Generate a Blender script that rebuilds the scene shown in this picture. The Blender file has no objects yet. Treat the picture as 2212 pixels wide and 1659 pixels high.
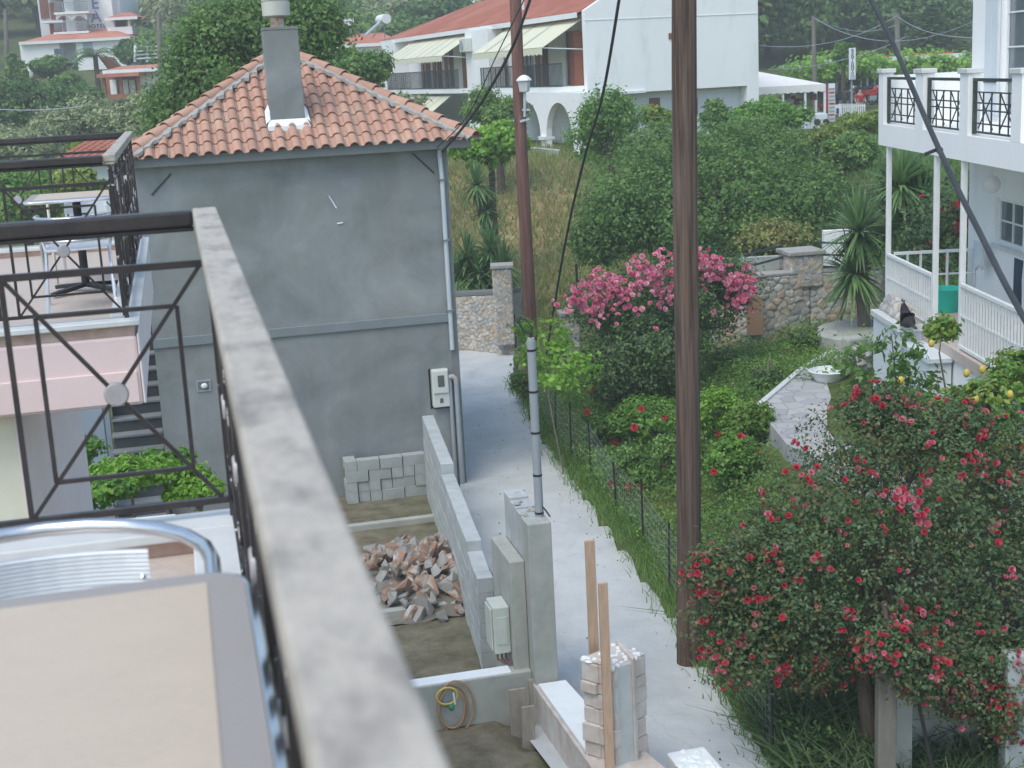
import bpy, bmesh, math, random
import numpy as np
from mathutils import Vector, Matrix
random.seed(7); rng = np.random.default_rng(7)
S = bpy.context.scene; COL = S.collection; PI = math.pi; R = math.radians
# ---------------------------------------------------------------- camera geometry (measured from the photo)
F=3000.; CX,CY=1106.,829.5; PIT=R(12.7); ROLL=.052; CZ=7.3; A=R(13.05)
cp,sp=math.cos(PIT),math.sin(PIT); cr,sr=math.cos(ROLL),math.sin(ROLL)
FW=Vector((0,cp,-sp)); DN=Vector((0,-sp,-cp)); IX=Vector((cr,sr*DN[1],sr*DN[2])); IY=Vector((-sr,cr*DN[1],cr*DN[2]))
def ray(px,py): return FW+(px-CX)/F*IX+(py-CY)/F*IY
def onz(px,py,z):
    r=ray(px,py); t=(z-CZ)/r.z; return Vector((r.x*t,r.y*t,z))
def ond(px,py,d):
    r=ray(px,py); t=d/r.y; return Vector((r.x*t,d,CZ+r.z*t))
def onX(px,py,X):
    r=ray(px,py); t=X/r.x; return Vector((X,r.y*t,CZ+r.z*t))
def tob(p): return Vector((p[0]*math.cos(A)+p[1]*math.sin(A),-p[0]*math.sin(A)+p[1]*math.cos(A),p[2]))
def onv(px,py,v):
    r=ray(px,py); k=-r.x*math.sin(A)+r.y*math.cos(A); t=v/k; return tob((r.x*t,r.y*t,CZ+r.z*t))
def bz(px,py,z): return tob(onz(px,py,z))
ID=Matrix.Identity(4); FB=Matrix.Rotation(A,4,'Z')
# ---------------------------------------------------------------- scene objects
WM={}
def props(o,label=None,cat=None,group=None,kind=None):
    if label: o['label']=label
    if cat: o['category']=cat
    if group: o['group']=group
    if kind: o['kind']=kind
    return o
def thing(name,label,cat,loc=(0,0,0),rz=0,group=None):
    o=bpy.data.objects.new(name,None); COL.objects.link(o); o.empty_display_size=.2
    o.location=loc; o.rotation_euler=(0,0,rz); WM[o.name]=Matrix.Translation(Vector(loc))@Matrix.Rotation(rz,4,'Z')
    return props(o,label,cat,group)
def link(name,me,parent,loc=None):
    o=bpy.data.objects.new(name,me); COL.objects.link(o)
    if parent: o.parent=parent; WM[o.name]=WM[parent.name]
    else:
        o.location=loc; WM[o.name]=Matrix.Translation(Vector(loc))
    return o
class MB:
    def __init__(s,M=ID): s.v=[];s.f=[];s.M=M;s.mi=[]
    def add(s,vs,fs,mi=0):
        o=len(s.v); M=s.M
        s.v+=[tuple(M@Vector(p)) for p in vs]; s.f+=[tuple(o+i for i in f) for f in fs]; s.mi+=[mi]*len(fs); return s
    def box(s,x0,x1,y0,y1,z0,z1,mi=0):
        x0,x1=min(x0,x1),max(x0,x1);y0,y1=min(y0,y1),max(y0,y1);z0,z1=min(z0,z1),max(z0,z1)
        return s.add([(x0,y0,z0),(x1,y0,z0),(x1,y1,z0),(x0,y1,z0),(x0,y0,z1),(x1,y0,z1),(x1,y1,z1),(x0,y1,z1)],
            [(0,3,2,1),(4,5,6,7),(0,1,5,4),(1,2,6,5),(2,3,7,6),(3,0,4,7)],mi)
    def rbox(s,c,sz,rot,mi=0):
        m=Matrix.Translation(Vector(c))@rot; x,y,z=sz[0]/2,sz[1]/2,sz[2]/2
        vs=[m@Vector(p) for p in [(-x,-y,-z),(x,-y,-z),(x,y,-z),(-x,y,-z),(-x,-y,z),(x,-y,z),(x,y,z),(-x,y,z)]]
        return s.add(vs,[(0,3,2,1),(4,5,6,7),(0,1,5,4),(1,2,6,5),(2,3,7,6),(3,0,4,7)],mi)
    def bar(s,p,q,w,h=None,up=(0,0,1)):
        p,q=Vector(p),Vector(q); h=h or w; d=(q-p); L=d.length; d.normalize(); up=Vector(up)
        a=d.cross(up)
        if a.length<.05: a=d.cross(Vector((1,0,0)))
        a.normalize(); b=a.cross(d)
        m=Matrix((a,d,b)).transposed().to_4x4()
        return s.rbox((p+q)/2,(w,L,h),m)
    def prism(s,poly,vec,mi=0):
        n=len(poly); vec=Vector(vec); a=[Vector(p) for p in poly]; b=[p+vec for p in a]
        return s.add(a+b,[tuple(reversed(range(n))),tuple(range(n,2*n))]+[(i,(i+1)%n,n+(i+1)%n,n+i) for i in range(n)],mi)
    def tube(s,pts,r,n=8,cap=True,closed=False,mi=0):
        pts=[Vector(p) for p in pts]; m=len(pts)
        if not hasattr(r,'__len__'): r=[r]*m
        vs=[];fs=[]; ref=None
        for i,p in enumerate(pts):
            if closed: d=pts[(i+1)%m]-pts[i-1]
            else: d=pts[min(i+1,m-1)]-pts[max(i-1,0)]
            d.normalize()
            if ref is None:
                ref=d.cross(Vector((0,0,1)))
                if ref.length<.1: ref=d.cross(Vector((1,0,0)))
            ref=(ref-d*ref.dot(d)).normalized(); b=d.cross(ref)
            for k in range(n):
                a=2*PI*k/n; vs.append(p+(ref*math.cos(a)+b*math.sin(a))*r[i])
        for i in range(m if closed else m-1):
            j=(i+1)%m
            for k in range(n): fs.append((i*n+k,i*n+(k+1)%n,j*n+(k+1)%n,j*n+k))
        if cap and not closed: fs+= [tuple(reversed(range(n))),tuple(range((m-1)*n,m*n))]
        return s.add(vs,fs,mi)
    def lathe(s,c,prof,n=20,mi=0,M=None):
        vs=[];fs=[];c=Vector(c);m=len(prof)
        for r,z in prof:
            for k in range(n):
                p=Vector((r*math.cos(2*PI*k/n),r*math.sin(2*PI*k/n),z)); vs.append(c+(M@p if M else p))
        for i in range(m-1):
            for k in range(n): fs.append((i*n+k,i*n+(k+1)%n,(i+1)*n+(k+1)%n,(i+1)*n+k))
        fs+=[tuple(reversed(range(n))),tuple(range((m-1)*n,m*n))]
        return s.add(vs,fs,mi)
    def sphere(s,c,r,n=10,m=7,mi=0):
        if not hasattr(r,'__len__'): r=(r,r,r)
        vs=[];fs=[]
        for i in range(1,m):
            t=PI*i/m
            for k in range(n): vs.append((c[0]+r[0]*math.sin(t)*math.cos(2*PI*k/n),c[1]+r[1]*math.sin(t)*math.sin(2*PI*k/n),c[2]+r[2]*math.cos(t)))
        T=len(vs); vs+=[(c[0],c[1],c[2]+r[2]),(c[0],c[1],c[2]-r[2])]
        for i in range(m-2):
            for k in range(n): fs.append((i*n+k,(i+1)*n+k,(i+1)*n+(k+1)%n,i*n+(k+1)%n))
        for k in range(n): fs.append((T,k,(k+1)%n)); fs.append((T+1,(m-2)*n+(k+1)%n,(m-2)*n+k))
        return s.add(vs,fs,mi)
    def build(s,name,mats,parent=None,loc=None,smooth=False,bevel=0,fix=True):
        if parent is None and loc is None:
            a=np.array(s.v); loc=(a[:,0].mean(),a[:,1].mean(),a[:,2].min())
        T=WM[parent.name].inverted() if parent else Matrix.Translation(-Vector(loc))
        me=bpy.data.meshes.new(name); me.from_pydata([tuple(T@Vector(p)) for p in s.v],[],s.f)
        if not isinstance(mats,(list,tuple)): mats=[mats]
        for m in mats: me.materials.append(m)
        if len(mats)>1: me.polygons.foreach_set('material_index',s.mi)
        if fix:
            bm=bmesh.new(); bm.from_mesh(me); bmesh.ops.recalc_face_normals(bm,faces=bm.faces); bm.to_mesh(me); bm.free()
        if smooth:
            me.polygons.foreach_set('use_smooth',[True]*len(me.polygons)); me.set_sharp_from_angle(angle=R(40))
        me.update(); o=link(name,me,parent,loc)
        if bevel:
            b=o.modifiers.new('bevel','BEVEL'); b.width=bevel; b.segments=2; b.limit_method='ANGLE'; b.angle_limit=R(40)
        return o
def npmesh(name,V,Fc,mats,parent=None,loc=None,smooth=False,mi=None,col=None):
    V=np.asarray(V,dtype=np.float64)
    if parent is None and loc is None: loc=(V[:,0].mean(),V[:,1].mean(),V[:,2].min())
    T=np.array(WM[parent.name].inverted() if parent else Matrix.Translation(-Vector(loc)))
    V=V@T[:3,:3].T+T[:3,3]
    Fc=np.asarray(Fc,dtype=np.int32); k=Fc.shape[1]; n=len(Fc)
    me=bpy.data.meshes.new(name); me.vertices.add(len(V)); me.vertices.foreach_set('co',V.astype(np.float32).ravel())
    me.loops.add(n*k); me.loops.foreach_set('vertex_index',Fc.ravel())
    me.polygons.add(n); me.polygons.foreach_set('loop_start',np.arange(n,dtype=np.int32)*k)
    if smooth: me.polygons.foreach_set('use_smooth',[True]*n)
    if not isinstance(mats,(list,tuple)): mats=[mats]
    for m in mats: me.materials.append(m)
    if mi is not None: me.polygons.foreach_set('material_index',np.asarray(mi,dtype=np.int32))
    me.update(calc_edges=True)
    if col is not None:
        a=me.color_attributes.new('Col','FLOAT_COLOR','POINT'); c=np.ones((len(V),4),np.float32); c[:,:3]=col; a.data.foreach_set('color',c.ravel())
    return link(name,me,parent,loc)
def copy_tree(o,parent=None,loc=None,rz=None,scale=None,label=None):
    kids=list(o.children); c=o.copy(); COL.objects.link(c); c.parent=parent
    if loc is not None: c.location=loc
    if rz is not None: c.rotation_euler=(0,0,rz)
    if scale is not None: c.scale=(scale,)*3 if not hasattr(scale,'__len__') else scale
    if label: c['label']=label
    for k in kids: copy_tree(k,c)
    return c
# ---------------------------------------------------------------- materials
def newmat(name):
    m=bpy.data.materials.new(name); m.use_nodes=True; nt=m.node_tree; return m,nt,nt.nodes['Principled BSDF']
def ramp(nt,src,stops):
    r=nt.nodes.new('ShaderNodeValToRGB'); e=r.color_ramp.elements
    while len(e)<len(stops): e.new(.5)
    for i,(p,c) in enumerate(stops): e[i].position=p; e[i].color=(*c,1)
    nt.links.new(src,r.inputs[0]); return r.outputs[0]
def mixc(nt,f,a,b,mode='MIX'):
    m=nt.nodes.new('ShaderNodeMix'); m.data_type='RGBA'; m.blend_type=mode
    for i,x in ((0,f),(6,a),(7,b)):
        if isinstance(x,(int,float)): m.inputs[i].default_value=x
        elif isinstance(x,tuple): m.inputs[i].default_value=(*x,1)
        else: nt.links.new(x,m.inputs[i])
    return m.outputs[2]
def noise(nt,co,sc,detail=5,rough=.6,dist=0):
    n=nt.nodes.new('ShaderNodeTexNoise'); n.inputs['Scale'].default_value=sc; n.inputs['Detail'].default_value=detail; n.inputs['Roughness'].default_value=rough; n.inputs['Distortion'].default_value=dist
    nt.links.new(co,n.inputs['Vector']); return n.outputs['Fac']
def coords(nt,kind='Object',stretch=None):
    t=nt.nodes.new('ShaderNodeTexCoord'); o=t.outputs[kind]
    if stretch:
        mp=nt.nodes.new('ShaderNodeMapping'); mp.inputs['Scale'].default_value=stretch; nt.links.new(o,mp.inputs[0]); o=mp.outputs[0]
    return o
def island(nt):
    g=nt.nodes.new('ShaderNodeNewGeometry'); return g.outputs['Random Per Island']
def mat(name,c,c2=None,sc=3,rough=.8,metal=0,bump=0,bsc=30,c3=None,sc3=.6,thr=(.35,.65),thr3=(.45,.7),stretch=None,isl=0,spec=.35,attr=False,bdist=.01):
    m,nt,b=newmat(name); co=coords(nt,'Object',stretch)
    c2=c2 or tuple(x*.85 for x in c)
    out=ramp(nt,noise(nt,co,sc),[(thr[0],c),(thr[1],c2)])
    if c3: out=mixc(nt,ramp(nt,noise(nt,co,sc3,6,.65),[(thr3[0],(0,0,0)),(thr3[1],(1,1,1))]),out,c3)
    if attr:
        a=nt.nodes.new('ShaderNodeVertexColor'); a.layer_name='Col'; out=mixc(nt,1.,out,a.outputs[0],'MULTIPLY')
    if isl:
        mr=nt.nodes.new('ShaderNodeMapRange'); mr.inputs[3].default_value=1-isl; mr.inputs[4].default_value=1+isl; nt.links.new(island(nt),mr.inputs[0])
        h=nt.nodes.new('ShaderNodeHueSaturation'); nt.links.new(mr.outputs[0],h.inputs['Value']); nt.links.new(out,h.inputs['Color']); out=h.outputs[0]
    nt.links.new(out,b.inputs['Base Color']); b.inputs['Roughness'].default_value=rough; b.inputs['Metallic'].default_value=metal; b.inputs['Specular IOR Level'].default_value=spec
    if bump:
        bp=nt.nodes.new('ShaderNodeBump'); bp.inputs['Strength'].default_value=bump; bp.inputs['Distance'].default_value=bdist
        nt.links.new(noise(nt,co,bsc,6,.65),bp.inputs['Height']); nt.links.new(bp.outputs[0],b.inputs['Normal'])
    return m
def leafmat(name,a,b_,c,trans=.25,rough=.5,ns=.7,spec=.4):
    m,nt,b=newmat(name); co=coords(nt)
    out=ramp(nt,island(nt),[(0,a),(.55,b_),(1,c)])
    out=mixc(nt,ramp(nt,noise(nt,co,ns,3),[(.35,(0,0,0)),(.68,(1,1,1))]),out,mixc(nt,.5,out,c))
    nt.links.new(out,b.inputs['Base Color']); b.inputs['Roughness'].default_value=rough; b.inputs['Specular IOR Level'].default_value=spec
    t=nt.nodes.new('ShaderNodeBsdfTranslucent'); nt.links.new(out,t.inputs[0]); mx=nt.nodes.new('ShaderNodeMixShader'); mx.inputs[0].default_value=trans
    nt.links.new(b.outputs[0],mx.inputs[1]); nt.links.new(t.outputs[0],mx.inputs[2]); nt.links.new(mx.outputs[0],nt.nodes['Material Output'].inputs[0])
    return m
M={}
M['white']=mat('white_render',(.85,.865,.86),(.81,.825,.82),sc=.5,rough=.85,bump=.25,bsc=30,c3=(.64,.65,.62),sc3=1.3,thr3=(.55,.85),stretch=(1,1,.3))
M['whitepaint']=mat('white_paint',(.78,.8,.8),(.70,.73,.74),sc=5,rough=.5)
M['cream']=mat('cream_render',(.80,.76,.62),sc=2)
M['pink']=mat('pink_render',(.80,.63,.61),(.76,.58,.56),sc=1.5,rough=.85,bump=.15,bsc=60)
M['palepink']=mat('pale_pink_render',(.80,.72,.72),(.76,.68,.68),sc=1.5)
M['coping']=mat('white_marble',(.66,.67,.66),(.58,.60,.60),sc=6,rough=.4)
M['tilewall']=mat('terracotta_marble_tile',(.42,.27,.22),(.55,.42,.36),sc=7,rough=.45)
M['floortile']=mat('balcony_floor_tile',(.55,.47,.41),(.48,.41,.36),sc=25,rough=.6)
M['blackmetal']=mat('black_iron_paint',(.020,.018,.020),(.040,.032,.034),sc=14,rough=.35,spec=.5,bump=.3,bsc=90,bdist=.003)
M['peel']=mat('peeling_iron_paint',(.03,.028,.03),(.04,.03,.03),sc=10,rough=.5,c3=(.62,.58,.55),sc3=9,thr3=(.60,.63))
M['dusty']=mat('weathered_handrail_paint',(.49,.445,.38),(.41,.375,.325),sc=60,rough=.65,c3=(.24,.22,.195),sc3=13,thr3=(.47,.68),stretch=(1,.45,1),bump=.3,bsc=120,bdist=.003)
M['railbeige']=mat('beige_rail_paint',(.50,.44,.38),(.42,.36,.30),sc=20,rough=.5)
M['disc']=mat('aluminium_disc',(.45,.44,.45),(.38,.36,.37),sc=20,rough=.45,metal=.3)
M['table']=mat('beige_table_laminate',(.53,.455,.37),(.49,.42,.345),sc=60,rough=.8,spec=.15,stretch=(1,2,1),c3=(.54,.465,.375),sc3=5)
M['tableedge']=mat('grey_table_border',(.34,.325,.31),(.32,.30,.29),sc=90,rough=.6,spec=.2,stretch=(1,8,1))
M['chrome']=mat('polished_aluminium',(.75,.74,.74),(.68,.67,.68),sc=9,rough=.22,metal=1)
M['alu']=mat('ribbed_aluminium',(.72,.76,.80),(.66,.70,.74),sc=6,rough=.4,metal=.6)
M['black']=mat('black_plastic',(.02,.02,.022),(.03,.03,.03),rough=.5)
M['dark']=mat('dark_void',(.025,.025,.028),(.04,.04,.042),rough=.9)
M['greywall0']=mat('grey_cement_render',(.235,.265,.275),(.19,.22,.225),sc=1.1,rough=.9,c3=(.30,.325,.33),sc3=.6,thr3=(.40,.75),bump=.25,bsc=25,thr=(.3,.7))
def wallmat():
    m,nt,b=newmat('mottled_cement_render'); co=coords(nt); c2=coords(nt,'Object',(2.2,2.2,.28))
    o=ramp(nt,noise(nt,co,.75,6,.62,.6),[(.28,(.155,.175,.175)),(.5,(.24,.26,.262)),(.74,(.35,.37,.37))])
    o=mixc(nt,ramp(nt,noise(nt,c2,1.6,5,.6),[(.42,(0,0,0)),(.8,(.5,.5,.5))]),o,(.27,.30,.31))
    o=mixc(nt,ramp(nt,noise(nt,co,.42,4,.6),[(.48,(0,0,0)),(.7,(.6,.6,.6))]),o,(.165,.17,.135))
    o=mixc(nt,ramp(nt,noise(nt,co,9,7,.75),[(.3,(.10,.10,.10)),(.7,(0,0,0))]),o,(.12,.13,.13))
    nt.links.new(o,b.inputs['Base Color']); b.inputs['Roughness'].default_value=.9
    bp=nt.nodes.new('ShaderNodeBump'); bp.inputs['Strength'].default_value=.35; bp.inputs['Distance'].default_value=.015; nt.links.new(noise(nt,co,7,7,.7,1.),bp.inputs['Height']); nt.links.new(bp.outputs[0],b.inputs['Normal']); return m
M['greywall']=wallmat()
def lanemat():
    m,nt,b=newmat('worn_lane_concrete'); co=coords(nt)
    o=ramp(nt,noise(nt,co,.8,8,.68,.4),[(.28,(.40,.425,.43)),(.5,(.52,.545,.55)),(.74,(.63,.65,.65))])
    o=mixc(nt,ramp(nt,noise(nt,co,.33,5,.6,.8),[(.5,(0,0,0)),(.68,(.55,.55,.55))]),o,(.47,.48,.47))
    o=mixc(nt,ramp(nt,noise(nt,co,22,6,.8),[(.28,(.5,.5,.5)),(.42,(0,0,0))]),o,(.30,.30,.29))
    v=nt.nodes.new('ShaderNodeTexVoronoi'); v.feature='DISTANCE_TO_EDGE'; v.inputs['Scale'].default_value=.33
    ad=nt.nodes.new('ShaderNodeVectorMath'); ad.operation='MULTIPLY_ADD'; nn=nt.nodes.new('ShaderNodeTexNoise'); nn.inputs['Scale'].default_value=1.7; nn.inputs['Detail'].default_value=6; nt.links.new(co,nn.inputs['Vector']); nt.links.new(nn.outputs['Color'],ad.inputs[0]); ad.inputs[1].default_value=(.5,.5,.5); nt.links.new(co,ad.inputs[2]); nt.links.new(ad.outputs[0],v.inputs['Vector'])
    o=mixc(nt,ramp(nt,v.outputs['Distance'],[(0,(.35,.35,.35)),(.004,(0,0,0))]),o,(.34,.34,.33))
    nt.links.new(o,b.inputs['Base Color']); b.inputs['Roughness'].default_value=.95
    bp=nt.nodes.new('ShaderNodeBump'); bp.inputs['Strength'].default_value=.6; bp.inputs['Distance'].default_value=.02; nt.links.new(noise(nt,co,12,8,.75),bp.inputs['Height']); nt.links.new(bp.outputs[0],b.inputs['Normal']); return m
M['conc']=lanemat()
M['coursem']=mat('lighter_cement_band',(.215,.245,.26),(.19,.22,.23),sc=3,rough=.9,bump=.3,bsc=20)
M['greytrim']=mat('grey_cement_trim',(.20,.215,.215),(.17,.185,.185),sc=2,rough=.9)
M['fascia']=mat('grey_painted_fascia',(.17,.19,.19),(.15,.165,.165),sc=2,rough=.8)
M['tile']=mat('terracotta_roof_tile',(.47,.275,.20),(.43,.245,.18),sc=7,rough=.85,isl=.12,c3=(.48,.34,.25),sc3=2.2,thr3=(.5,.75),bump=.2,bsc=60)
M['mortar']=mat('ridge_mortar',(.40,.39,.36),(.31,.30,.28),sc=12,rough=.95,bump=.5,bsc=25)
M['conc0']=mat('lane_concrete',(.53,.555,.55),(.40,.425,.425),sc=1.1,rough=.92,c3=(.62,.635,.62),sc3=.45,thr=(.3,.75),bump=.5,bsc=14,bdist=.02)
M['block']=mat('cement_block',(.40,.43,.42),(.33,.355,.35),sc=6,rough=.92,bump=.5,bsc=60,isl=.06)
M['mossy']=mat('mossy_old_post',(.20,.19,.16),(.14,.135,.115),sc=4,rough=.95,stretch=(3,3,.6),bump=.4,bsc=20)
M['niche']=mat('weathered_niche_tile',(.30,.22,.16),(.36,.20,.12),sc=4,rough=.9)
M['blockb']=mat('brown_cement_block',(.33,.30,.27),(.28,.26,.24),sc=6,rough=.92,bump=.5,bsc=60)
M['blockw']=mat('whitish_cement_block',(.46,.49,.49),(.37,.40,.40),sc=4,rough=.92,bump=.5,bsc=50,isl=.05)
M['pillarc']=mat('cast_concrete',(.40,.42,.38),(.32,.34,.31),sc=3,rough=.9,c3=(.46,.46,.42),sc3=2,bump=.4,bsc=40)
M['chunk']=mat('broken_brick',(.27,.165,.115),(.32,.225,.17),sc=9,rough=.95,isl=.3,c3=(.40,.39,.36),sc3=5,thr3=(.5,.6))
M['chunkg']=mat('broken_concrete',(.34,.33,.31),(.26,.26,.25),sc=7,rough=.95,isl=.25)
M['brickpier']=mat('pink_brick',(.50,.42,.37),(.58,.52,.47),sc=5,rough=.92,c3=(.64,.64,.61),sc3=3,bump=.6,bsc=30)
M['wood']=mat('raw_pine',(.52,.36,.25),(.42,.29,.20),sc=8,rough=.75,stretch=(6,6,.6))
M['oldwood']=mat('old_board',(.36,.32,.27),(.27,.24,.20),sc=6,rough=.85,stretch=(6,6,.7))
M['pole']=mat('creosoted_pole_wood',(.155,.10,.073),(.055,.037,.03),sc=4,rough=.9,stretch=(6,6,.22),c3=(.19,.145,.12),sc3=1.6,thr3=(.45,.75),bump=.7,bsc=9,bdist=.02,thr=(.38,.6))
M['polered']=mat('reddish_pole_wood',(.20,.095,.07),(.13,.06,.05),sc=5,rough=.85,stretch=(9,9,.35),c3=(.27,.17,.14),sc3=2,thr3=(.45,.8),bump=.6,bsc=9,bdist=.02)
M['polegrey']=mat('grey_pole_wood',(.22,.20,.17),(.16,.14,.12),sc=3,stretch=(6,6,.4))
M['pvc']=mat('grey_pvc_pipe',(.34,.37,.40),(.30,.33,.36),sc=3,rough=.4)
M['pvcl']=mat('pale_pvc_pipe',(.50,.57,.60),(.45,.52,.55),sc=3,rough=.45)
M['pvcp']=mat('pinkish_pvc_pipe',(.42,.38,.38),(.36,.34,.34),sc=3,rough=.5)
M['cable']=mat('black_cable',(.03,.035,.04),(.045,.05,.055),rough=.55)
M['meter']=mat('meter_box_plastic',(.62,.64,.60),(.57,.59,.55),sc=4,rough=.5)
M['mglass']=mat('meter_window',(.08,.09,.09),(.14,.15,.15),sc=30,rough=.2)
M['boxgreen']=mat('pale_green_box',(.56,.60,.54),(.50,.54,.48),sc=4,rough=.55)
M['rust']=mat('rusty_flue',(.55,.50,.42),(.33,.19,.11),sc=6,rough=.7,thr=(.45,.6))
M['flue']=mat('cowl_metal',(.55,.55,.50),(.48,.48,.44),sc=4,rough=.5)
M['stair']=mat('stair_concrete',(.24,.26,.27),(.20,.22,.23),sc=3,rough=.9)
M['tread']=mat('dark_slate_tread',(.055,.065,.07),(.075,.085,.09),sc=5,rough=.6)
M['bluewall']=mat('pale_blue_render',(.30,.35,.42),(.27,.32,.38),sc=2)
M['reddoor']=mat('dark_red_wood_door',(.13,.05,.04),(.09,.035,.03),sc=5,rough=.55)
M['brown']=mat('brown_wood',(.22,.08,.045),(.16,.06,.035),sc=4,rough=.6,isl=.15)
M['orangewood']=mat('orange_varnished_wood',(.36,.13,.07),(.26,.09,.05),sc=4,rough=.6)
M['rooffar']=mat('distant_red_tile',(.50,.19,.13),(.42,.15,.10),sc=1.2,rough=.85,c3=(.55,.26,.18),sc3=.4)
M['glass']=mat('window_glass',(.10,.13,.15),(.14,.17,.20),sc=2,rough=.1,spec=.6)
M['awning']=mat('cream_awning_canvas',(.66,.66,.50),(.62,.62,.47),sc=2,rough=.9)
M['awnstripe']=mat('awning_stripe',(.46,.47,.40),(.44,.45,.38),sc=2,rough=.9)
M['canvas']=mat('white_canvas',(.80,.79,.76),(.76,.75,.72),sc=2,rough=.9)
M['darkgreen']=mat('dark_green_iron',(.03,.045,.045),(.045,.06,.06),sc=6,rough=.5)
M['bluewhite']=mat('bluish_white_render',(.62,.67,.70),(.58,.63,.66),sc=1.5)
M['red']=mat('red_cloth',(.42,.02,.03),(.35,.02,.03),rough=.85)
M['redpaint']=mat('red_paint',(.5,.03,.03),(.4,.02,.02),rough=.35)
M['skin']=mat('skin',(.45,.27,.20),(.42,.25,.18),rough=.6)
M['jean']=mat('dark_trousers',(.05,.06,.10),(.06,.07,.12),rough=.9)
M['hair']=mat('dark_hair',(.02,.015,.012),(.03,.02,.015),rough=.6)
M['catfur']=mat('black_cat_fur',(.025,.025,.03),(.04,.04,.045),sc=30,rough=.9)
M['teal']=mat('turquoise_plastic',(.02,.55,.42),(.02,.50,.38),rough=.4)
M['green']=mat('green_plastic',(.03,.25,.14),(.03,.2,.12),rough=.4)
M['yellow']=mat('yellow_plastic',(.60,.50,.10),(.55,.44,.1),rough=.5)
M['hose']=mat('faded_orange_hose',(.42,.27,.15),(.38,.25,.15),rough=.6)
M['navy']=mat('navy_cloth',(.03,.05,.08),(.04,.06,.09),rough=.9)
M['foam']=mat('white_polystyrene',(.80,.84,.85),(.76,.80,.81),sc=8,rough=.8,bump=.3,bsc=60)
M['signw']=mat('white_sign_panel',(.75,.77,.80),(.73,.75,.78),rough=.4)
M['signb']=mat('navy_sign_letters',(.03,.04,.12),(.03,.04,.12),rough=.5)
M['letter']=mat('blue_wall_letters',(.18,.22,.42),(.18,.22,.42),rough=.6)
M['signg']=mat('pale_blue_sign_patch',(.35,.42,.52),(.45,.52,.60),sc=12,rough=.5)
M['dirt']=mat('site_soil',(.22,.205,.18),(.16,.145,.125),sc=5,rough=.98,c3=(.08,.10,.05),sc3=1.5,bump=.6,bsc=12,bdist=.03)
M['flag']=None
# paving: irregular slabs
def paving():
    m,nt,b=newmat('pale_flagstone_paving'); co=coords(nt)
    v=nt.nodes.new('ShaderNodeTexVoronoi'); v.feature='DISTANCE_TO_EDGE'; v.inputs['Scale'].default_value=3.2; nt.links.new(co,v.inputs['Vector'])
    v2=nt.nodes.new('ShaderNodeTexVoronoi'); v2.inputs['Scale'].default_value=3.2; nt.links.new(co,v2.inputs['Vector'])
    bw=nt.nodes.new('ShaderNodeRGBToBW'); nt.links.new(v2.outputs['Color'],bw.inputs[0])
    c=ramp(nt,bw.outputs[0],[(.2,(.34,.35,.36)),(.8,(.46,.45,.43))]); c=mixc(nt,ramp(nt,v.outputs['Distance'],[(.0,(1,1,1)),(.05,(0,0,0))]),c,(.24,.25,.26))
    nt.links.new(c,b.inputs['Base Color']); b.inputs['Roughness'].default_value=.85
    return m
M['flag']=paving()
def groundmat():
    m,nt,b=newmat('mixed_ground_cover'); co=coords(nt); a=nt.nodes.new('ShaderNodeVertexColor'); a.layer_name='Col'
    o=mixc(nt,1.,a.outputs[0],ramp(nt,noise(nt,co,2.5,8,.7),[(.3,(.55,.5,.45)),(.7,(1.35,1.35,1.3))]),'MULTIPLY')
    o=mixc(nt,1.,o,ramp(nt,noise(nt,co,.25,4,.6),[(.3,(.75,.85,.7)),(.7,(1.2,1.1,1.0))]),'MULTIPLY')
    nt.links.new(o,b.inputs['Base Color']); b.inputs['Roughness'].default_value=.95; b.inputs['Specular IOR Level'].default_value=.1
    bp=nt.nodes.new('ShaderNodeBump'); bp.inputs['Strength'].default_value=.8; bp.inputs['Distance'].default_value=.05; nt.links.new(noise(nt,co,9,8,.7),bp.inputs['Height']); nt.links.new(bp.outputs[0],b.inputs['Normal'])
    return m
M['ground']=groundmat()
L_={}
WARM=(1.13,1.19,.86)
def _w(c): return tuple(min(1,a*b) for a,b in zip(c,WARM))
_lm=leafmat
def leafmat(n,a,b,c,*r,**k): return _lm(n,a,b,c,*r,**k) if 'petal' in n else _lm(n,_w(a),_w(b),_w(c),*r,**k)
L_['walnut']=leafmat('walnut_leaf',(.07,.135,.05),(.115,.20,.07),(.19,.30,.11),.42)
L_['olive']=leafmat('olive_leaf',(.17,.20,.13),(.25,.29,.195),(.36,.40,.29),.3,.6)
L_['citrus']=leafmat('citrus_leaf',(.07,.16,.04),(.125,.26,.06),(.21,.37,.10),.42,.4)
L_['lime']=leafmat('lime_leaf',(.12,.25,.04),(.20,.37,.06),(.31,.50,.11),.45)
L_['fig']=leafmat('fig_leaf',(.065,.13,.05),(.105,.20,.07),(.18,.30,.10),.42)
L_['dark']=leafmat('dark_evergreen_leaf',(.055,.11,.05),(.085,.155,.065),(.13,.22,.09),.35)
L_['rose']=leafmat('rose_leaf',(.045,.085,.05),(.075,.135,.075),(.15,.215,.125),.38,.5)
L_['yucca']=leafmat('yucca_blade',(.065,.13,.065),(.11,.21,.10),(.20,.31,.16),.3,.5)
L_['bronze']=leafmat('bronze_young_leaf',(.09,.055,.03),(.10,.10,.045),(.16,.13,.06),.3,.5)
L_['grass']=leafmat('lawn_grass',(.09,.18,.04),(.13,.24,.05),(.21,.31,.08),.4)
L_['dry']=leafmat('dry_field_grass',(.22,.21,.10),(.33,.29,.15),(.18,.24,.09),.35,.8)
L_['yellowish']=leafmat('yellow_green_leaf',(.13,.20,.05),(.21,.30,.07),(.34,.40,.11),.4)
L_['mid']=leafmat('shrub_leaf',(.08,.155,.055),(.13,.24,.08),(.22,.34,.12),.42)
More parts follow.
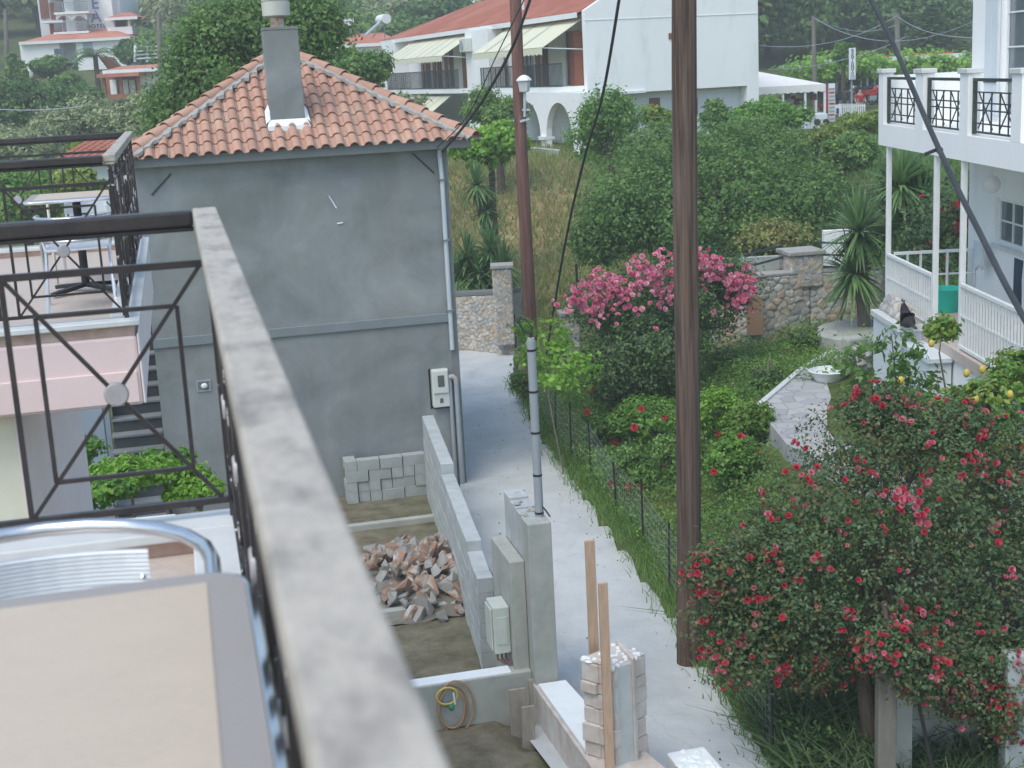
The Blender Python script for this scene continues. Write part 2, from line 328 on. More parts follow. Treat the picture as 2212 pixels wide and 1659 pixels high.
M['bark']=mat('bark',(.11,.085,.065),(.07,.055,.045),sc=6,rough=.95,stretch=(4,4,.7),bump=.5,bsc=10,bdist=.02)
M['barkp']=mat('pale_bark',(.20,.18,.15),(.13,.11,.09),sc=6,rough=.95,stretch=(4,4,.7))
M['petalr']=leafmat('red_petal',(.38,.012,.03),(.54,.025,.05),(.62,.08,.12),.25,.5,3)
M['petalp']=leafmat('pink_petal',(.58,.06,.17),(.72,.14,.28),(.82,.32,.44),.25,.5,3)
M['petalr2']=leafmat('rosy_petal',(.44,.03,.07),(.58,.09,.14),(.72,.30,.36),.25,.5,3)
M['petalp2']=leafmat('pale_pink_petal',(.66,.14,.28),(.80,.30,.42),(.88,.55,.62),.25,.5,3)
M['lemon']=mat('lemon_skin',(.60,.46,.08),(.50,.38,.07),rough=.4)
# ---------------------------------------------------------------- terrain
def P3(px,py,z): return tuple(onz(px,py,z))
ctrl=[(-3,2,0),(0,8,0),(2,10,0),(6,8,.1),(12,6,.3),(-6,10,0),(-12,12,0),(-20,8,-.2),(-1.5,14,0),(-1.6,18,0),(-1.8,24,0),(0,20,0),(-1,28,0),(-.9,36,.02),(.2,32,.02),(1.2,24,.03),(2.1,17,.03),(2.5,14,.03),
 P3(1400,900,.45),P3(1600,1000,.7),P3(1560,760,1.1),P3(1700,745,1.15),P3(1850,722,1.35),P3(1628,878,1.5),P3(1722,798,1.5),P3(1815,742,1.5),P3(1820,790,1.5),P3(1900,860,1.8),P3(1690,955,1.42),P3(1500,1200,.3),P3(1800,1600,.1),P3(2150,1600,.1),P3(1600,1500,.06),
 (8,19,1.9),(10,22,2.4),(12,16,1.2),(5,20,1.5),(5.3,17.5,1.4),(5.8,23,1.5),(4.6,23,1.42),(4.2,20,1.3),(4.9,16.6,1.42),(4.2,14.5,.5),(16,24,2.6),
 P3(1050,640,1.0),P3(1150,560,1.3),(0,50,3.1),(2,56,3.9),(6,44,2.4),(12,40,2.6),(18,36,2.8),(14,52,3.6),(22,70,4.2),(30,60,4.2),(10,72,4.2),(0,90,5.2),(-10,75,4.2),
 (-6,34,.4),(-10,40,1.2),(-12,50,2.5),(-18,30,.2),(-16,70,4.2),(-30,60,3),(-22,90,6.2),(-38,110,9.6),(-30,112,9.4),(-60,100,8),(-14,110,8),(10,110,8),(40,100,7),(70,90,6),
 (-60,160,20),(-25,160,18),(10,160,17),(50,160,17),(90,150,14),(-90,240,46),(-30,250,44),(30,250,42),(90,240,38),(150,200,24),(-150,200,26),(40,40,3.5),(60,60,5),(-50,30,0),(-80,60,4),(60,0,0),(-60,0,-1),(150,0,-2),(-150,0,-2)]
PC=np.array(ctrl,float)
def tpsK(a,b):
    d2=((a[:,None,:2]-b[None,:,:2])**2).sum(-1); return np.where(d2>0,.5*d2*np.log(d2+1e-9),0.)
n_=len(PC); K_=tpsK(PC,PC)+np.eye(n_)*2.0; Pm=np.c_[np.ones(n_),PC[:,:2]]
sol=np.linalg.solve(np.block([[K_,Pm],[Pm.T,np.zeros((3,3))]]),np.r_[PC[:,2],0,0,0]); Wt,At=sol[:n_],sol[n_:]
def HN(P):
    P=np.asarray(P,float).reshape(-1,2); out=np.empty(len(P))
    for i in range(0,len(P),20000):
        q=P[i:i+20000]; out[i:i+20000]=tpsK(q,PC)@Wt+At[0]+q@At[1:]
    # beyond the modelled hills the land levels out
    d=np.hypot(P[:,0],P[:,1]-60); k=np.clip((d-190)/120,0,1); return out*(1-k)+k*np.clip(out,30,52)
def H(x,y): return float(HN([(x,y)])[0])
def axis(lo,hi,c0,c1,s):
    a=list(np.arange(c0,c1+1e-6,s)); x=c0;st=s
    while x>lo: st*=1.13; x-=st; a.insert(0,x)
    x=c1;st=s
    while x<hi: st*=1.13; x+=st; a.append(x)
    return np.array(a)
gx=axis(-700,700,-7,13,.2); gy=axis(-60,900,8,40,.2)
GX,GY=np.meshgrid(gx,gy); XY=np.c_[GX.ravel(),GY.ravel()]; GZ=HN(XY)
def lerp_poly(pts,y): return np.interp(y,[p[1] for p in pts],[p[0] for p in pts])
lr=[onz(*p,0) for p in [(1110,830),(1180,960),(1300,1120),(1460,1340),(1600,1560),(1668,1659)]]
LR=sorted([(p.x,p.y) for p in lr]+[(.1,36.6),(2.7,12.6),(3.6,6),(3.9,0)],key=lambda t:t[1])
ll=[onz(*p,0) for p in [(985,760),(990,850)]]
LL=sorted([(-3.0,36.6),(-2.2,30),(-.98,24.6),(-1.0,23.5),(-.2,15.0),(.75,12.0),(2.0,6),(2.3,0)],key=lambda t:t[1])
xl=lerp_poly(LL,XY[:,1]); xr=lerp_poly(LR,XY[:,1])
inl=(XY[:,0]>xl-.3)&(XY[:,0]<xr-.02)&(XY[:,1]<37)&(XY[:,1]>0)
GZ=np.where(inl,-.12,GZ)
Bx=XY[:,0]*math.cos(A)+XY[:,1]*math.sin(A); By=-XY[:,0]*math.sin(A)+XY[:,1]*math.cos(A)
plot=(Bx>-3)&(XY[:,0]<xl-.1)&(By<24.3)&(By>-2)
GZ=np.where(plot,np.where(By<13.2,-.45,.0),GZ)
nzv=rng.random((len(XY),))
col=np.zeros((len(XY),3)); col[:]=(.11,.14,.065)
field=(XY[:,1]>38)&(XY[:,1]<62)&(XY[:,0]>-8)&(XY[:,0]<9)
fm=np.clip((XY[:,1]-38)/4,0,1)*np.clip((62-XY[:,1])/6,0,1)*np.clip((XY[:,0]+9)/3,0,1)*np.clip((12-XY[:,0])/4,0,1)
col=col*(1-fm[:,None])+fm[:,None]*np.array((.28,.23,.135))
gm=(XY[:,0]>xr)&(XY[:,1]<34)&(XY[:,1]>12); col[gm]=(.10,.14,.05)
col[plot]=(.20,.185,.16)
near=(XY[:,1]<17)&(XY[:,0]>xr); col[near]=(.09,.10,.06)
nx=len(gx); ny=len(gy)
ii=np.arange(nx*ny).reshape(ny,nx); Fg=np.stack([ii[:-1,:-1],ii[:-1,1:],ii[1:,1:],ii[1:,:-1]],-1).reshape(-1,4)
g=npmesh('ground',np.c_[XY,GZ],Fg,M['ground'],loc=(0,0,0),smooth=True,col=col); props(g,'uneven ground of garden, field and hillside','ground',kind='structure')
# lane sheet
ys=np.arange(0.,36.8,.15); V=[];nc=8
for i,y in enumerate(ys):
    a=lerp_poly(LL,y)-.05; b=lerp_poly(LR,y)+.02*math.sin(y*2.1)*math.sin(y*.9)+random.uniform(-.02,.02)
    for k in range(nc+1): V.append((a+(b-a)*k/nc,y,.012+random.uniform(-.004,.004)))
ii=np.arange(len(ys)*(nc+1)).reshape(len(ys),nc+1); Fl=np.stack([ii[:-1,:-1],ii[:-1,1:],ii[1:,1:],ii[1:,:-1]],-1).reshape(-1,4)
o=npmesh('lane',V,Fl,M['conc'],loc=(0,0,0),smooth=True); props(o,'pale concrete lane running between grey house and garden fence','lane',kind='structure')
mb=MB(); 
for i in range(len(ys)-1):
    y0,y1=ys[i],ys[i+1]; b0=V[i*(nc+1)+nc][0]; b1=V[(i+1)*(nc+1)+nc][0]
    mb.add([(b0-.01,y0,.02),(b1-.01,y1,.02),(b1+.02,y1,-.14),(b0+.02,y0,-.14)],[(0,1,2,3)])
o=mb.build('lane_edge',M['conc'],loc=(0,0,0)); props(o,'broken concrete edge of the lane','lane edge',kind='structure')
# ---------------------------------------------------------------- foliage
def unit(n,r=rng): v=r.normal(size=(n,3)); return v/np.linalg.norm(v,axis=1)[:,None]
def leafquads(C,N,L,W,up=.35,jit=.6,r=rng):
    n=len(C); nrm=N*.7+unit(n,r)*jit+np.array([0,0,up]); nrm/=np.linalg.norm(nrm,axis=1)[:,None]
    a=np.cross(nrm,unit(n,r)); a/=np.linalg.norm(a,axis=1)[:,None]+1e-9; b=np.cross(nrm,a)
    l=(L*r.uniform(.65,1.3,n))[:,None]; w=(W*r.uniform(.7,1.25,n))[:,None]
    V=np.stack([C-a*l*.5,C+b*w*.5+nrm*w*.18,C+a*l*.5,C-b*w*.5+nrm*w*.18],1).reshape(-1,3)
    return V,np.arange(4*n).reshape(n,4)
def crownpts(lobes,ncl,npl,spread,inner=.25,r=rng):
    Cs=[];Ns=[]
    for c,rad in lobes:
        c=np.array(c);rad=np.array(rad if hasattr(rad,'__len__') else (rad,)*3,float)
        d=unit(ncl,r); k=np.where(r.random(ncl)<inner,r.uniform(.3,.8,ncl),r.uniform(.82,1.08,ncl))[:,None]
        cc=c+d*rad*k
        n=int(npl); off=r.normal(size=(ncl,n,3))*spread*r.uniform(.5,1.3,(ncl,1,1))
        off[:,:,2]*=.7
        Cs.append((cc[:,None,:]+off).reshape(-1,3)); Ns.append(np.repeat(d,n,0))
    return np.concatenate(Cs),np.concatenate(Ns)
def foliage(name,lobes,ncl,npl,spread,L,W,m,parent=None,seed=1,inner=.25,up=.35,zmin=None):
    r=np.random.default_rng(seed); C,N=crownpts(lobes,ncl,npl,spread,inner,r)
    if zmin is not None: k=C[:,2]>zmin; C,N=C[k],N[k]
    V,Fc=leafquads(C,N,L,W,up,.6,r); return npmesh(name,V,Fc,m,parent)
def sublobes(c,Rr,k,seed,flat=0):
    r=np.random.default_rng(seed); out=[(tuple(c),tuple(np.array(Rr)*.62))]
    for i in range(k):
        d=unit(1,r)[0]
        if d[2]<-.3: d[2]*=-.5
        f=r.uniform(.5,.78); out.append((tuple(np.array(c)+d*np.array(Rr)*f),tuple(np.array(Rr)*r.uniform(.26,.42))))
    return out
def limbs(name,base,lobes,r0,m,parent,k=6,seed=3):
    rr=random.Random(seed); mb=MB(); base=Vector(base); top=Vector(lobes[0][0]); top.z-=lobes[0][1][2]*.5
    if top.z<base.z+.3: top.z=base.z+.3
    mid=base.lerp(top,.5)+Vector((rr.uniform(-.1,.1),rr.uniform(-.1,.1),0))*top.z*.1
    mb.tube([base-Vector((0,0,.3)),base,mid,top],[r0*1.35,r0*1.1,r0*.85,r0*.65],8)
    for c,_ in lobes[1:k+1]:
        c=Vector(c); m1=top.lerp(c,.5)+Vector((rr.uniform(-.2,.2),rr.uniform(-.2,.2),rr.uniform(0,.3)))
        mb.tube([top-Vector((0,0,.2)),m1,c],[r0*.55,r0*.35,r0*.12],6)
        for j in range(3):
            e=c+Vector((rr.uniform(-1,1),rr.uniform(-1,1),rr.uniform(-.3,1)))*_[0]*.7; mb.tube([m1.lerp(c,.6),e],[r0*.18,r0*.05],5)
    return mb.build(name,m,parent,smooth=True)
def tree(px0,px1,py0,py1,d,lm,label,cat='tree',name='tree',n=9000,leaf=.12,asp=.55,group=None,seed=1,k=9,r0=.14,bark='bark',spread=None,lobes=None,zmin=None,gz=None,inner=.25):
    cx_,cy_=(px0+px1)/2,(py0+py1)/2; c=ond(cx_,cy_,d); rx=(px1-px0)/2*d/F; rz=(py1-py0)/2*d/F
    gz=H(c.x,c.y) if gz is None else gz
    t=thing(name,label,cat,(c.x,c.y,gz),0,group)
    lb=lobes or sublobes(c,(rx,rx*.9,rz),k,seed)
    ncl=max(20,int(n/len(lb)/16)); sp_=spread or min(rx,rz)*.13
    foliage('crown',lb,ncl,16,sp_*.85,leaf,leaf*asp,L_[lm] if isinstance(lm,str) else lm,t,seed,inner,zmin=zmin if zmin is not None else gz+.05)
    hi={'fig':'mid','citrus':'lime','walnut':'citrus','mid':'yellowish','dark':'mid','rose':'mid'}.get(lm)
    if hi: foliage('accent_leaves',lb[::2]+lb[1:2],max(4,ncl//4),13,sp_*.6,leaf*.95,leaf*asp,L_[hi],t,seed+7,.05,zmin=zmin if zmin is not None else gz+.05)  # highlights painted as an extra layer of lighter leaves on the crown
    limbs('trunk',(c.x,c.y,gz),lb,r0,M[bark],t,seed=seed); return t
def blades(name,P,h,w,m,lean=.4,seed=5,label=None,cat=None,kind='stuff'):
    r=np.random.default_rng(seed); n=len(P); P=np.asarray(P); a=r.uniform(0,2*PI,n); s=np.c_[np.cos(a),np.sin(a),np.zeros(n)]
    hh=(h*r.uniform(.5,1.4,n))[:,None]; l=np.c_[r.normal(size=(n,2))*lean,np.ones(n)]; ww=(w*r.uniform(.6,1.3,n))[:,None]
    mid=P+l*hh*.55; tip=P+l*hh+np.c_[l[:,:2]*hh*.5,np.zeros(n)]
    V=np.stack([P-s*ww,P+s*ww,mid+s*ww*.7,mid-s*ww*.7,tip+s*ww*.15,tip-s*ww*.15],1).reshape(-1,3); b=np.arange(n)*6
    Fc=np.concatenate([np.stack([b,b+1,b+2,b+3],1),np.stack([b+3,b+2,b+4,b+5],1)])
    o=npmesh(name,V,Fc,m,loc=(0,0,0)); props(o,label,cat,kind=kind); return o
def rosette(mb,c,n,L,w,seed,elev=(-.5,1.4),droop=.25):
    r=random.Random(seed); c=Vector(c)
    for i in range(n):
        a=r.uniform(0,2*PI); e=r.uniform(*elev); l=L*r.uniform(.75,1.1); d=Vector((math.cos(a)*math.cos(e),math.sin(a)*math.cos(e),math.sin(e)))
        s=d.cross(Vector((0,0,1)));s.normalize(); pts=[c+d*l*t-Vector((0,0,droop*l*t*t*math.cos(e))) for t in (.03,.35,.7,1)]
        ws=(w*.8,w,w*.6,w*.06)
        vs=[]
        for p,q in zip(pts,ws): vs+=[p-s*q,p+s*q]
        mb.add(vs,[(0,1,3,2),(2,3,5,4),(4,5,7,6)])
def flower_mesh(name,m,size,seed=0):
    r=random.Random(seed); vs=[];fs=[]
    for ring,(n,el,l,w) in enumerate([(6,.25,1,.55),(5,.75,.8,.5),(4,1.15,.6,.4)]):
        for i in range(n):
            a=2*PI*(i+.5*ring+r.uniform(-.1,.1))/n; d=Vector((math.cos(a)*math.cos(el),math.sin(a)*math.cos(el),math.sin(el))); s=Vector((-math.sin(a),math.cos(a),0))
            L=size*l*.5; W=size*w*.5; p1=d*L*.55; p2=d*L+Vector((0,0,L*.15*r.uniform(.3,1.5)))
            o=len(vs); vs+=[(0,0,0),tuple(p1-s*W),tuple(p1+s*W),tuple(p2-s*W*.75),tuple(p2+s*W*.75)]; fs+=[(o,o+1,o+3,o+4,o+2)]
    me=bpy.data.meshes.new(name); me.from_pydata(vs,[],fs); me.materials.append(m); return me
def flowers(parent,P,N,mats,size,name='rose_bloom',keep=100,seed=4,stuff='more_blooms'):
    """the nearest `keep` blooms are parts of their own, the rest one part"""
    r=random.Random(seed); meshes=[flower_mesh('bloom',m,size,i) for i,m in enumerate(mats*2)]
    W=WM[parent.name].inverted(); order=sorted(range(len(P)),key=lambda i:Vector(P[i]).length)
    mb=MB(); mi=[]
    for q,i in enumerate(order):
        n=Vector(N[i]); n.normalize(); rot=n.to_track_quat('Z','Y').to_matrix().to_4x4()@Matrix.Rotation(r.uniform(0,6),4,'Z'); s=r.uniform(.65,1.25)
        mt=Matrix.Translation(Vector(P[i]))@rot@Matrix.Scale(s,4); me=r.choice(meshes)
        if q<keep:
            o=bpy.data.objects.new(name,me); COL.objects.link(o); o.parent=parent; o.matrix_local=W@mt; WM[o.name]=WM[parent.name]
        else:
            k=mats.index(me.materials[0]); mb.add([mt@v.co for v in me.vertices],[tuple(p.vertices) for p in me.polygons],k)
    if mb.v:
        o=mb.build(stuff,mats,parent,fix=False); o['kind']='stuff'
# ================================================================ balconies (frame B: u right, v away along the building)
def BT(name,label,cat,u,v,z,group=None): return thing(name,label,cat,tuple(FB@Vector((u,v,z))),A,group)
ZR=6.93
def panel(mb_h,mb_d,origin,ax,w,disc_parent,t=.0085):
    """X panel: origin = lower corner at bottom rail level, ax = direction vector, w = width; heights 5.985 .. 6.761"""
    o=Vector(origin); ax=Vector(ax); zb,zt=5.985,6.761; cxp=w/2; zc=6.368; hx=.22*w/.62; hz=.265
    P=lambda s,z: Vector((o.x+ax.x*s,o.y+ax.y*s,z)); n=ax.cross(Vector((0,0,1)))
    def b(p,q,w_=.0125): mb_h.bar(p,q,w_,w_)
    cen=P(cxp,zc)
    for sx in(-1,1):
        for sz in(-1,1):
            b(P(cxp+sx*w/2,zb if sz<0 else zt),cen)
    for sz in(-1,1): b(P(cxp-hx,zc+sz*hz),P(cxp+hx,zc+sz*hz),.0135)
    for sx in(-1,1): b(P(cxp+sx*hx,zc-hz),P(cxp+sx*hx,zc+hz),.0135)
    m=Matrix.Translation(cen)@Matrix.Rotation(PI/2,4,n.cross(Vector((0,0,1))).normalized() if False else ax)
    prof=[(.001,-.012),(.034,-.012),(.039,-.006),(.039,.006),(.034,.012),(.001,.012)]
    R_=Matrix.Rotation(PI/2,3,ax)
    mb_d.lathe(cen,prof,20,M=R_)
def railing(name,label,uE,v0,v1,uw,side_u,kinds,group=None):
    """far rail along u at v1 (and near rail at v0 if asked), side rail along v at side_u"""
    t=BT(name,label,'railing',side_u,v1,5.93,group)
    # handrails: hollow box section with a lip
    def hand(p,q,axis,matx,nm='handrail'):
        mb=MB(FB)
        if axis=='v': mb.box(p[0]-.037,p[0]+.037,p[1],q[1],ZR-.045,ZR); mb.box(p[0]-.03,p[0]+.03,p[1],q[1],ZR-.062,ZR-.047)
        else: mb.box(p[0],q[0],p[1]-.037,p[1]+.037,ZR-.045,ZR); mb.box(p[0],q[0],p[1]-.03,p[1]+.03,ZR-.062,ZR-.047)
        return mb.build(nm,matx,t,bevel=.006)
    hand((side_u,v0),(side_u,v1+.04),'v',[M['dusty']])
    return t,hand
def make_railing(name,label,side_u,v0,v1,uw,near,group):
    t,hand=railing(name,label,None,v0,v1,uw,side_u,None,group)
    rows=[v1]+([v0] if near else [])
    for v in rows:
        mb=MB(FB); mb.box(uw,side_u-.039,v-.035,v+.035,ZR-.05,ZR-.002); mb.build('handrail',M['blackmetal'],t,bevel=.008)
        mb=MB(FB); mb.box(uw,side_u-.039,v-.024,v+.024,ZR-.066,ZR-.052); mb.build('handrail_lip',M['blackmetal'],t,bevel=.004)
        r=MB(FB); r.box(uw,side_u-.012,v-.011,v+.011,6.75,6.772); r.box(uw,side_u-.012,v-.011,v+.011,5.975,5.995); r.build('rail',M['blackmetal'],t)
        x=side_u-.012
        while x>uw+.3:
            d=MB(FB); h=MB(FB); panel(h,d,(x-.615,v,0),(1,0,0),.60,t); h.build('cross_panel',M['blackmetal'],t); d.build('disc',M['disc'],t,smooth=True)
            x-=.615; b=MB(FB)
            b.box(x-.008,x+.008,v-.008,v+.008,5.995,6.75); b.box(x-.118,x-.102,v-.008,v+.008,5.995,6.75); b.build('baluster',M['blackmetal'],t); x-=.11
        for f in range(4):
            pass
    # side run
    r=MB(FB); r.box(side_u-.011,side_u+.011,v0,v1,6.75,6.772); r.box(side_u-.011,side_u+.011,v0,v1,5.975,5.995); r.build('rail',M['peel'],t)
    y=v1-.02
    while y>v0+.3:
        d=MB(FB); h=MB(FB); panel(h,d,(side_u,y-.615,0),(0,1,0),.60,t); h.build('cross_panel',M['peel'],t); d.build('disc',M['disc'],t,smooth=True)
        y-=.615; b=MB(FB); b.box(side_u-.008,side_u+.008,y-.008,y+.008,5.995,6.75); b.box(side_u-.008,side_u+.008,y-.118,y-.102,5.995,6.75); b.build('baluster',M['peel'],t); y-=.11
    for v in [v1]+([v0] if near else [])+[ (v0+v1)/2 ]:
        b=MB(FB); b.box(side_u-.014,side_u+.014,v-.014,v+.014,5.90,ZR-.06); b.build('post',M['peel'],t)
    y=v1-.35
    while y>v0+.2:
        b=MB(FB); b.box(side_u-.009,side_u+.009,y-.009,y+.009,6.772,ZR-.062); b.build('stub',M['peel'],t); y-=.725
    return t
make_railing('balcony_railing','dusty handrail and black iron railing nearest the camera, with round disc on its crossed bars',.078,-.4,4.455,-2.9,False,'iron balcony railings')
make_railing('balcony_railing','peeling black iron railing round the neighbouring pink balcony',-.378,8.83,13.6,-3.6,True,'iron balcony railings')
def balcony(name,label,uR,v0,v1,uL,pinkfront,zt=5.93):
    t=BT(name,label,'balcony',uR,v0,5.4)
    s=MB(FB); s.box(uL,uR,v0,v1,5.39,5.83); s.build('slab',pinkfront,t,bevel=.02)
    if name=='pink_balcony':
        s=MB(FB); s.box(uL,uR-.02,v0-.012,v0-.001,5.41,5.61); s.build('front_band',M['pink'],t,bevel=.006)
        s=MB(FB); s.box(uR+.001,uR+.015,v0-.01,v1+.01,5.40,5.84); s.build('side_face',M['palepink'],t,bevel=.012)
    c=MB(FB)
    cw=.19
    c.box(uL,uR+.03,v1-cw+.03,v1+.03,zt-.035,zt)
    c.box(uR-cw+.03,uR+.03,v0+ (cw if name=='pink_balcony' else 0),v1-cw+.028,zt-.034,zt)
    if name=='pink_balcony': c.box(uL,uR+.03,v0-.03,v0+cw-.03,zt-.035,zt)
    c.build('coping',M['coping'],t,bevel=.006)
    c=MB(FB); c.box(uL,uR-.02,v1-.13,v1-.01,5.831,zt-.037); c.box(uR-.13,uR-.01,v0+.01,v1-.131,5.831,zt-.037)
    if name=='pink_balcony': c.box(uL,uR-.131,v0+.01,v0+.13,5.831,zt-.037)
    c.build('curb',M['tilewall'],t)
    c=MB(FB); c.box(uL,uR-.14,v0+.14,v1-.14,5.831,5.845); c.build('floor',M['floortile'],t)
    return t
balcony('near_balcony','terracotta tiled balcony with white marble coping under the table',.10,-.6,4.50,-3.0,M['pink'])
balcony('pink_balcony','pink fronted balcony of the neighbouring flat with pale side face',-.33,8.74,13.68,-3.6,M['pink'])
t=BT('apartment_building','cream and pink apartment building below the pink balcony','building',-2.2,8.9,0)
w=MB(FB); w.box(-3.6,-1.13,8.95,13.6,0,5.388); w.build('wall',M['cream'],t)
w=MB(FB); w.box(-1.129,-1.10,8.93,13.6,0,5.388); w.build('corner_trim',M['palepink'],t)
w=MB(FB); w.box(-1.5,-.45,-1,4.3,-.5,5.388); w.build('lower_wall',M['pink'],t)
# ---- table nearest the camera
def rounded(x0,x1,y0,y1,r,n=6):
    out=[]
    for cx_,cy_,a0 in ((x1-r,y1-r,0),(x0+r,y1-r,PI/2),(x0+r,y0+r,PI),(x1-r,y0+r,1.5*PI)):
        for k in range(n+1): a=a0+PI/2*k/n; out.append((cx_+r*math.cos(a),cy_+r*math.sin(a)))
    return out
def make_table(name,label,u0,u1,v0,v1,zt,zf,group='square balcony tables',M_=FB):
    t=thing(name,label,'table',tuple(M_@Vector(((u0+u1)/2,(v0+v1)/2,zf))),A,group)
    p=rounded(u0,u1,v0,v1,.06); q=rounded(u0+.055,u1-.055,v0+.045,v1-.045,.003)
    m=MB(M_); m.prism([(x,y,zt-.022) for x,y in p],(0,0,.020)); m.build('table_border',M['tableedge'],t)
    m=MB(M_); m.prism([(x,y,zt-.018) for x,y in q],(0,0,.0175)); m.build('table_panel',M['table'],t)
    m=MB(M_); e=rounded(u0-.004,u1+.004,v0-.004,v1+.004,.064); m.tube([(x,y,zt-.016) for x,y in e],.013,8,closed=True); m.build('edge_tube',M['chrome'],t,smooth=True)
    cu,cv=(u0+u1)/2,(v0+v1)/2
    m=MB(M_); m.tube([(cu,cv,zf+.05),(cu,cv,zt-.024)],.03,12); m.build('pedestal',M['black'],t,smooth=True)
    for k in range(4):
        a=PI/4+k*PI/2; m=MB(M_); m.bar((cu,cv,zf+.06),(cu+.32*math.cos(a),cv+.32*math.sin(a),zf+.025),.05,.03); m.build('foot',M['black'],t,bevel=.006)
    return t
make_table('balcony_table','beige table top with grey border and aluminium edge, in the foreground',-.69,.040,1.33,2.062,6.58,5.845)
make_table('balcony_table','beige table on a black cross foot standing on the pink balcony',-1.06,-.40,10.45,11.15,6.57,5.845)
def make_chair(label,cu,cv,zf,face,wid=.5,ring_z=.64,seed=0,group='aluminium bistro chairs'):
    """face=+1: chair back on the far (+v) side"""
    L=Matrix.Translation(Vector((cu,cv,zf)))@Matrix.Rotation(0 if face>0 else PI,4,'Z'); m_=FB@L
    t=thing('aluminium_chair',label,'chair',tuple(m_@Vector((0,0,0))),A,group); w=wid/2; r=.0125
    def arc(z,yb,x,yf,zf_):
        pts=[(-x,yf,zf_),(-x,yb-x*1.0,z)]
        for k in range(1,12): a=PI-PI*k/12; pts.append((x*math.cos(a),yb-x+x*math.sin(a),z))
        pts+=[(x,yb-x,z),(x,yf,zf_)]
        return pts
    m=MB(m_); m.tube(arc(ring_z,.27,w,-.22,ring_z-.01),r*1.15,10); m.build('arm_ring',M['chrome'],t,smooth=True)
    m=MB(m_); m.tube(arc(ring_z-.155,.225,w*.86,.02,ring_z-.16),r*.8,10); m.build('back_tube',M['chrome'],t,smooth=True)
    for sx in(-1,1):
        m=MB(m_); m.tube([(sx*w,-.22,ring_z-.01),(sx*w,-.24,.35),(sx*w*.98,-.25,0)],r,8); m.build('leg',M['chrome'],t,smooth=True)
        m=MB(m_); m.tube([(sx*w*.86,.02,ring_z-.16),(sx*w*.8,.05,.40),(sx*w*.86,.26,0)],r,8); m.build('leg',M['chrome'],t,smooth=True)
    m=MB(m_)
    for k in range(6): m.box(-w*.8,w*.8,-.22+k*.075,-.22+k*.075+.062,.42,.432)
    m.build('seat',M['alu'],t,bevel=.003)
    for zz,hh in((ring_z-.125,.098),):
        m=MB(m_); yb=.185; x=w*.62; n=9
        vs=[];  # ribbed slat: fine corrugations run along its length
        prof=[]
        for k in range(48): prof.append((.003*(1 if k%4<2 else 0),zz+hh*k/47))
        for j in range(n+1):
            xx=-x+2*x*j/n; yy=yb-.10*(xx/x)**2*.35
            vs+= [(xx,yy-p[0],p[1]) for p in prof]
        for j in range(n+1):
            xx=-x+2*x*j/n; yy=yb-.10*(xx/x)**2*.35+.006
            vs+= [(xx,yy,zz),(xx,yy,zz+hh)]
        k=len(prof); fs=[(j*k+i,j*k+i+1,(j+1)*k+i+1,(j+1)*k+i) for j in range(n) for i in range(k-1)]
        b=k*(n+1); fs+=[(b+2*j,b+2*j+2,b+2*j+3,b+2*j+1) for j in range(n)]
        fs+=[(j*k+k-1,b+2*j+1,b+2*j+3,(j+1)*k+k-1) for j in range(n)]
        fs+=[tuple(range(k))+(b+1,b),tuple(n*k+i for i in range(k))+(b+2*n+1,b+2*n)]
        m.add(vs,fs); o=m.build('backrest_slat',M['alu'],t)
        m=MB(m_); 
        for sx in(-1,1): m.sphere((sx*x*.93,yb-.045,zz+hh*.5),.006,8,5)
        m.build('screw',M['chrome'],t)
    return t
make_chair('aluminium chair with ribbed slat, pushed against the foreground table',-.31,2.43,5.845,1,.61)
make_chair('aluminium chair on the near side of the table on the pink balcony',-.70,10.0,5.845,-1,.52)
make_chair('aluminium chair behind the table on the pink balcony, mostly hidden',-.72,11.55,5.845,1,.52)
# ================================================================ grey house (frame B)
HV=24.0; UL,UR=-.64,4.60; ZT=6.10; V1=29.6
gh=BT('grey_house','unfinished grey cement house with hipped terracotta roof and tall chimney','house',2,24,0)
# recess for the meter is a real niche: front wall built as a grid with a hole
nu0,nu1,nz0,nz1=onv(925,803,HV).x,onv(978,803,HV).x-.10,onv(930,885,HV).z,onv(930,797,HV).z
def wallgrid(mb,xs,zs,y0,y1,holes):
    for i in range(len(xs)-1):
        for j in range(len(zs)-1):
            if (i,j) in holes: continue
            mb.box(xs[i],xs[i+1],y0,y1,zs[j],zs[j+1])
def solidwall(mb,x0,x1,z0,z1,y0,y1,hs):
    """wall slab with rectangular openings hs=[(a,b,c,d)] (x range, z range)"""
    xs=sorted({x0,x1,*[h[0] for h in hs],*[h[1] for h in hs]}); zs=sorted({z0,z1,*[h[2] for h in hs],*[h[3] for h in hs]})
    vs=[];fs=[];idx={}
    inside=lambda x,z: any(a<x<b and c<z<d for a,b,c,d in hs)
    for k,y in enumerate((y0,y1)):
        for i,x in enumerate(xs):
            for j,z in enumerate(zs): idx[(k,i,j)]=len(vs); vs.append((x,y,z))
    nx_,nz_=len(xs)-1,len(zs)-1; full=lambda i,j: 0<=i<nx_ and 0<=j<nz_ and not inside((xs[i]+xs[i+1])/2,(zs[j]+zs[j+1])/2)
    for i in range(nx_):
        for j in range(nz_):
            if not full(i,j): continue
            q=lambda k:[idx[(k,i,j)],idx[(k,i+1,j)],idx[(k,i+1,j+1)],idx[(k,i,j+1)]]
            fs.append(tuple(q(0))); fs.append(tuple(reversed(q(1))))
            for (di,dj,a,b) in ((-1,0,(i,j),(i,j+1)),(1,0,(i+1,j),(i+1,j+1)),(0,-1,(i,j),(i+1,j)),(0,1,(i,j+1),(i+1,j+1))):
                if not full(i+di,j+dj): fs.append((idx[(0,*a)],idx[(0,*b)],idx[(1,*b)],idx[(1,*a)]))
    mb.add(vs,fs)
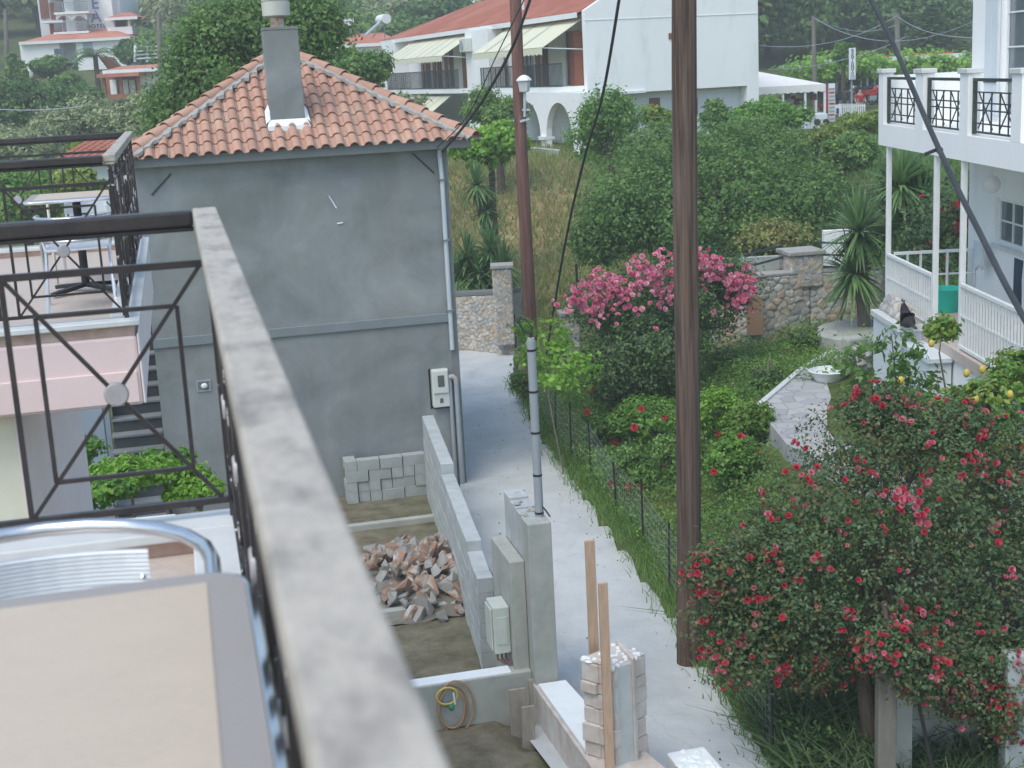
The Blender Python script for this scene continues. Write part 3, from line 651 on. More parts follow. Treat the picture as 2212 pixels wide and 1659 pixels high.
w=MB(FB); solidwall(w,UL,UR,-.2,ZT,HV,HV+.2,[(nu0,nu1,nz0,nz1)]); w.box(UL,UL+.2,HV+.201,V1,-.2,ZT); w.box(UR-.2,UR,HV+.201,V1,-.2,ZT); w.box(UL+.201,UR-.201,V1-.2,V1,-.2,ZT)
w.build('wall',M['greywall'],gh)
w=MB(FB); w.box(nu0,nu1,HV+.14,HV+.199,nz0,nz1); w.build('meter_niche',M['greytrim'],gh)
zc0,zc1=onv(660,722,HV).z,onv(660,704,HV).z
w=MB(FB); w.box(UL-.01,UR-.05,HV-.045,HV-.001,zc0-.01,zc1+.01); w.build('string_course',M['coursem'],gh,bevel=.012)
w=MB(FB); w.box(UR-.12,UR+.012,HV-.035,HV-.001,-.1,ZT-.02); w.build('corner_strip',M['greytrim'],gh)
EV=23.72; EL,ER=-.76,5.02; EZ=onv(650,324,EV).z
f=MB(FB); f.box(EL+.04,ER-.02,EV+.02,V1+.3,EZ-.13,EZ+.0); f.build('fascia',M['fascia'],gh)
CU=(EL+ER)/2; HW=(ER-EL)/2; AV=EV+HW; AZ=onv(606,108,AV).z; RISE=AZ-EZ-.03; SL=math.hypot(HW,RISE); th=math.atan2(RISE,HW)
RV=V1+.32-HW  # back apex: short ridge
if RV<AV: RV=AV
per=.243; exp_=.335
def tile_side(name,org,sd,updir,length,cut,depth=SL):
    sd=Vector(sd); up=Vector(updir)*math.cos(th)+Vector((0,0,math.sin(th))); nr=Vector((0,0,1))*math.cos(th)-Vector(updir)*math.sin(th); org=Vector(org)
    ncol=int(round(length/per)); p_=length/ncol; rows=int(depth/exp_)+1; vs=[];fs=[]; rr=random.Random(3)
    xs=[0,.03,.05,.055,.066,.085,.108,.1215,.135,.158,.177,.188,.193,.21]; 
    def hgt(x,k=1):
        q=(x-.1215)/.072
        return .075*math.sqrt(max(0,1-q*q))*k+.004
    for r in range(rows):
        for c in range(ncol):
            j=rr.uniform(-.006,.006); tw=rr.uniform(-.006,.006); o=len(vs); n=len(xs)
            for (t,lift,k) in ((r*exp_-.03+j,.030,1),(r*exp_+.17+j,.018,.95),((r+1)*exp_+.02,.004,.86)):
                for x in xs:
                    X=c*p_+x*p_/.243*1.08+tw; vs.append(org+sd*X+up*t+nr*(hgt(x,k)+lift))
            for q in range(2):
                for i in range(n-1): fs.append((o+q*n+i,o+q*n+i+1,o+(q+1)*n+i+1,o+(q+1)*n+i))
            o2=len(vs)
            for x in xs: vs.append(org+sd*(c*p_+x*p_/.243*1.08+tw)+up*(r*exp_-.03+j)+nr*(hgt(x,1)+.030-.017))
            for i in range(n-1): fs.append((o+i,o2+i,o2+i+1,o+i+1))
    me=bpy.data.meshes.new('t'); me.from_pydata([tuple(v) for v in vs],[],fs); bm=bmesh.new(); bm.from_mesh(me)
    for co,no in cut:
        bmesh.ops.bisect_plane(bm,geom=bm.verts[:]+bm.edges[:]+bm.faces[:],plane_co=co,plane_no=no,clear_outer=True)
    bm.to_mesh(me); bm.free(); m=MB(FB); m.add([v.co.copy() for v in me.vertices],[tuple(p.vertices) for p in me.polygons]); bpy.data.meshes.remove(me)
    return m.build(name,M['tile'],gh,smooth=True,fix=False)
BV=RV+HW
tile_side('tile_roof',(EL,EV,EZ),(1,0,0),(0,1,0),ER-EL,[((EL,EV,0),(-1,1,0)),((ER,EV,0),(1,1,0))])
tile_side('tile_roof',(ER,EV,EZ),(0,1,0),(-1,0,0),BV-EV,[((ER,EV,0),(-1,-1,0)),((ER,BV,0),(-1,1,0))])
tile_side('tile_roof',(EL,BV,EZ),(0,-1,0),(1,0,0),BV-EV,[((EL,EV,0),(1,-1,0)),((EL,BV,0),(1,1,0))])
b=MB(FB); b.add([(EL,EV,EZ+.003),(ER,EV,EZ+.003),(ER,BV,EZ+.003),(EL,BV,EZ+.003),(CU,AV,AZ-.04),(CU,RV,AZ-.04)],[(0,1,4),(1,2,5,4),(2,3,5),(3,0,4,5)]); b.build('roof_deck',M['mortar'],gh)
def ridge(p,q,seed):
    p,q=Vector(p),Vector(q); L=(q-p).length; n=max(1,int(L/.36)); m=MB(FB); rr=random.Random(seed); d=(q-p).normalized(); s=d.cross(Vector((0,0,1))).normalized(); u=s.cross(d)
    for i in range(n):
        a=p+d*(L*i/n-.03); b_=p+d*(L*(i+1)/n+.04); vs=[]; K=9
        for (c,r_,lift) in ((a,.125,.045),(a+d*.02,.125,.045),(b_,.095,.02)):
            for k in range(K): t=PI*k/(K-1); vs.append(c+s*r_*math.cos(t)+u*(r_*.85*math.sin(t)+lift-.01))
        for k in range(K): t=PI*k/(K-1); vs.append(a+s*.108*math.cos(t)+u*(.09*math.sin(t)+.035))
        m.add(vs,[(j*K+k,j*K+k+1,(j+1)*K+k+1,(j+1)*K+k) for j in range(2) for k in range(K-1)]+[(k,3*K+k,3*K+k+1,k+1) for k in range(K-1)])
    m.build('ridge_tiles',M['tile'],gh,smooth=True,fix=False)
    mm=MB(FB); N=int(L/.06)
    for side in (-1,1):
        vs=[];
        for i in range(N+1):
            c=p+d*(L*i/N); wd=.14+.08*(abs(((i*.06/.245)%1)-.5)*2)*rr.uniform(.5,1.2)
            inn=c+s*side*.06+u*.06; out=c+s*side*wd-Vector((0,0,wd*.36))+u*(.075+rr.uniform(-.006,.01)); low=out-Vector((0,0,.06))
            vs+=[inn,out,low]
        mm.add(vs,[(3*i+k,3*i+k+1,3*i+4+k,3*i+3+k) for i in range(N) for k in range(2)])
    mm.build('ridge_mortar',M['mortar'],gh,fix=True)
ridge((EL-.02,EV-.02,EZ+.03),(CU,AV,AZ+.02),1); ridge((ER+.02,EV-.02,EZ+.03),(CU,AV,AZ+.02),2); ridge((CU,AV,AZ+.02),(CU,RV,AZ+.02),3)
# chimney
cv=24.35; cu0,cu1=onv(587,285,cv).x,onv(664,283,cv).x-.02; cz=onv(608,58,cv).z; cb=EZ+.25
c=MB(FB); c.box(cu0,cu1,cv,cv+.5,cb-.3,cz-.045); ch=c.build('chimney',M['greywall'],gh,bevel=.008)
c=MB(FB); c.box(cu0-.008,cu1+.008,cv-.008,cv+.508,cz-.044,cz); c.build('chimney_cap',M['greytrim'],ch,bevel=.004)
cc=((cu0+cu1)/2-.03,cv+.22)
z2=onv(600,34,cv+.2).z
c=MB(FB); c.lathe((cc[0],cc[1],cz+.001),[(.118,0),(.118,z2-cz-.0)],18); c.build('flue_pipe',M['rust'],ch,smooth=True)
c=MB(FB); c.lathe((cc[0],cc[1],z2),[(.20,-.02),(.235,0),(.235,.22),(.215,.225),(.215,.245),(.235,.25),(.235,.33),(.12,.40)],20); c.build('cowl',M['flue'],ch,smooth=True)
fl=MB(FB)
def fz(v): return EZ+(v-EV)*math.tan(th)
rr=random.Random(5); pts=[]
zf=fz(cv)+.12
for i in range(13): pts.append((cu0-.07+(cu1-cu0+.14)*i/12,cv-.10-.03*rr.random(),zf-.10+.02*rr.random()))
vs=[];
for p in pts: vs+=[(min(max(p[0],cu0-.02),cu1+.02),cv-.003,zf+.02),p,(p[0],p[1],p[2]-.08)]
fl.add(vs,[(3*i+k,3*i+k+1,3*i+4+k,3*i+3+k) for i in range(12) for k in range(2)])
for sx,x in ((-1,cu0),(1,cu1)):
    a=[(x+sx*.002,cv-.02,zf+.03),(x+sx*.075,cv-.09,zf-.03),(x+sx*.06,cv+.30,fz(cv+.3)+.13),(x+sx*.002,cv+.34,fz(cv+.34)+.20),(x+sx*.002,cv+.0,zf+.16)]
    fl.prism(a,(sx*.012,0,-.02))
fl.build('flashing',M['foam'],ch)
# downpipe
px=[(948,322),(955,420),(963,520),(972,640),(979,755)]; pp=[onv(x,y,HV-.07) for x,y in px]; uu=pp[2].x
c=MB(FB); c.tube([(uu-.03,HV-.2,EZ-.14),(uu-.02,HV-.07,EZ-.26),(uu,HV-.07,5.6),(uu,HV-.07,pp[-1].z)],.042,10); dp=c.build('downpipe',M['pvcl'],gh,smooth=True)
c=MB(FB)
for z in (5.5,4.45,3.2): c.box(uu-.06,uu+.06,HV-.13,HV-.029,z,z+.03)
c.build('pipe_clip',M['greytrim'],dp)
a=onv(982,812,HV-.06); bt=onv(996,1025,HV-.06)
c=MB(FB); uu2=onv(990,900,HV-.08).x; c.tube([(uu2-.14,HV-.08,a.z-.01),(uu2-.06,HV-.08,a.z+.0),(uu2-.01,HV-.09,a.z-.05),(uu2,HV-.09,a.z-.13)],.05,10); c.build('pipe_elbow',M['pvcp'],gh,smooth=True)
c=MB(FB); c.tube([(uu2,HV-.09,a.z-.131),(uu2,HV-.09,0)],.048,10); c.tube([(uu2-.11,HV-.07,a.z-.05),(uu2-.11,HV-.07,0)],.035,8); c.build('riser_pipe',M['pvc'],gh,smooth=True)
# electricity meter box
m0=onv(932,800,HV-.1); m1=onv(973,878,HV-.1); t=BT('meter_box','white electricity meter box set in a niche on the grey house','meter box',(m0.x+m1.x)/2,HV-.1,m1.z); 
c=MB(FB); c.box(m0.x,m1.x,HV-.10,HV+.14,m1.z,m0.z); c.build('case',M['meter'],t,bevel=.015)
xm=(m0.x+m1.x)/2; zz=m1.z; hh=m0.z-m1.z
c=MB(FB); c.box(m0.x+.015,m1.x-.015,HV-.13,HV-.101,zz+hh*.38,m0.z-.02); c.build('cover',M['meter'],t,bevel=.01)
c=MB(FB); c.box(xm-.055,xm+.065,HV-.135,HV-.1305,zz+hh*.55,zz+hh*.85); c.build('window',M['mglass'],t)
c=MB(FB); c.box(xm-.03,xm+.03,HV-.106,HV-.101,zz+hh*.12,zz+hh*.24); c.build('label_plate',M['mglass'],t)
# wall fixings
def wallbit(name,label,cat,p,q,r,m,n=6):
    c=MB(FB); c.tube([p,q],r,n); o=c.build(name,m,loc=tuple(FB@Vector(p))); return props(o,label,cat)
p=onv(711,424,HV-.02); q=onv(727,450,HV-.25); wallbit('wall_rod','thin pale metal rod sticking out of the grey wall','rod',(p.x,HV-.001,p.z),tuple(q),.013,M['pvcl'])
p=onv(735,483,HV-.03); wallbit('wall_plug','small white plug in the middle of the grey wall','plug',(p.x-.05,HV-.004,p.z),(p.x+.05,HV-.02,p.z+.01),.014,M['foam'])
def chainmark(name,label,pts):
    c=MB(FB); P=[onv(x,y,HV-.02) for x,y in pts]; n=14
    for i in range(n):
        k=P[0].lerp(P[1],i/(n-1)); c.rbox((k.x,HV-.012,k.z),(.03,.02,.022),Matrix.Rotation(.7,4,'Y'))
    o=c.build(name,M['black'],loc=tuple(FB@Vector(P[0]))); props(o,label,'rebar')
chainmark('ribbed_rod','dark ribbed rod lying diagonally on the upper right of the grey wall',[(893,333),(936,372)])
chainmark('ribbed_rod','dark ribbed rod lying diagonally on the upper left of the grey wall',[(368,377),(329,420)])
p=onv(440,833,HV); t=BT('junction_box','open junction box with a white plug on the lower grey wall','junction box',p.x,HV,p.z)
c=MB(FB); solidwall(c,p.x-.12,p.x+.12,p.z-.1,p.z+.1,HV-.02,HV-.001,[(p.x-.095,p.x+.095,p.z-.075,p.z+.075)]); c.build('frame',M['pvc'],t)
c=MB(FB); c.box(p.x-.09,p.x+.09,HV-.008,HV-.001,p.z-.07,p.z+.07); c.build('back_plate',M['greytrim'],t)
c=MB(FB); c.sphere((p.x+.01,HV-.03,p.z),(.055,.03,.05),8,6); c.build('plug',M['foam'],t,smooth=True)
# outside stair and porch to the left
st=MB(FB); tr=MB(FB); n=14; rise,run=.235,.27
for k in range(n):
    z=.2+k*rise; v=23.4+k*run; st.box(-1.52,UL-.03,v,v+run+.001,-.2 if k==0 else z-rise+.002,z-.045); tr.box(-1.54,UL-.03,v-.03,v+run-.002,z-.043,z)
st.build('stair',M['tread'],gh); tr.build('stair_treads',M['stair'],gh,bevel=.006)
c=MB(FB); c.box(-1.98,-1.56,23.3,23.7,-.2,4.6); c.build('porch_pillar',M['bluewall'],gh)
c=MB(FB); solidwall(c,-6,-1.56,-.2,4.4,25.0,25.2,[(-2.62,-2.05,-.1,2.0)]); c.build('porch_wall',M['bluewall'],gh)
c=MB(FB); c.box(-2.62,-2.05,25.10,25.15,-.1,2.0); d=c.build('door',M['reddoor'],gh)
c=MB(FB)
for a_,b_ in ((.15,.9),(1.05,1.85)):
    c.box(-2.55,-2.12,25.075,25.099,a_,b_)
c.build('door_panel',M['reddoor'],d)
c=MB(FB); c.sphere((-2.12,25.05,1.0),.03,8,6); c.build('door_handle',M['chrome'],d,smooth=True)
# ================================================================ building plot between the houses
def block_mesh():
    m=MB(); L,W,Hh=.39,.195,.19
    vs=[(-L/2,-W/2),(L/2,-W/2),(L/2,W/2),(-L/2,W/2)]
    m.box(-L/2,L/2,-W/2,-W/2+.03,0,Hh); m.box(-L/2,L/2,W/2-.03,W/2,0,Hh); m.box(-L/2,-L/2+.03,-W/2+.0301,W/2-.0301,0,Hh); m.box(L/2-.03,L/2,-W/2+.0301,W/2-.0301,0,Hh); m.box(-.015,.015,-W/2+.0301,W/2-.0301,0,Hh); m.box(-L/2+.0301,-.0151,-W/2+.0301,W/2-.0301,Hh-.025,Hh-.002);m.box(.0151,L/2-.0301,-W/2+.0301,W/2-.0301,Hh-.025,Hh-.002)
    return m
bproto=block_mesh().build('cinder_block',[M['block']],loc=(0,0,0),bevel=.004); bme=bproto.data
first=[True]
def put(proto,nm,loc,rot,label,cat,group=None,sc=1,matx=None):
    o=proto if first[0] and proto is bproto else proto.copy()
    if o is proto: first[0]=False
    else: COL.objects.link(o)
    o.name=nm; o.location=loc; o.rotation_euler=rot; o.scale=(sc,)*3 if not hasattr(sc,'__len__') else sc
    props(o,label,cat,group); return o
rr=random.Random(11); cgm=bme.copy(); cgm.materials.clear(); cgm.materials.append(M['blockb'])
bw_=bme.copy(); bw_.materials.clear(); bw_.materials.append(M['brickpier'])
ub=onv(905,1080,23.8).x
for row in range(4):
    u=ub+.12; lim=onv(742,1000,23.8).x+.05
    if row==3: lim=onv(760,1000,23.8).x
    while u>lim:
        end=rr.random()<.45; wdt=.20 if end else .40; u-=wdt/2+.002
        if row==3 and rr.random()<.12: u-=wdt/2+.004; continue
        p=FB@Vector((u,(23.72 if end else 23.62)+rr.uniform(-.02,.02),.0+row*.192))
        hollow=rr.random()<.05 and row>2
        rot=(-PI/2,0,A+rr.uniform(-.02,.02)) if hollow else (0,0,A+(PI/2 if end else 0)+rr.uniform(-.025,.025))
        if hollow: p.z+=.098
        o=put(bproto,'cinder_block',tuple(p),rot,'hollow cement block showing its cores in the stack by the grey house' if hollow else 'plain cement block stacked against the foot of the grey house','cement block','cement blocks stacked by the grey house')
        q=rr.random()
        if not hollow and q<.10: o.data=cgm; o['label']='browner cement block in the stack against the grey house'; 
        else: pass
        u-=wdt/2+.004
# low white block wall along the lane, stepping down
def wbox(mb,p,q,w_,z0,z1):
    p,q=Vector((p[0],p[1],0)),Vector((q[0],q[1],0)); d=(q-p).normalized(); n=Vector((d.y,-d.x,0))*w_
    mb.prism([(p.x,p.y,z0),(q.x,q.y,z0),(q.x+n.x,q.y+n.y,z0),(p.x+n.x,p.y+n.y,z0)],(0,0,z1-z0))
a=onz(911,898,1.5); b=onz(1050,1290,1.3); dirv=(Vector((b.x,b.y,0))-Vector((a.x,a.y,0))).normalized(); Ltot=(b-a).length-.9
a2=Vector((a.x,a.y,0))-dirv*.0
t=thing('block_wall','long low white block wall stepping down beside the lane','wall',(a.x,a.y,0),0)
m=MB(); rr=random.Random(2); s=0; i=0; nrm=Vector((dirv.y,-dirv.x,0))
if nrm.x<0: nrm=-nrm
zt=1.50
while s<Ltot:
    l=min(.4,Ltot-s); z1=1.50-(0.0 if s<3.0 else .16)-(0 if s<6.3 else .14)
    for row in range(8):
        zlo=z1-(row+1)*.2; off=.2 if row%2 else 0
        p=a2+dirv*(s+off*0+.003); q=a2+dirv*(s+l-.003); e=rr.uniform(-.004,.004)
        pts=[p+nrm*e,q+nrm*e,q+nrm*(.2+e),p+nrm*(.2+e)]
        m.prism([(v.x,v.y,zlo+.003) for v in pts],(0,0,.194))
    s+=l
m.build('blocks',M['blockw'],t,bevel=.004)
m=MB(); p=a2+nrm*.015+dirv*.01; q=a2+dirv*(Ltot-.01)+nrm*.015; m.prism([(p.x,p.y,-.2),(q.x,q.y,-.2),((q+nrm*.17).x,(q+nrm*.17).y,-.2),((p+nrm*.17).x,(p+nrm*.17).y,-.2)],(0,0,1.25)); m.build('mortar_core',M['mortar'],t)
# structures near the gate, placed in frame B
def up(px,py,pz): return bz(px,py,pz)
E0=.45
fr=bz(1157,1477,E0); frR=bz(1207,1470,E0); vA=fr.y
topA=onv(1146,1133,vA).z; uA0=fr.x; uA1=frR.x
t=BT('gate_pillar','tall pale concrete gate pillar carrying a grey conduit pole','pillar',(uA0+uA1)/2,vA,0)
m=MB(FB); m.box(uA0,uA1,vA,vA+.30,-.3,topA); m.build('front_pier',M['pillarc'],t,bevel=.012)
m=MB(FB)
for k,(dv,dz) in enumerate(((.302,.0),(.602,.02),(.902,.05))): m.box(uA0+.01,uA1-.03,vA+dv,vA+dv+.296,-.3,topA+dz)
m.build('rear_blocks',M['blockw'],t,bevel=.01)
m=MB(FB); rr=random.Random(9)
for k in range(26): x=rr.uniform(uA0+.02,uA1-.03); y=rr.uniform(vA+.05,vA+1.15); z=topA+(.0 if y<vA+.3 else .02 if y<vA+.6 else .05); s=rr.uniform(.02,.05); m.sphere((x,y,z-.012),(s,s*1.2,.018),6,4)
m.build('mortar_lumps',M['mortar'],t)
# meter panel slab and box on it
fb0=bz(1112,1435,.62); vB=fb0.y; uB0=fb0.x; uB1=uA0-.003; topB=onv(1101,1215,vB).z
t=BT('meter_slab','squat concrete slab in front of the gate pillar, with a green box on its side','slab',uB0,vB,0)
m=MB(FB); m.box(uB0,uB1,vB,vB+.95,-.3,topB); m.build('slab',M['pillarc'],t,bevel=.012)
vC=vB+.12; cz1=onu_=None
c0=onv(1050,1300,vC); zc1_=onv(1094,1310,vC).z; zc0_=onv(1090,1412,vC).z
t=BT('electric_box','pale green plastic electric box with a square door beside the gate pillar','electric box',uB0-.1,vC,zc0_)
m=MB(FB); m.box(uB0-.20,uB0-.004,vC,vC+.36,zc0_,zc1_); m.build('case',M['boxgreen'],t,bevel=.015)
m=MB(FB); m.box(uB0-.225,uB0-.203,vC+.03,vC+.33,zc0_+.04,zc1_-.03); m.build('door',M['boxgreen'],t,bevel=.008)
m=MB(FB); m.box(uB0-.17,uB0-.04,vC-.012,vC-.002,zc0_+.12,zc1_-.12); m.build('panel',M['boxgreen'],t,bevel=.004)
m=MB(FB)
for k in range(3): m.tube([(uB0-.05-.05*k,vC+.1,zc0_),(uB0-.06-.05*k,vC+.05,zc0_-.08),(uB0-.02-.03*k,vC+.02,zc0_-.13),(uB0+.0,vC-.03,zc0_-.10)],.012,6)
m.build('cable_tail',M['polered'],t,smooth=True)
# cross wall with white top, low lane wall, pit
cl=bz(950,1458,.55); cr_=bz(1147,1437,.55); vD=(cl.y+cr_.y)/2-.2
t=BT('cross_wall','grey foundation wall with whitened top crossing the building plot','wall',1,vD,0)
m=MB(FB); m.box(-.4,uB1,vD,vD+.22,-.5,.55); m.build('wall',M['pillarc'],t,bevel=.01)
m=MB(FB); m.box(-.4,uB0-.06,vD+.01,vD+.21,.551,.565); m.build('white_top',M['foam'],t)
m=MB(FB); m.box(-.4,uB1-.3,vD-.14,vD-.002,-.5,-.12); m.build('footing',M['pillarc'],t)
e0=bz(1130,1445,E0); e1=bz(1262,1632,E0); e2=e1+(e1-e0)*.8
pE=[(e0.x,e0.y),(e1.x,e1.y),(e2.x,e2.y),(e2.x+.9,e2.y),(e1.x+.55,e1.y+.3),(uA1,vA-.002),(uA0+.0,vA-.002)]
t=BT('lane_wall','brown sided low wall between the pit and the lane','wall',e0.x,e0.y,0)
m=MB(FB); m.prism([(x,y,-.6) for x,y in pE],(0,0,.6+E0-.02)); m.build('wall',M['brickpier'],t)
s0=bz(1163,1482,E0); s1=bz(1222,1473,E0); s2=bz(1300,1560,E0); s3=bz(1270,1632,E0)
m=MB(FB); m.prism([(s0.x,s0.y,E0-.005),(s1.x,s1.y,E0-.005),(s2.x,s2.y,E0-.005),(s3.x,s3.y,E0-.005)],(0,0,.03)); o=m.build('foam_sheet',M['foam'],loc=tuple(FB@s0)); props(o,'smooth white sheet lying on the low wall beside the lane','sheet')
# brick pier and studs
vF=12.35; tF=onv(1313,1432,vF).z
def ring(k,z): return [tuple(bz(x,y,tF)[:2])+(z,) for x,y in k]
cor=[(1253,1422),(1325,1441),(1367,1428),(1328,1389)]
pl_=bz(1253,1422,tF); pf=bz(1325,1441,tF); pr_=bz(1367,1428,tF); pb2=bz(1328,1389,tF)
t=BT('brick_pier','rough pinkish brick pier plastered on one side, at the lane edge','pier',pf.x,pf.y,0)
rr=random.Random(4); m=MB(FB); z=-.4; dl=(pf-pl_); dr=(pr_-pf); nl=Vector((dl.y,-dl.x,0)).normalized(); nb=(pb2-pl_)
while z<tF-.02:
    h=min(rr.choice((.12,.2,.17)),tF-z); k0=0
    while k0<.999:
        k1=min(1,k0+rr.uniform(.3,.6)); k1=1 if k1>.85 else k1; e=rr.uniform(-.03,.02)
        a_=pl_+dl*k0+nl*e; b_=pl_+dl*(k1-.004)+nl*(e+rr.uniform(-.012,.012)); m.prism([(a_.x,a_.y,z),(b_.x,b_.y,z),(b_.x+nb.x*.9,b_.y+nb.y*.9,z),(a_.x+nb.x*.9,a_.y+nb.y*.9,z)],(0,0,h-rr.uniform(.002,.008))); k0=k1
    z+=h
m.build('bricks',M['brickpier'],t,bevel=.012)
m=MB(FB); q1=pf+dr*.03-dl*.06; m.prism([(q1.x,q1.y,-.4),(pr_.x,pr_.y,-.4),(pb2.x,pb2.y,-.4),(pl_.x+dl.x*.5+nb.x*.5,pl_.y+dl.y*.5+nb.y*.5,-.4)],(0,0,tF+.385)); m.build('plaster_core',M['blockw'],t,bevel=.01)
m=MB(FB); e_=pr_-dr*.12; n2=Vector((dr.y,-dr.x,0)).normalized()*.03; m.prism([(e_.x+n2.x,e_.y+n2.y,-.4),(pr_.x+.03,pr_.y,-.4),(pb2.x+.06,pb2.y,-.4),(pb2.x-.0,pb2.y-.03,-.4)],(0,0,tF+.44)); m.build('outer_bricks',M['brickpier'],t,bevel=.01)
m=MB(FB)
for k in range(34):
    a_=rr.random();b_=rr.random(); q=pl_+dl*a_+nb*b_; s=rr.uniform(.02,.05); m.sphere((q.x,q.y,tF-.02),(s,s,.03*rr.random()+.012),6,4)
m.build('mortar_lumps',M['foam'],t)
uF0=pl_.x
def stud(px0,px1,pyt,v,label,zb=-.3,tilt=0,mt='wood'):
    a_=onv(px0,pyt,v); b_=onv(px1,pyt,v); m=MB(FB); m.prism([(a_.x,v,zb),(b_.x,v,zb),(b_.x,v+.035,zb),(a_.x,v+.035,zb)],(tilt,0,a_.z-zb)); o=m.build('wooden_stud',M[mt],loc=tuple(FB@Vector((a_.x,v,zb))),bevel=.003); props(o,label,'timber',None)
stud(1264,1285,1170,pb2.y+.02,'taller upright pine board behind the brick pier')
stud(1293,1313,1262,pf.y-.07,'shorter upright pine board in front of the brick pier')
stud(1100,1136,1492,vD-.42,'old wide board standing upright in the pit corner',-.45,0,'oldwood')
stud(1122,1150,1530,vD-.62,'second old board leaning in the pit next to the low wall',-.45,.03,'oldwood')
stud(1142,1152,1470,vD-.3,'thin grey batten standing in the pit corner',-.45,0,'oldwood')
m=MB(FB); p=bz(1092,1640,-.35); m.box(p.x-.08,p.x+.08,p.y-.1,p.y+.1,-.46,-.2); o=m.build('wood_offcut',M['oldwood'],loc=tuple(FB@p),bevel=.008); props(o,'short block of wood lying on the pit floor','wood block')
# hose hanging on cross wall
hc=onv(975,1520,vD-.05); t=BT('garden_hose','faded yellow and orange hose coiled on the cross wall','hose',hc.x,vD-.05,hc.z-.4)
for k,(rx,rz_,dx,mm_) in enumerate(((.17,.27,.02,'hose'),(.21,.32,.05,'hose'),(.15,.24,0,'hose'),(.12,.10,-.05,'yellow'))):
    m=MB(FB); cz_=hc.z+(.0 if k<3 else .17); m.tube([(hc.x+dx+rx*math.cos(2*PI*i/24),vD-.03-.02*k,cz_-.05+rz_*math.sin(2*PI*i/24)) for i in range(24)],.012,8,closed=True); m.build('coil',M[mm_],t,smooth=True)
m=MB(FB); m.box(hc.x-.10,hc.x+.03,vD-.03,vD-.002,hc.z-.02,hc.z+.16); m.build('tap_plate',M['pvc'],t,bevel=.006)
m=MB(FB); m.tube([(hc.x+.02,vD-.12,hc.z+.16),(hc.x+.03,vD-.12,hc.z+.02)],.01,6); m.build('tap',M['foam'],t)
m=MB(FB); m.sphere((hc.x-.01,vD-.11,hc.z-.02),(.035,.03,.04),8,6); m.build('nozzle',M['green'],t,smooth=True)
m=MB(FB); p=bz(1075,1655,-.43); m.tube([(p.x+.28*math.cos(a_/10)-.15,p.y+.2*math.sin(a_/10)-.1,-.42+.002*a_) for a_ in range(0,120,3)],.014,8); o=m.build('green_hose',M['green'],loc=tuple(FB@p),smooth=True); props(o,'green hose coiled on the floor of the pit','hose')
# cross footing on far side of rubble and rubble chunks
for pxa,pxb,py,lab in ((790,990,1133,'thin concrete footing strip behind the rubble heap'),(860,1000,1318,'thin concrete footing strip in front of the rubble heap')):
    a_=bz(pxa,py,.08); b_=bz(pxb,py-12,.08); m=MB(FB); m.box(a_.x-1.2,b_.x+.1,a_.y-.06,a_.y+.08,-.5,.10); o=m.build('footing_strip',M['pillarc'],loc=tuple(FB@a_),bevel=.01); props(o,lab,'footing')
chunks=[]
for s in range(8):
    r=np.random.default_rng(s); bm=bmesh.new(); 
    for p in r.uniform(-1,1,(14,3))*np.array([.12,.09,.06]): bm.verts.new(p)
    bmesh.ops.convex_hull(bm,input=bm.verts); 
    for v in [v for v in bm.verts if not v.link_faces]: bm.verts.remove(v)
    me=bpy.data.meshes.new('brick_rubble'); bm.to_mesh(me); bm.free(); me.materials.append(M['chunk'] if s%8<5 else M['chunkg']); chunks.append(me)
rr=random.Random(21); c0=bz(920,1225,.2); n=0; GR='broken bricks in the rubble heap'
for k in range(250):
    x=rr.gauss(0,.75); y=rr.gauss(0,1.0)
    q=(x/1.35)**2+(y/1.75)**2
    if q>1 or c0.x+x>bz(985,1200,.2).x-.05: continue
    
    z=.04+.40*(1-q)*rr.uniform(.5,1); me=rr.choice(chunks); o=bpy.data.objects.new('brick_rubble',me); COL.objects.link(o)
    o.location=FB@Vector((c0.x+x,c0.y+y,z)); o.rotation_euler=[rr.uniform(0,6) for _ in range(3)]; s=rr.uniform(.85,1.55); o.scale=(s,s,s)
    props(o,'broken red brick piece in the rubble heap' if me.materials[0]==M['chunk'] else 'broken grey cement piece in the rubble heap','rubble',GR if me.materials[0]==M['chunk'] else 'grey cement pieces in the rubble heap'); n+=1
m=MB(FB); vs=[];N_=18
for i in range(N_+1):
    for j in range(N_+1):
        x=(i/N_*2-1)*1.2;y=(j/N_*2-1)*1.6; q=(x/1.25)**2+(y/1.65)**2; vs.append((c0.x+x*(1 if x<0 else .8),c0.y+y,.0+.20*max(0,1-q)+rr.uniform(0,.03)))
m.add(vs,[(i*(N_+1)+j,(i+1)*(N_+1)+j,(i+1)*(N_+1)+j+1,i*(N_+1)+j+1) for i in range(N_) for j in range(N_)]); o=m.build('rubble_dust',M['dirt'],loc=tuple(FB@Vector((c0.x,c0.y,0)))); props(o,'fine debris heaped under the broken bricks','debris',kind='stuff')
# box at the bottom edge
p=onz(1500,1690,.0); t0=onz(1450,1640,.35)
m=MB(); bx=onz(1500,1640,.35); m.rbox((bx.x,bx.y,.17),(.42,.5,.34),Matrix.Rotation(.25,4,'Z')); o=m.build('plaster_crate',M['foam'],loc=(bx.x,bx.y,0),bevel=.02); props(o,'plaster splashed white crate standing on the lane','crate')
rr=random.Random(8); m=MB()
for k in range(14): s=rr.uniform(.03,.07); m.sphere((bx.x+rr.uniform(-.18,.18),bx.y+rr.uniform(-.2,.2),.34),(s,s,.02),6,4)
o2=m.build('plaster_lump',M['foam'],o)
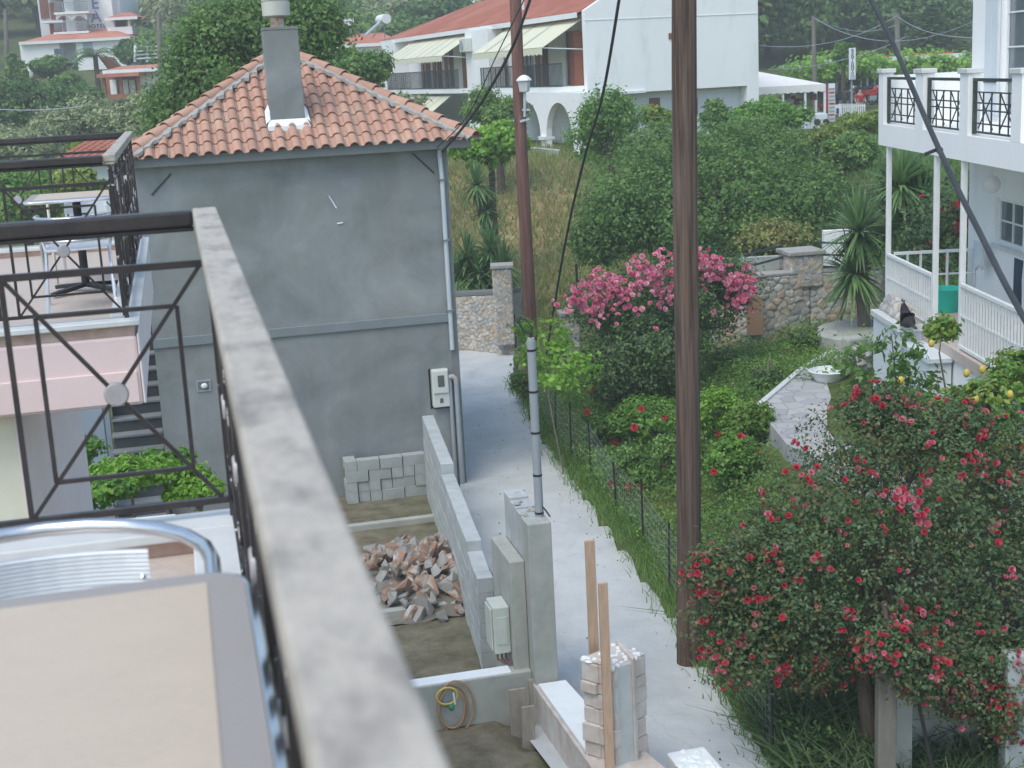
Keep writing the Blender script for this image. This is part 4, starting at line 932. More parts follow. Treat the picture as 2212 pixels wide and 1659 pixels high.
# conduit pole on gate pillar
pu=onv(1152,735,vA+.25); pb_=onv(1161,1128,vA+.25); um=(pu.x+pb_.x)/2
t=BT('conduit_pole','slim grey plastic conduit pole with black ties on the gate pillar','pole',um,vA+.25,topA)
m=MB(FB); m.tube([(um,vA+.25,topA-.05),(um,vA+.25,pu.z)],.05,12); m.build('pipe',M['pvc'],t,smooth=True)
m=MB(FB); m.tube([(um,vA+.25,pu.z-.001),(um,vA+.25,pu.z+.03)],.04,10); m.build('mouth',M['pillarc'],t,smooth=True)
for py in (755,845,934,1026,1108):
    z=onv(1157,py,vA+.25).z; m=MB(FB); m.tube([(um,vA+.25,z-.012),(um,vA+.25,z+.012)],.054,12); m.build('cable_tie',M['black'],t)
m=MB(FB); tp=Vector((um,vA+.25,pu.z))
m.tube([tp,tp+Vector((.0,0,.08)),tp+Vector((-.07,0,.10)),tp+Vector((-.13,0,.22)),tp+Vector((-.10,0,.28))],.012,6); m.tube([tp,tp+Vector((.02,0,.15)),tp+Vector((-.05,0,.24)),tp+Vector((-.15,0,.26)),tp+Vector((-.14,.0,.20))],.008,6); m.tube([Vector((um+.03,vA+.22,topA+.12)),Vector((um+.06,vA+.2,topA+.08)),Vector((um+.10,vA+.15,topA+.01))],.01,6); m.build('loose_cable',M['cable'],t,smooth=True)
# ================================================================ white house on the right (world axes: its garden side is the plane X=6.3)
XB=6.3; XH=7.8
def dX(px,py,X=XB): return onX(px,py,X).y
yc=onX(1898,230,XB).y; y0_=14.5
wh=thing('white_house','white two storey house with balcony above a garden deck','house',(8.5,18,2.4))
zs=onX(1905,314,XB).z; zb=onX(1905,268,XB).z; zp=onX(1900,149,XB).z
m=MB(); hs=[(dX(2185,470,XH)-1.3+.15,dX(2158,470,XH),onX(2170,522,XH).z,onX(2170,428,XH).z)]
w_y0,w_y1=dX(2192,470,XH)-.35,dX(2150,470,XH); w_z0,w_z1=onX(2165,530,XH).z,onX(2165,428,XH).z
d_y0,d_y1=dX(2203,100,XH)-.9,dX(2165,100,XH); d_z0,d_z1=zb+.05,8.35
# wall facing the garden, with window and balcony door openings
mm=MB(Matrix(((0,1,0,0),(1,0,0,0),(0,0,1,0),(0,0,0,1))))
yH=onX(2101,60,XH).y
solidwall(mm,y0_,yH,1.5,10.8,XH,XH+.2,[(w_y0,w_y1,w_z0,w_z1),(d_y0,d_y1,d_z0,d_z1)])
mm.box(y0_,yH-.001,XH+5,XH+5.2,1.5,10.8); mm.box(yH-.2,yH,XH+.201,XH+4.999,1.5,10.8); mm.box(y0_,y0_+.2,XH+.201,XH+4.999,1.5,10.8); mm.box(y0_,yH,XH-.0,XH+5.2,10.801,11)
mm.build('wall',M['white'],wh)
T_=Matrix(((0,1,0,0),(1,0,0,0),(0,0,1,0),(0,0,0,1)))
def opening(nm,a,b,c,d,cols,rows,X=XH,parent=wh,mf='whitepaint'):
    m=MB(T_); f=.06
    solidwall(m,a+.002,b-.002,c+.002,d-.002,X+.06,X+.12,[(a+f+(b-a-2*f)*i/cols+(.015 if i else 0),a+f+(b-a-2*f)*(i+1)/cols-(.015 if i<cols-1 else 0),c+f+(d-c-2*f)*j/rows+(.012 if j else 0),c+f+(d-c-2*f)*(j+1)/rows-(.012 if j<rows-1 else 0)) for i in range(cols) for j in range(rows)])
    w=m.build(nm,M[mf],parent); g_=MB(T_); g_.box(a+.03,b-.03,X+.085,X+.095,c+.03,d-.03); g_.build('pane',M['glass'],w); return w
opening('window',w_y0,w_y1,w_z0,w_z1,2,2)
opening('balcony_door',d_y0,d_y1,d_z0,d_z1,2,4)
m=MB(T_); m.box(w_y0-.06,w_y1+.06,XH-.05,XH-.001,w_z0-.06,w_z0-.002); m.build('window_sill',M['coping'],wh)
a_,b_=dX(2163,100,XH)+.02,dX(2134,90,XH)
for q in (0,1):
    m=MB(T_); u0=b_-(b_-a_)*(q+1)/2+.01; u1=b_-(b_-a_)*q/2; m.box(u0,u1,XH-.05,XH-.004,d_z0+.05,d_z1); s=m.build('shutter',M['bluewhite'],wh,bevel=.005)
m=MB(T_)
for z in (d_z0+.55,d_z0+1.85): m.box(a_+.02,b_-.02,XH-.068,XH-.052,z,z+.035)
m.build('shutter_hinge',M['darkgreen'],wh)
# balcony slab, parapet pillars, railings
m=MB(); m.box(XB,XH-.001,y0_,yc,zs,zb-.002); m.build('balcony_band',M['white'],wh)
P_=[(1898,1908),(1977,1994),(2073,2091),(2185,2207)]
ed=[]
for a_,b_ in P_:
    y1=dX(a_,210); y2=dX(b_,210); m=MB(); m.box(XB,XB+.17,y2,y1-(.001 if a_>1900 else 0),zb,zp-.07); m.build('balcony_pillar',M['white'],wh); ed.append((y1,y2))
    m=MB(); m.box(XB-.03,XB+.20,y2-.03,y1+.03,zp-.069,zp); m.build('pillar_cap',M['coping'],wh,bevel=.01)
m=MB(); m.box(XB+.18,XH-.002,yc-.14,yc,zb,zp-.11); m.build('rear_parapet',M['white'],wh)
for k in range(3):
    ya,yb=ed[k+1][0],ed[k][1]; Lr=yb-ya; m=MB(); X=XB+.085
    zt_=zp-.13; m.box(X-.025,X+.025,ya,yb,zt_-.04,zt_); 
    m.box(X-.025,X+.025,yb-.05,yb-.002,zb+.02,zt_-.041); m.box(X-.012,X+.012,ya,yb-.051,zb+.04,zb+.065)
    H0,H1=zb+.065,zt_-.041
    for z in (H1-.14,H1-.28,(H0+H1)/2-.05,H0+.10): m.box(X-.01,X+.01,ya,yb-.051,z-.009,z+.009)
    nb=5
    for i in range(1,nb): y=ya+(Lr-.05)*i/nb; m.box(X-.0095,X+.0095,y-.007,y+.007,H0,H1-.15)
    for yy in (ya+Lr*.22,ya+Lr*.72):
        zc=(H0+H1)/2-.05
        for sx in(-1,1):
            for sz in(-1,1): m.bar((X,yy,zc),(X,yy+sx*Lr*.17,zc+sz*.24),.014,.014)
    m.build('balcony_railing',M['darkgreen'],wh)
# posts and deck
zd=3.15
PY=[dX(1912,430),dX(2013,520),dX(2071,520)]
for y in PY:
    m=MB(); m.box(XB+.02,XB+.10,y-.035,y+.035,zd-.02,zs-.001); m.build('post',M['whitepaint'],wh,bevel=.008)
dk=thing('garden_deck','raised veranda deck with white picket railings under the balcony','veranda',(7,20,zd-.5))
m=MB(); m.box(XB-.05,XH+.0,y0_,PY[0]+.12,zd-.16,zd); m.build('floor',M['floortile'],dk)
m=MB(); m.box(XB,XH-.02,y0_,PY[0]+.1,1.3,zd-.162); m.build('base_wall',M['white'],dk)
def picket(p,q,zlo,zhi,zlo2=None,zhi2=None,step=.12,nm='picket_railing',w_=.045):
    p=Vector(p);q=Vector(q);n=max(2,int((q-p).length/step)); m=MB(); dz0=(zlo2-zlo if zlo2 is not None else 0); dz1=(zhi2-zhi if zhi2 is not None else 0); d=(q-p).normalized()
    P=lambda t,z: (p.x+(q.x-p.x)*t,p.y+(q.y-p.y)*t,z)
    m.bar(P(0,zhi),P(1,zhi+dz1),.06,.045); m.bar(P(0,zlo),P(1,zlo+dz0),.05,.04)
    m.bar(P(0,(zlo+zhi)/2),P(1,(zlo+dz0+zhi+dz1)/2),.02,.03)
    for i in range(n+1):
        t=i/n; m.bar(P(t,zlo+dz0*t+.02),P(t,zhi+dz1*t-.02),w_,.018,up=tuple(d))
    return m.build(nm,M['whitepaint'],dk)
zr=onX(1914,550,XB).z; zl=zd+.10
picket((XB+.03,PY[0]-.07,0),(XB+.03,PY[1]+.07,0),zl,zr,step=.115,w_=.028)
picket((XB+.15,PY[0]-.02,0),(XH-.02,PY[0]-.02,0),zl,zr,step=.21,w_=.09)
picket((XB+.03,PY[2]-.07,0),(XB+.03,15.2,0),zl-.05,zr+.06,step=.115,w_=.028)
# ledge clad in stone, cat on it
def stonepanel(mb,o,ux,uz,nrm,W,Hh,cell=.28,seed=1,res=.026,depth=.05,cols=None,asp=1.5):
    r=np.random.default_rng(seed); n=int(W*Hh/(cell*cell*.75))+8
    nxg=int(W/(cell*.95))+2; nyg=int(Hh/(cell*.62))+2; pts=[]
    for j in range(nyg):
        for i in range(nxg): pts.append(((i+.5*(j%2)+r.uniform(-.32,.32)-.5)*W/(nxg-1.5),(j+r.uniform(-.3,.3)-.2)*Hh/(nyg-1.2)))
    pts=np.array(pts); palette=np.array(cols if cols is not None else [(.46,.43,.37),(.52,.47,.39),(.42,.42,.41),(.48,.37,.28),(.54,.52,.47),(.38,.38,.37),(.50,.42,.33),(.45,.46,.46)])
    pc=palette[r.integers(0,len(palette),len(pts))]*r.uniform(.85,1.15,(len(pts),1)); bump=r.uniform(.3,1,len(pts))
    a=np.linspace(0,W,int(W/res)+2); b=np.linspace(0,Hh,int(Hh/res)+2); Am,Bm=np.meshgrid(a,b); Q=np.c_[Am.ravel(),Bm.ravel()]
    wob=np.c_[np.sin(Q[:,1]*19+seed)*.02,np.sin(Q[:,0]*17+seed)*.02]; Qw=Q+wob
    d=np.sqrt((((Qw[:,None]-pts[None])*np.array([1/asp,1]))**2).sum(-1)); idx=np.argsort(d,1)[:,:2]; d1=np.take_along_axis(d,idx[:,:1],1)[:,0]; d2=np.take_along_axis(d,idx[:,1:2],1)[:,0]
    e=np.clip((d2-d1)/(.16*cell),0,1); hh=.8*depth*(e**.6)*bump[idx[:,0]]
    edge=(Q[:,0]<1e-6)|(Q[:,0]>W-1e-6)|(Q[:,1]<1e-6)|(Q[:,1]>Hh-1e-6); hh[edge]=-.02
    col=pc[idx[:,0]]*(.45+.55*np.clip(e*1.6-.1,0,1))[:,None]; mort=e<.3; col[mort]=np.array([.30,.29,.27])
    o=np.array(o);ux=np.array(ux);uz=np.array(uz);nrm=np.array(nrm); V=o+Q[:,:1]*ux+Q[:,1:]*uz+hh[:,None]*nrm
    ii=np.arange(len(Q)).reshape(len(b),len(a)); Fc=np.stack([ii[:-1,:-1],ii[:-1,1:],ii[1:,1:],ii[1:,:-1]],-1).reshape(-1,4)
    return V,Fc,col
def stonewall(name,label,cat,path,zb,zt,th,group=None,cell=.28,cap='mortar',capz=.06,seed=1,pillars=()):
    """path: list of (x,y); zt list of heights"""
    t=thing(name,label,cat,(path[0][0],path[0][1],zb[0]),0,group); Vs=[];Fs=[];Cs=[];off=0
    core=MB(); cp_=MB()
    for i in range(len(path)-1):
        p=Vector((*path[i],0));q=Vector((*path[i+1],0)); d=(q-p); L=d.length; d.normalize(); n=Vector((d.y,-d.x,0))
        if n.dot(-p)<0: n=-n   # face the camera
        z0=min(zb[i],zb[i+1])-.3
        V,Fc,C=stonepanel(None,(0,0,0),(1,0,0),(0,0,1),(0,-1,0),L,1.,cell,seed+i); 
        Hh=[zt[i]-z0,zt[i+1]-z0]
        V,Fc,C=stonepanel(None,(0,0,0),(1,0,0),(0,0,1),(0,-1,0),L,max(Hh),cell,seed+i)
        s=V[:,0]/L; V2=np.array(p)[None]+V[:,:1]*np.array(d)[None]; V2=V2+np.array(n)[None]*(-V[:,1:2]); V2[:,2]=z0+V[:,2]*((Hh[0]+(Hh[1]-Hh[0])*s)/max(Hh))
        Vs.append(V2);Fs.append(Fc+off);Cs.append(C);off+=len(V2)
        core.prism([p-n*.0-n*.01+Vector((0,0,z0)),q-n*.01+Vector((0,0,z0)),q-n*.01+Vector((0,0,zt[i+1]-.01)),p-n*.01+Vector((0,0,zt[i]-.01))],-n*th)
        cp_.prism([p+n*.03+Vector((0,0,zt[i])),q+n*.03+Vector((0,0,zt[i+1])),q+n*.03+Vector((0,0,zt[i+1]+capz)),p+n*.03+Vector((0,0,zt[i]+capz))],-n*(th+.05))
    npmesh('stone_face',np.concatenate(Vs),np.concatenate(Fs),M['stone'],t,smooth=True,col=np.concatenate(Cs))
    core.build('core',M['mortar'],t); cp_.build('coping',M[cap],t,bevel=.01); return t
def stonemat():
    m,nt,b=newmat('rubble_stone'); a=nt.nodes.new('ShaderNodeVertexColor'); a.layer_name='Col'; co=coords(nt)
    o=mixc(nt,1.,a.outputs[0],ramp(nt,noise(nt,co,9,6,.7),[(.3,(.75,.73,.7)),(.7,(1.25,1.25,1.25))]),'MULTIPLY'); nt.links.new(o,b.inputs['Base Color']); b.inputs['Roughness'].default_value=.92
    bp=nt.nodes.new('ShaderNodeBump'); bp.inputs['Strength'].default_value=.5; bp.inputs['Distance'].default_value=.01; nt.links.new(noise(nt,co,40,5,.7),bp.inputs['Height']); nt.links.new(bp.outputs[0],b.inputs['Normal']); return m
M['stone']=stonemat()
def stonepillar(t,c,w_,zb_,zt_,seed,rot=0,nm='stone_pillar'):
    Vs=[];Fs=[];Cs=[];off=0
    for k in range(4):
        a_=rot+k*PI/2; d=Vector((math.cos(a_),math.sin(a_),0)); n=Vector((math.sin(a_),-math.cos(a_),0)); o=Vector((c[0],c[1],zb_))-d*w_/2+n*w_/2
        V,Fc,C=stonepanel(None,tuple(o),tuple(d),(0,0,1),tuple(n),w_,zt_-zb_,.12,seed+k,.025,.02); Vs.append(V);Fs.append(Fc+off);Cs.append(C);off+=len(V)
    npmesh(nm,np.concatenate(Vs),np.concatenate(Fs),M['stone'],t,smooth=True,col=np.concatenate(Cs))
    m=MB(); m.rbox((c[0],c[1],zt_+.045),(w_+.10,w_+.10,.09),Matrix.Rotation(rot,4,'Z')); m.build(nm+'_cap',M['mortar'],t,bevel=.015)
# ledge block under the deck railing
lz=onX(1960,700,6.05).z
lg=thing('stone_ledge','stone clad ledge and white block below the deck where the cat sits','ledge',(5.9,22,1.5))
Vv,Fc,Cc=stonepanel(None,(5.98,22.1,lz),(0,-1,0),(.55,0,.80),(-.8,0,.5),1.5,.32,.2,4); npmesh('stone_face',Vv,Fc,M['stone'],lg,smooth=True,col=Cc)
m=MB(); m.box(5.86,6.28,20.6,22.15,lz-.10,lz); m.build('slab',M['coping'],lg,bevel=.01)
m=MB(); m.box(5.9,6.27,20.65,22.1,1.3,lz-.101); m.build('base',M['bluewhite'],lg)
m=MB(); m.box(5.95,6.27,19.3,20.59,1.2,lz-.30); m.box(5.91,6.27,19.25,20.595,lz-.299,lz-.24); m.build('low_block',M['bluewhite'],lg)
# cat
def skin(name,verts,edges,rad,m,parent=None,loc=None,lv=1,root=0):
    me=bpy.data.meshes.new(name); T=WM[parent.name].inverted() if parent else Matrix.Translation(-Vector(loc)); me.from_pydata([tuple(T@Vector(v)) for v in verts],edges,[]); me.materials.append(m)
    o=link(name,me,parent,loc); md=o.modifiers.new('s','SKIN'); md.use_smooth_shade=True; lay=me.skin_vertices[0].data
    for i,r in enumerate(rad): lay[i].radius=(r,r) if not hasattr(r,'__len__') else r
    for i in range(len(verts)): lay[i].use_root=(i==root)
    sb=o.modifiers.new('d','SUBSURF'); sb.levels=lv; sb.render_levels=lv
    dg=bpy.context.evaluated_depsgraph_get(); dg.update(); m2=bpy.data.meshes.new_from_object(o.evaluated_get(dg)); o.modifiers.clear(); o.data=m2; return o
cp0=onX(1956,700,5.98); c=Vector((cp0.x,cp0.y,lz))
cv_=[(0,0,.12),(.0,.02,.21),(-.02,.03,.27),(-.035,.035,.315),(.02,-.12,.08),(.03,-.25,.05),(.05,-.40,.03),(-.04,.03,.12),(-.05,.05,.02),(.04,.05,.12),(.03,.07,.02),(-.06,.05,.31),(.09,-.1,.04),(-.07,-.1,.04)]
ce=[(0,1),(1,2),(2,3),(0,4),(4,5),(5,6),(0,7),(7,8),(0,9),(9,10),(3,11),(4,12),(4,13)]
cr_=[.10,.08,.06,.072,.10,.03,.018,.03,.022,.03,.022,.028,.045,.045]
cat=skin('cat',[tuple(c+Vector(v)) for v in cv_],ce,cr_,M['catfur'],None,tuple(c),2); props(cat,'black cat sitting upright on the ledge below the deck','cat')
m=MB()
for sy in(-1,1): q=c+Vector((-.03,.035+sy*.045,.365)); m.add([q+Vector((.015,-.018,0)),q+Vector((.015,.018,0)),q+Vector((-.02,0,0)),q+Vector((0,sy*.008,.055))],[(0,1,2),(0,1,3),(1,2,3),(2,0,3)])
WM[cat.name]=Matrix.Translation(c); m.build('ear',M['catfur'],cat)
m=MB()
for sy in(-1,1): m.sphere(c+Vector((-.112,.035+sy*.026,.335)),.006,6,4)
m.build('eye',M['yellow'],cat)
# turquoise tub on the deck, clothes, lamp globe
tp_=onX(2040,700,XB+.75); m=MB(); m.lathe((XB+.75,tp_.y,zd+.001),[(.20,0),(.27,.36),(.29,.38),(.26,.375),(.19,.03)],20); o=m.build('washing_tub',M['teal'],loc=(XB+.75,tp_.y,zd),smooth=True); props(o,'turquoise plastic tub standing on the deck','tub')
def cloth(name,label,mt_,p,w_,h_,seed,cat='cloth'):
    r=random.Random(seed); n=10; vs=[];p=Vector(p)
    for j in range(n+1):
        for i in range(n+1):
            s=i/n-.5; t=j/n; k=1-.35*t*(seed%2) ; vs.append(p+Vector((.04*math.sin(s*14+seed)*t+.01,s*w_*(1-.25*t),-t*h_*(1+.12*math.sin(s*7)))))
    m=MB(); m.add(vs,[(j*(n+1)+i,j*(n+1)+i+1,(j+1)*(n+1)+i+1,(j+1)*(n+1)+i) for j in range(n) for i in range(n)]); o=m.build(name,M[mt_],loc=tuple(p),smooth=True); md=o.modifiers.new('t','SOLIDIFY'); md.thickness=.008; props(o,label,cat); return o
a=onX(2112,522,XH-.2); cloth('hanging_towel','pale towel hung at the corner of the white house wall','bluewhite',tuple(a),.45,.42,3)
a=onX(2200,560,XH-.3); cloth('hanging_shirt','navy shirt hanging on the deck of the white house','navy',tuple(a),.35,.75,5,'shirt')
a=onX(2142,398,XH-.55); t=thing('globe_lamp','unlit white globe lamp hanging under the balcony','lamp',tuple(a)); m=MB(); m.sphere(a,.13,14,9); m.build('globe',M['whitepaint'],t,smooth=True); m=MB(); m.tube([a+Vector((0,0,.128)),(a.x,a.y,zs-.001)],.008,6); m.build('cord',M['whitepaint'],t)
# patio, tub, pots
zpv=1.55
poly=[onz(*p,zpv) for p in [(1636,880),(1730,800),(1822,745),(1905,742),(1960,735)]]
pp=[(p.x,p.y) for p in poly]+[(5.6,20),(5.3,16.8)]+[tuple(onz(1700,960,zpv))[:2]]
cxp=sum(p[0] for p in pp)/len(pp); cyp=sum(p[1] for p in pp)/len(pp)
m=MB(); m.prism([(x,y,zpv-.5) for x,y in pp],(0,0,.5)); o=m.build('patio',M['flag'],loc=(cxp,cyp,zpv-.5)); props(o,'pale flagstone patio beside the white house','patio',kind='structure')
m=MB()
for i in range(4): a_,b_=Vector((*pp[i],zpv-.02)),Vector((*pp[i+1],zpv-.02)); m.bar(a_,b_,.10,.12)
o=m.build('patio_kerb',M['coping'],loc=(cxp,cyp,zpv-.1)); props(o,'pale kerb along the patio edge','kerb',kind='structure')
tb=onz(1790,822,zpv+.0); rt=.35
t=thing('white_basin','large round white tub with two handles standing on the patio','tub',tuple(tb))
m=MB(); m.lathe(tb,[(.24,.01),(.33,.17),(rt,.185),(rt+.015,.195),(rt-.01,.205),(.325,.17),(.22,.06)],28); m.build('bowl',M['whitepaint'],t,smooth=True)
for s in(-1,1):
    m=MB(); m.tube([tb+Vector((s*(rt),-.05,.19)),tb+Vector((s*(rt+.045),-.045,.24)),tb+Vector((s*(rt+.045),.045,.24)),tb+Vector((s*rt,.05,.19))],.01,6); m.build('handle',M['whitepaint'],t)
def pebble(mb,c,s,seed):
    r=np.random.default_rng(seed); mb.sphere(c,tuple(np.array(s)*r.uniform(.8,1.2,3)),9,6)
m=MB(); q=onz(1860,835,zpv); 
for k in range(9): pebble(m,(q.x+random.uniform(-.1,.1),q.y+random.uniform(-.15,.15),q.z+.1+k*.07),(.16-.008*k,.14,.08),k)
o=m.build('stone_stack',M['chunkg'],loc=tuple(q),smooth=True); props(o,'dark grey heaped stones beside the white tub','stones')
q=onz(1845,775,zpv); m=MB(); m.rbox((q.x,q.y,q.z+.22),(.42,.3,.44),Matrix.Rotation(.3,4,'Z')); o=m.build('stone_block',M['pillarc'],loc=tuple(q),bevel=.05); props(o,'pale rough stone block standing at the middle of the patio','stone')
q=onz(1805,752,zpv); t=thing('garden_tap','small dark garden tap at the far patio edge','tap',tuple(q)); m=MB(); m.tube([q,q+Vector((0,0,.22))],.02,6); m.build('pipe',M['navy'],t); m=MB(); m.sphere(q+Vector((0,0,.25)),(.05,.05,.03),8,5); m.bar(q+Vector((0,0,.2)),q+Vector((-.10,-.02,.17)),.03); m.build('tap_head',M['navy'],t)
# round stone planter by the yucca
q=onz(1868,735,1.75); m=MB(); m.lathe((q.x+.3,q.y+.9,1.2),[(1.05,0),(1.08,.55),(1.0,.62),(.85,.60)],28); o=m.build('round_planter',M['pillarc'],loc=(q.x,q.y+.9,1.2),smooth=True); props(o,'curved stone planter at the foot of the yucca','planter')
# ================================================================ stone walls of the gardens
def wp(px,py,z): p=onz(px,py,z); return (p.x,p.y)
pts=[(1535,752,1.05),(1640,748,1.1),(1750,722,1.2),(1860,690,1.5),(1905,690,1.6)]
path=[wp(*p) for p in pts]; zbs=[p[2] for p in pts]
tops=[650,600,590,583,580]; zts=[]
for (x,y),p,tpx in zip(path,pts,tops): zts.append(ond(p[0],tpx,y).z)
sw=stonewall('garden_wall','rubble stone garden wall with pillar and three dark rails beside the white house','wall',path,zbs,zts,.45,None,.24,seed=5)
pc_=(path[2][0]-.15,path[2][1]+.25); ptop=ond(1727,547,pc_[1]).z; wpx=82*pc_[1]/F
stonepillar(sw,pc_,wpx*.9,zts[2]-.3,ptop,31,.15)
def rails(parent,p,q,zsl,n,nm='rail',r=.022,mt_='darkgreen'):
    for k in range(n):
        m=MB(); m.bar((p[0],p[1],zsl[0]+k*zsl[1]),(q[0],q[1],zsl[0]+k*zsl[1]+zsl[2]),r*2,r*2); m.build(nm,M[mt_],parent)
rails(sw,(pc_[0]-.4,pc_[1]),(path[0][0]+.4,path[0][1]+.3),(zts[2]+.08,.27,-.25),3); rails(sw,(pc_[0]+.4,pc_[1]),(path[4][0],path[4][1]+.2),(zts[2]+.10,.27,.0),3)
# arched niche with terracotta back
nq=onz(1632,748,1.1); ny=nq.y-.13; nq=ond(1632,690,ny); zt_n=ond(1632,640,ny).z; zb_n=ond(1632,724,ny).z
m=MB(); pr=[]; wN=.17
for k in range(9): a_=PI*k/8; pr.append((nq.x+wN*math.cos(a_),ny,zt_n-wN+wN*math.sin(a_)))
pr+=[(nq.x-wN,ny,zb_n),(nq.x+wN,ny,zb_n)]; m.prism(pr,(0,.2,0)); m.build('niche_panel',M['niche'],sw)
# white walls behind it
def slabpx(name,label,px0,px1,py0,py1,d,m_,th=.2,cat='wall',parent=None,zb=None):
    p=ond(px0,(py0+py1)/2,d);q=ond(px1,(py0+py1)/2,d); z1=ond((px0+px1)/2,py0,d).z; z0=ond((px0+px1)/2,py1,d).z if zb is None else zb
    m=MB(); m.box(p.x,q.x,d,d+th,z0,z1); o=m.build(name,M[m_],parent,loc=(p.x,d,z0) if not parent else None)
    if not parent: props(o,label,cat)
    return o
slabpx('white_wall','tall white garden wall end behind the yucca',1780,1870,497,600,31.5,'white')
slabpx('grey_plaster_wall','low grey plastered wall behind the pink roses and rails',1560,1705,556,610,32.2,'pillarc')
# wall and pillar at the end of the lane
e=[(960,752,.0),(1112,768,.0)]; path=[wp(*p) for p in e]; zt2=[ond(985,640,path[0][1]).z,ond(1075,636,path[1][1]).z]
ew=stonewall('lane_end_wall','stone wall with squat pillar closing the far end of the lane','wall',path,[0,0],zt2,.4,None,.17,seed=50,cap='greytrim',capz=.10)
pe=(path[1][0]-.22,path[1][1]+.12); stonepillar(ew,pe,.5,.3,ond(1090,577,pe[1]).z,61,0)
# gate post pillar by the pink roses, black gate
p=onz(1235,790,.25); gp=thing('gate_stone_pillar','weathered pale stone pillar at the left of the pink roses','pillar',(p.x,p.y,.2)); stonepillar(gp,(p.x,p.y+.2),.42,.0,ond(1235,682,p.y).z,71,.1)
p=onz(1290,760,.5); gt=thing('iron_gate','black iron gate frame half buried in pink roses','gate',(p.x,p.y,.5)); ga=ond(1246,570,p.y).z; x0=ond(1246,600,p.y).x; x1=ond(1450,600,p.y).x
m=MB(); m.bar((x0,p.y,.4),(x0,p.y,ga),.06); m.bar((x1,p.y,.4),(x1,p.y,ga+.2),.06); m.build('gate_post',M['black'],gt)
for k,z in enumerate((ga-.42,ga-.70,ga-.98)): m=MB(); m.bar((x0,p.y,z),(x1,p.y,z+.2),.04); m.build('gate_rail',M['black'],gt)
# lane fence with thin posts and mesh
ft=thing('wire_fence','thin wire mesh fence on dark stakes along the garden side of the lane','fence',(1.2,22,0))
fpx=[(1113,835),(1150,885),(1195,955),(1229,1000),(1272,1040),(1327,1130),(1385,1200),(1440,1290),(1478,1350),(1560,1480),(1664,1640)]
fp=[onz(x+6,y,.02) for x,y in fpx]; 
for i,p in enumerate(fp):
    h=1.75 if i==0 else 1.15+.1*math.sin(i*2.3)
    m=MB(); m.tube([(p.x,p.y,-.1),(p.x+.03*math.sin(i),p.y,h)],.018 if i!=1 else .05,6); m.build('stake',M['blackmetal'] if i!=1 else M['polered'],ft)
m=MB()
for i in range(len(fp)-1):
    a,b=fp[i],fp[i+1]; L=(b-a).length; n=int(L/.12)
    for k in range(n): p=a.lerp(b,k/n); m.bar((p.x,p.y,.05),(p.x,p.y,1.05),.002)
    for k in range(9): z=.06+k*.122; m.bar((a.x,a.y,z),(b.x,b.y,z),.0022)
m.build('wire_mesh',M['pvc'],ft)
# shed wall and pillars at lower right
sx=onz(1920,1659,.0)
d1=12.6
t=thing('shed','grey block shed wall with timber and concrete posts under the red roses','shed',(4,d1+.6,0))
def vbox(px0,px1,py0,py1,d,th,nm,m_,par=t,zb=-.1):
    p=ond(px0,(py0+py1)/2,d);q=ond(px1,(py0+py1)/2,d);z=ond((px0+px1)/2,py0,d).z; m=MB(); m.box(p.x,q.x,d,d+th,zb,z); return m.build(nm,M[m_],par,bevel=.008)
vbox(1898,1938,1370,1659,12.4,.14,'split_post','mossy')
vbox(1935,1972,1385,1659,12.7,.2,'concrete_post','pillarc')
m=MB(); p=ond(1965,1500,13.1);q=ond(2124,1500,13.1); ztt=ond(2040,1360,13.1).z
rr=random.Random(6)
for row in range(int(ztt/.2)+1):
    x=p.x-(.2 if row%2 else 0)
    while x<q.x: a_=max(x,p.x);b_=min(x+.4,q.x);  (b_-a_>.05) and m.box(a_+.003,b_-.003,13.1+rr.uniform(0,.006),13.3,row*.2,row*.2+.194); x+=.4
m.build('block_wall',M['pillarc'],t)
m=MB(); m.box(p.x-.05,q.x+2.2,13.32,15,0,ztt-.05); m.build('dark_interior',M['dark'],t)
m=MB(); m.box(ond(2176,1500,12.5).x,ond(2176,1500,12.5).x+2.2,12.5,12.7,-.1,ond(2190,1420,12.5).z)
m.build('outer_wall',M['blockw'],t)
for a_,b_,l in (((1985,1520),(2020,1690),'iron prop'),): 
    P=ond(*a_,12.5);Q=ond(*b_,12.3); m=MB(); m.tube([P,Q],.02,6); m.build('prop',M['black'],t)
# ================================================================ poles and cables
def pole(name,label,base,topz,r0,r1,m_,lean=(0,0),group=None):
    t=thing(name,label,'pole',tuple(base),0,group); m=MB(); n=30; pts=[];rs=[];rr=random.Random(5)
    for i in range(n+1):
        k=i/n; z=base.z-.2+(topz-base.z+.2)*k; pts.append((base.x+lean[0]*k+.012*math.sin(k*9),base.y+lean[1]*k,z)); rs.append((r0+(r1-r0)*k)*(1+.012*math.sin(k*37)))
    m.tube(pts,rs,24); m.build('shaft',M[m_],t,smooth=True); return t
bp=onz(1487,1432,.0); bp.z=0
tt=ond(1479,0,bp.y); big=pole('wooden_pole','thick brown wooden utility pole rising at the edge of the lane',bp,13,.15,.135,'pole',((tt.x-bp.x)*13/tt.z,0))

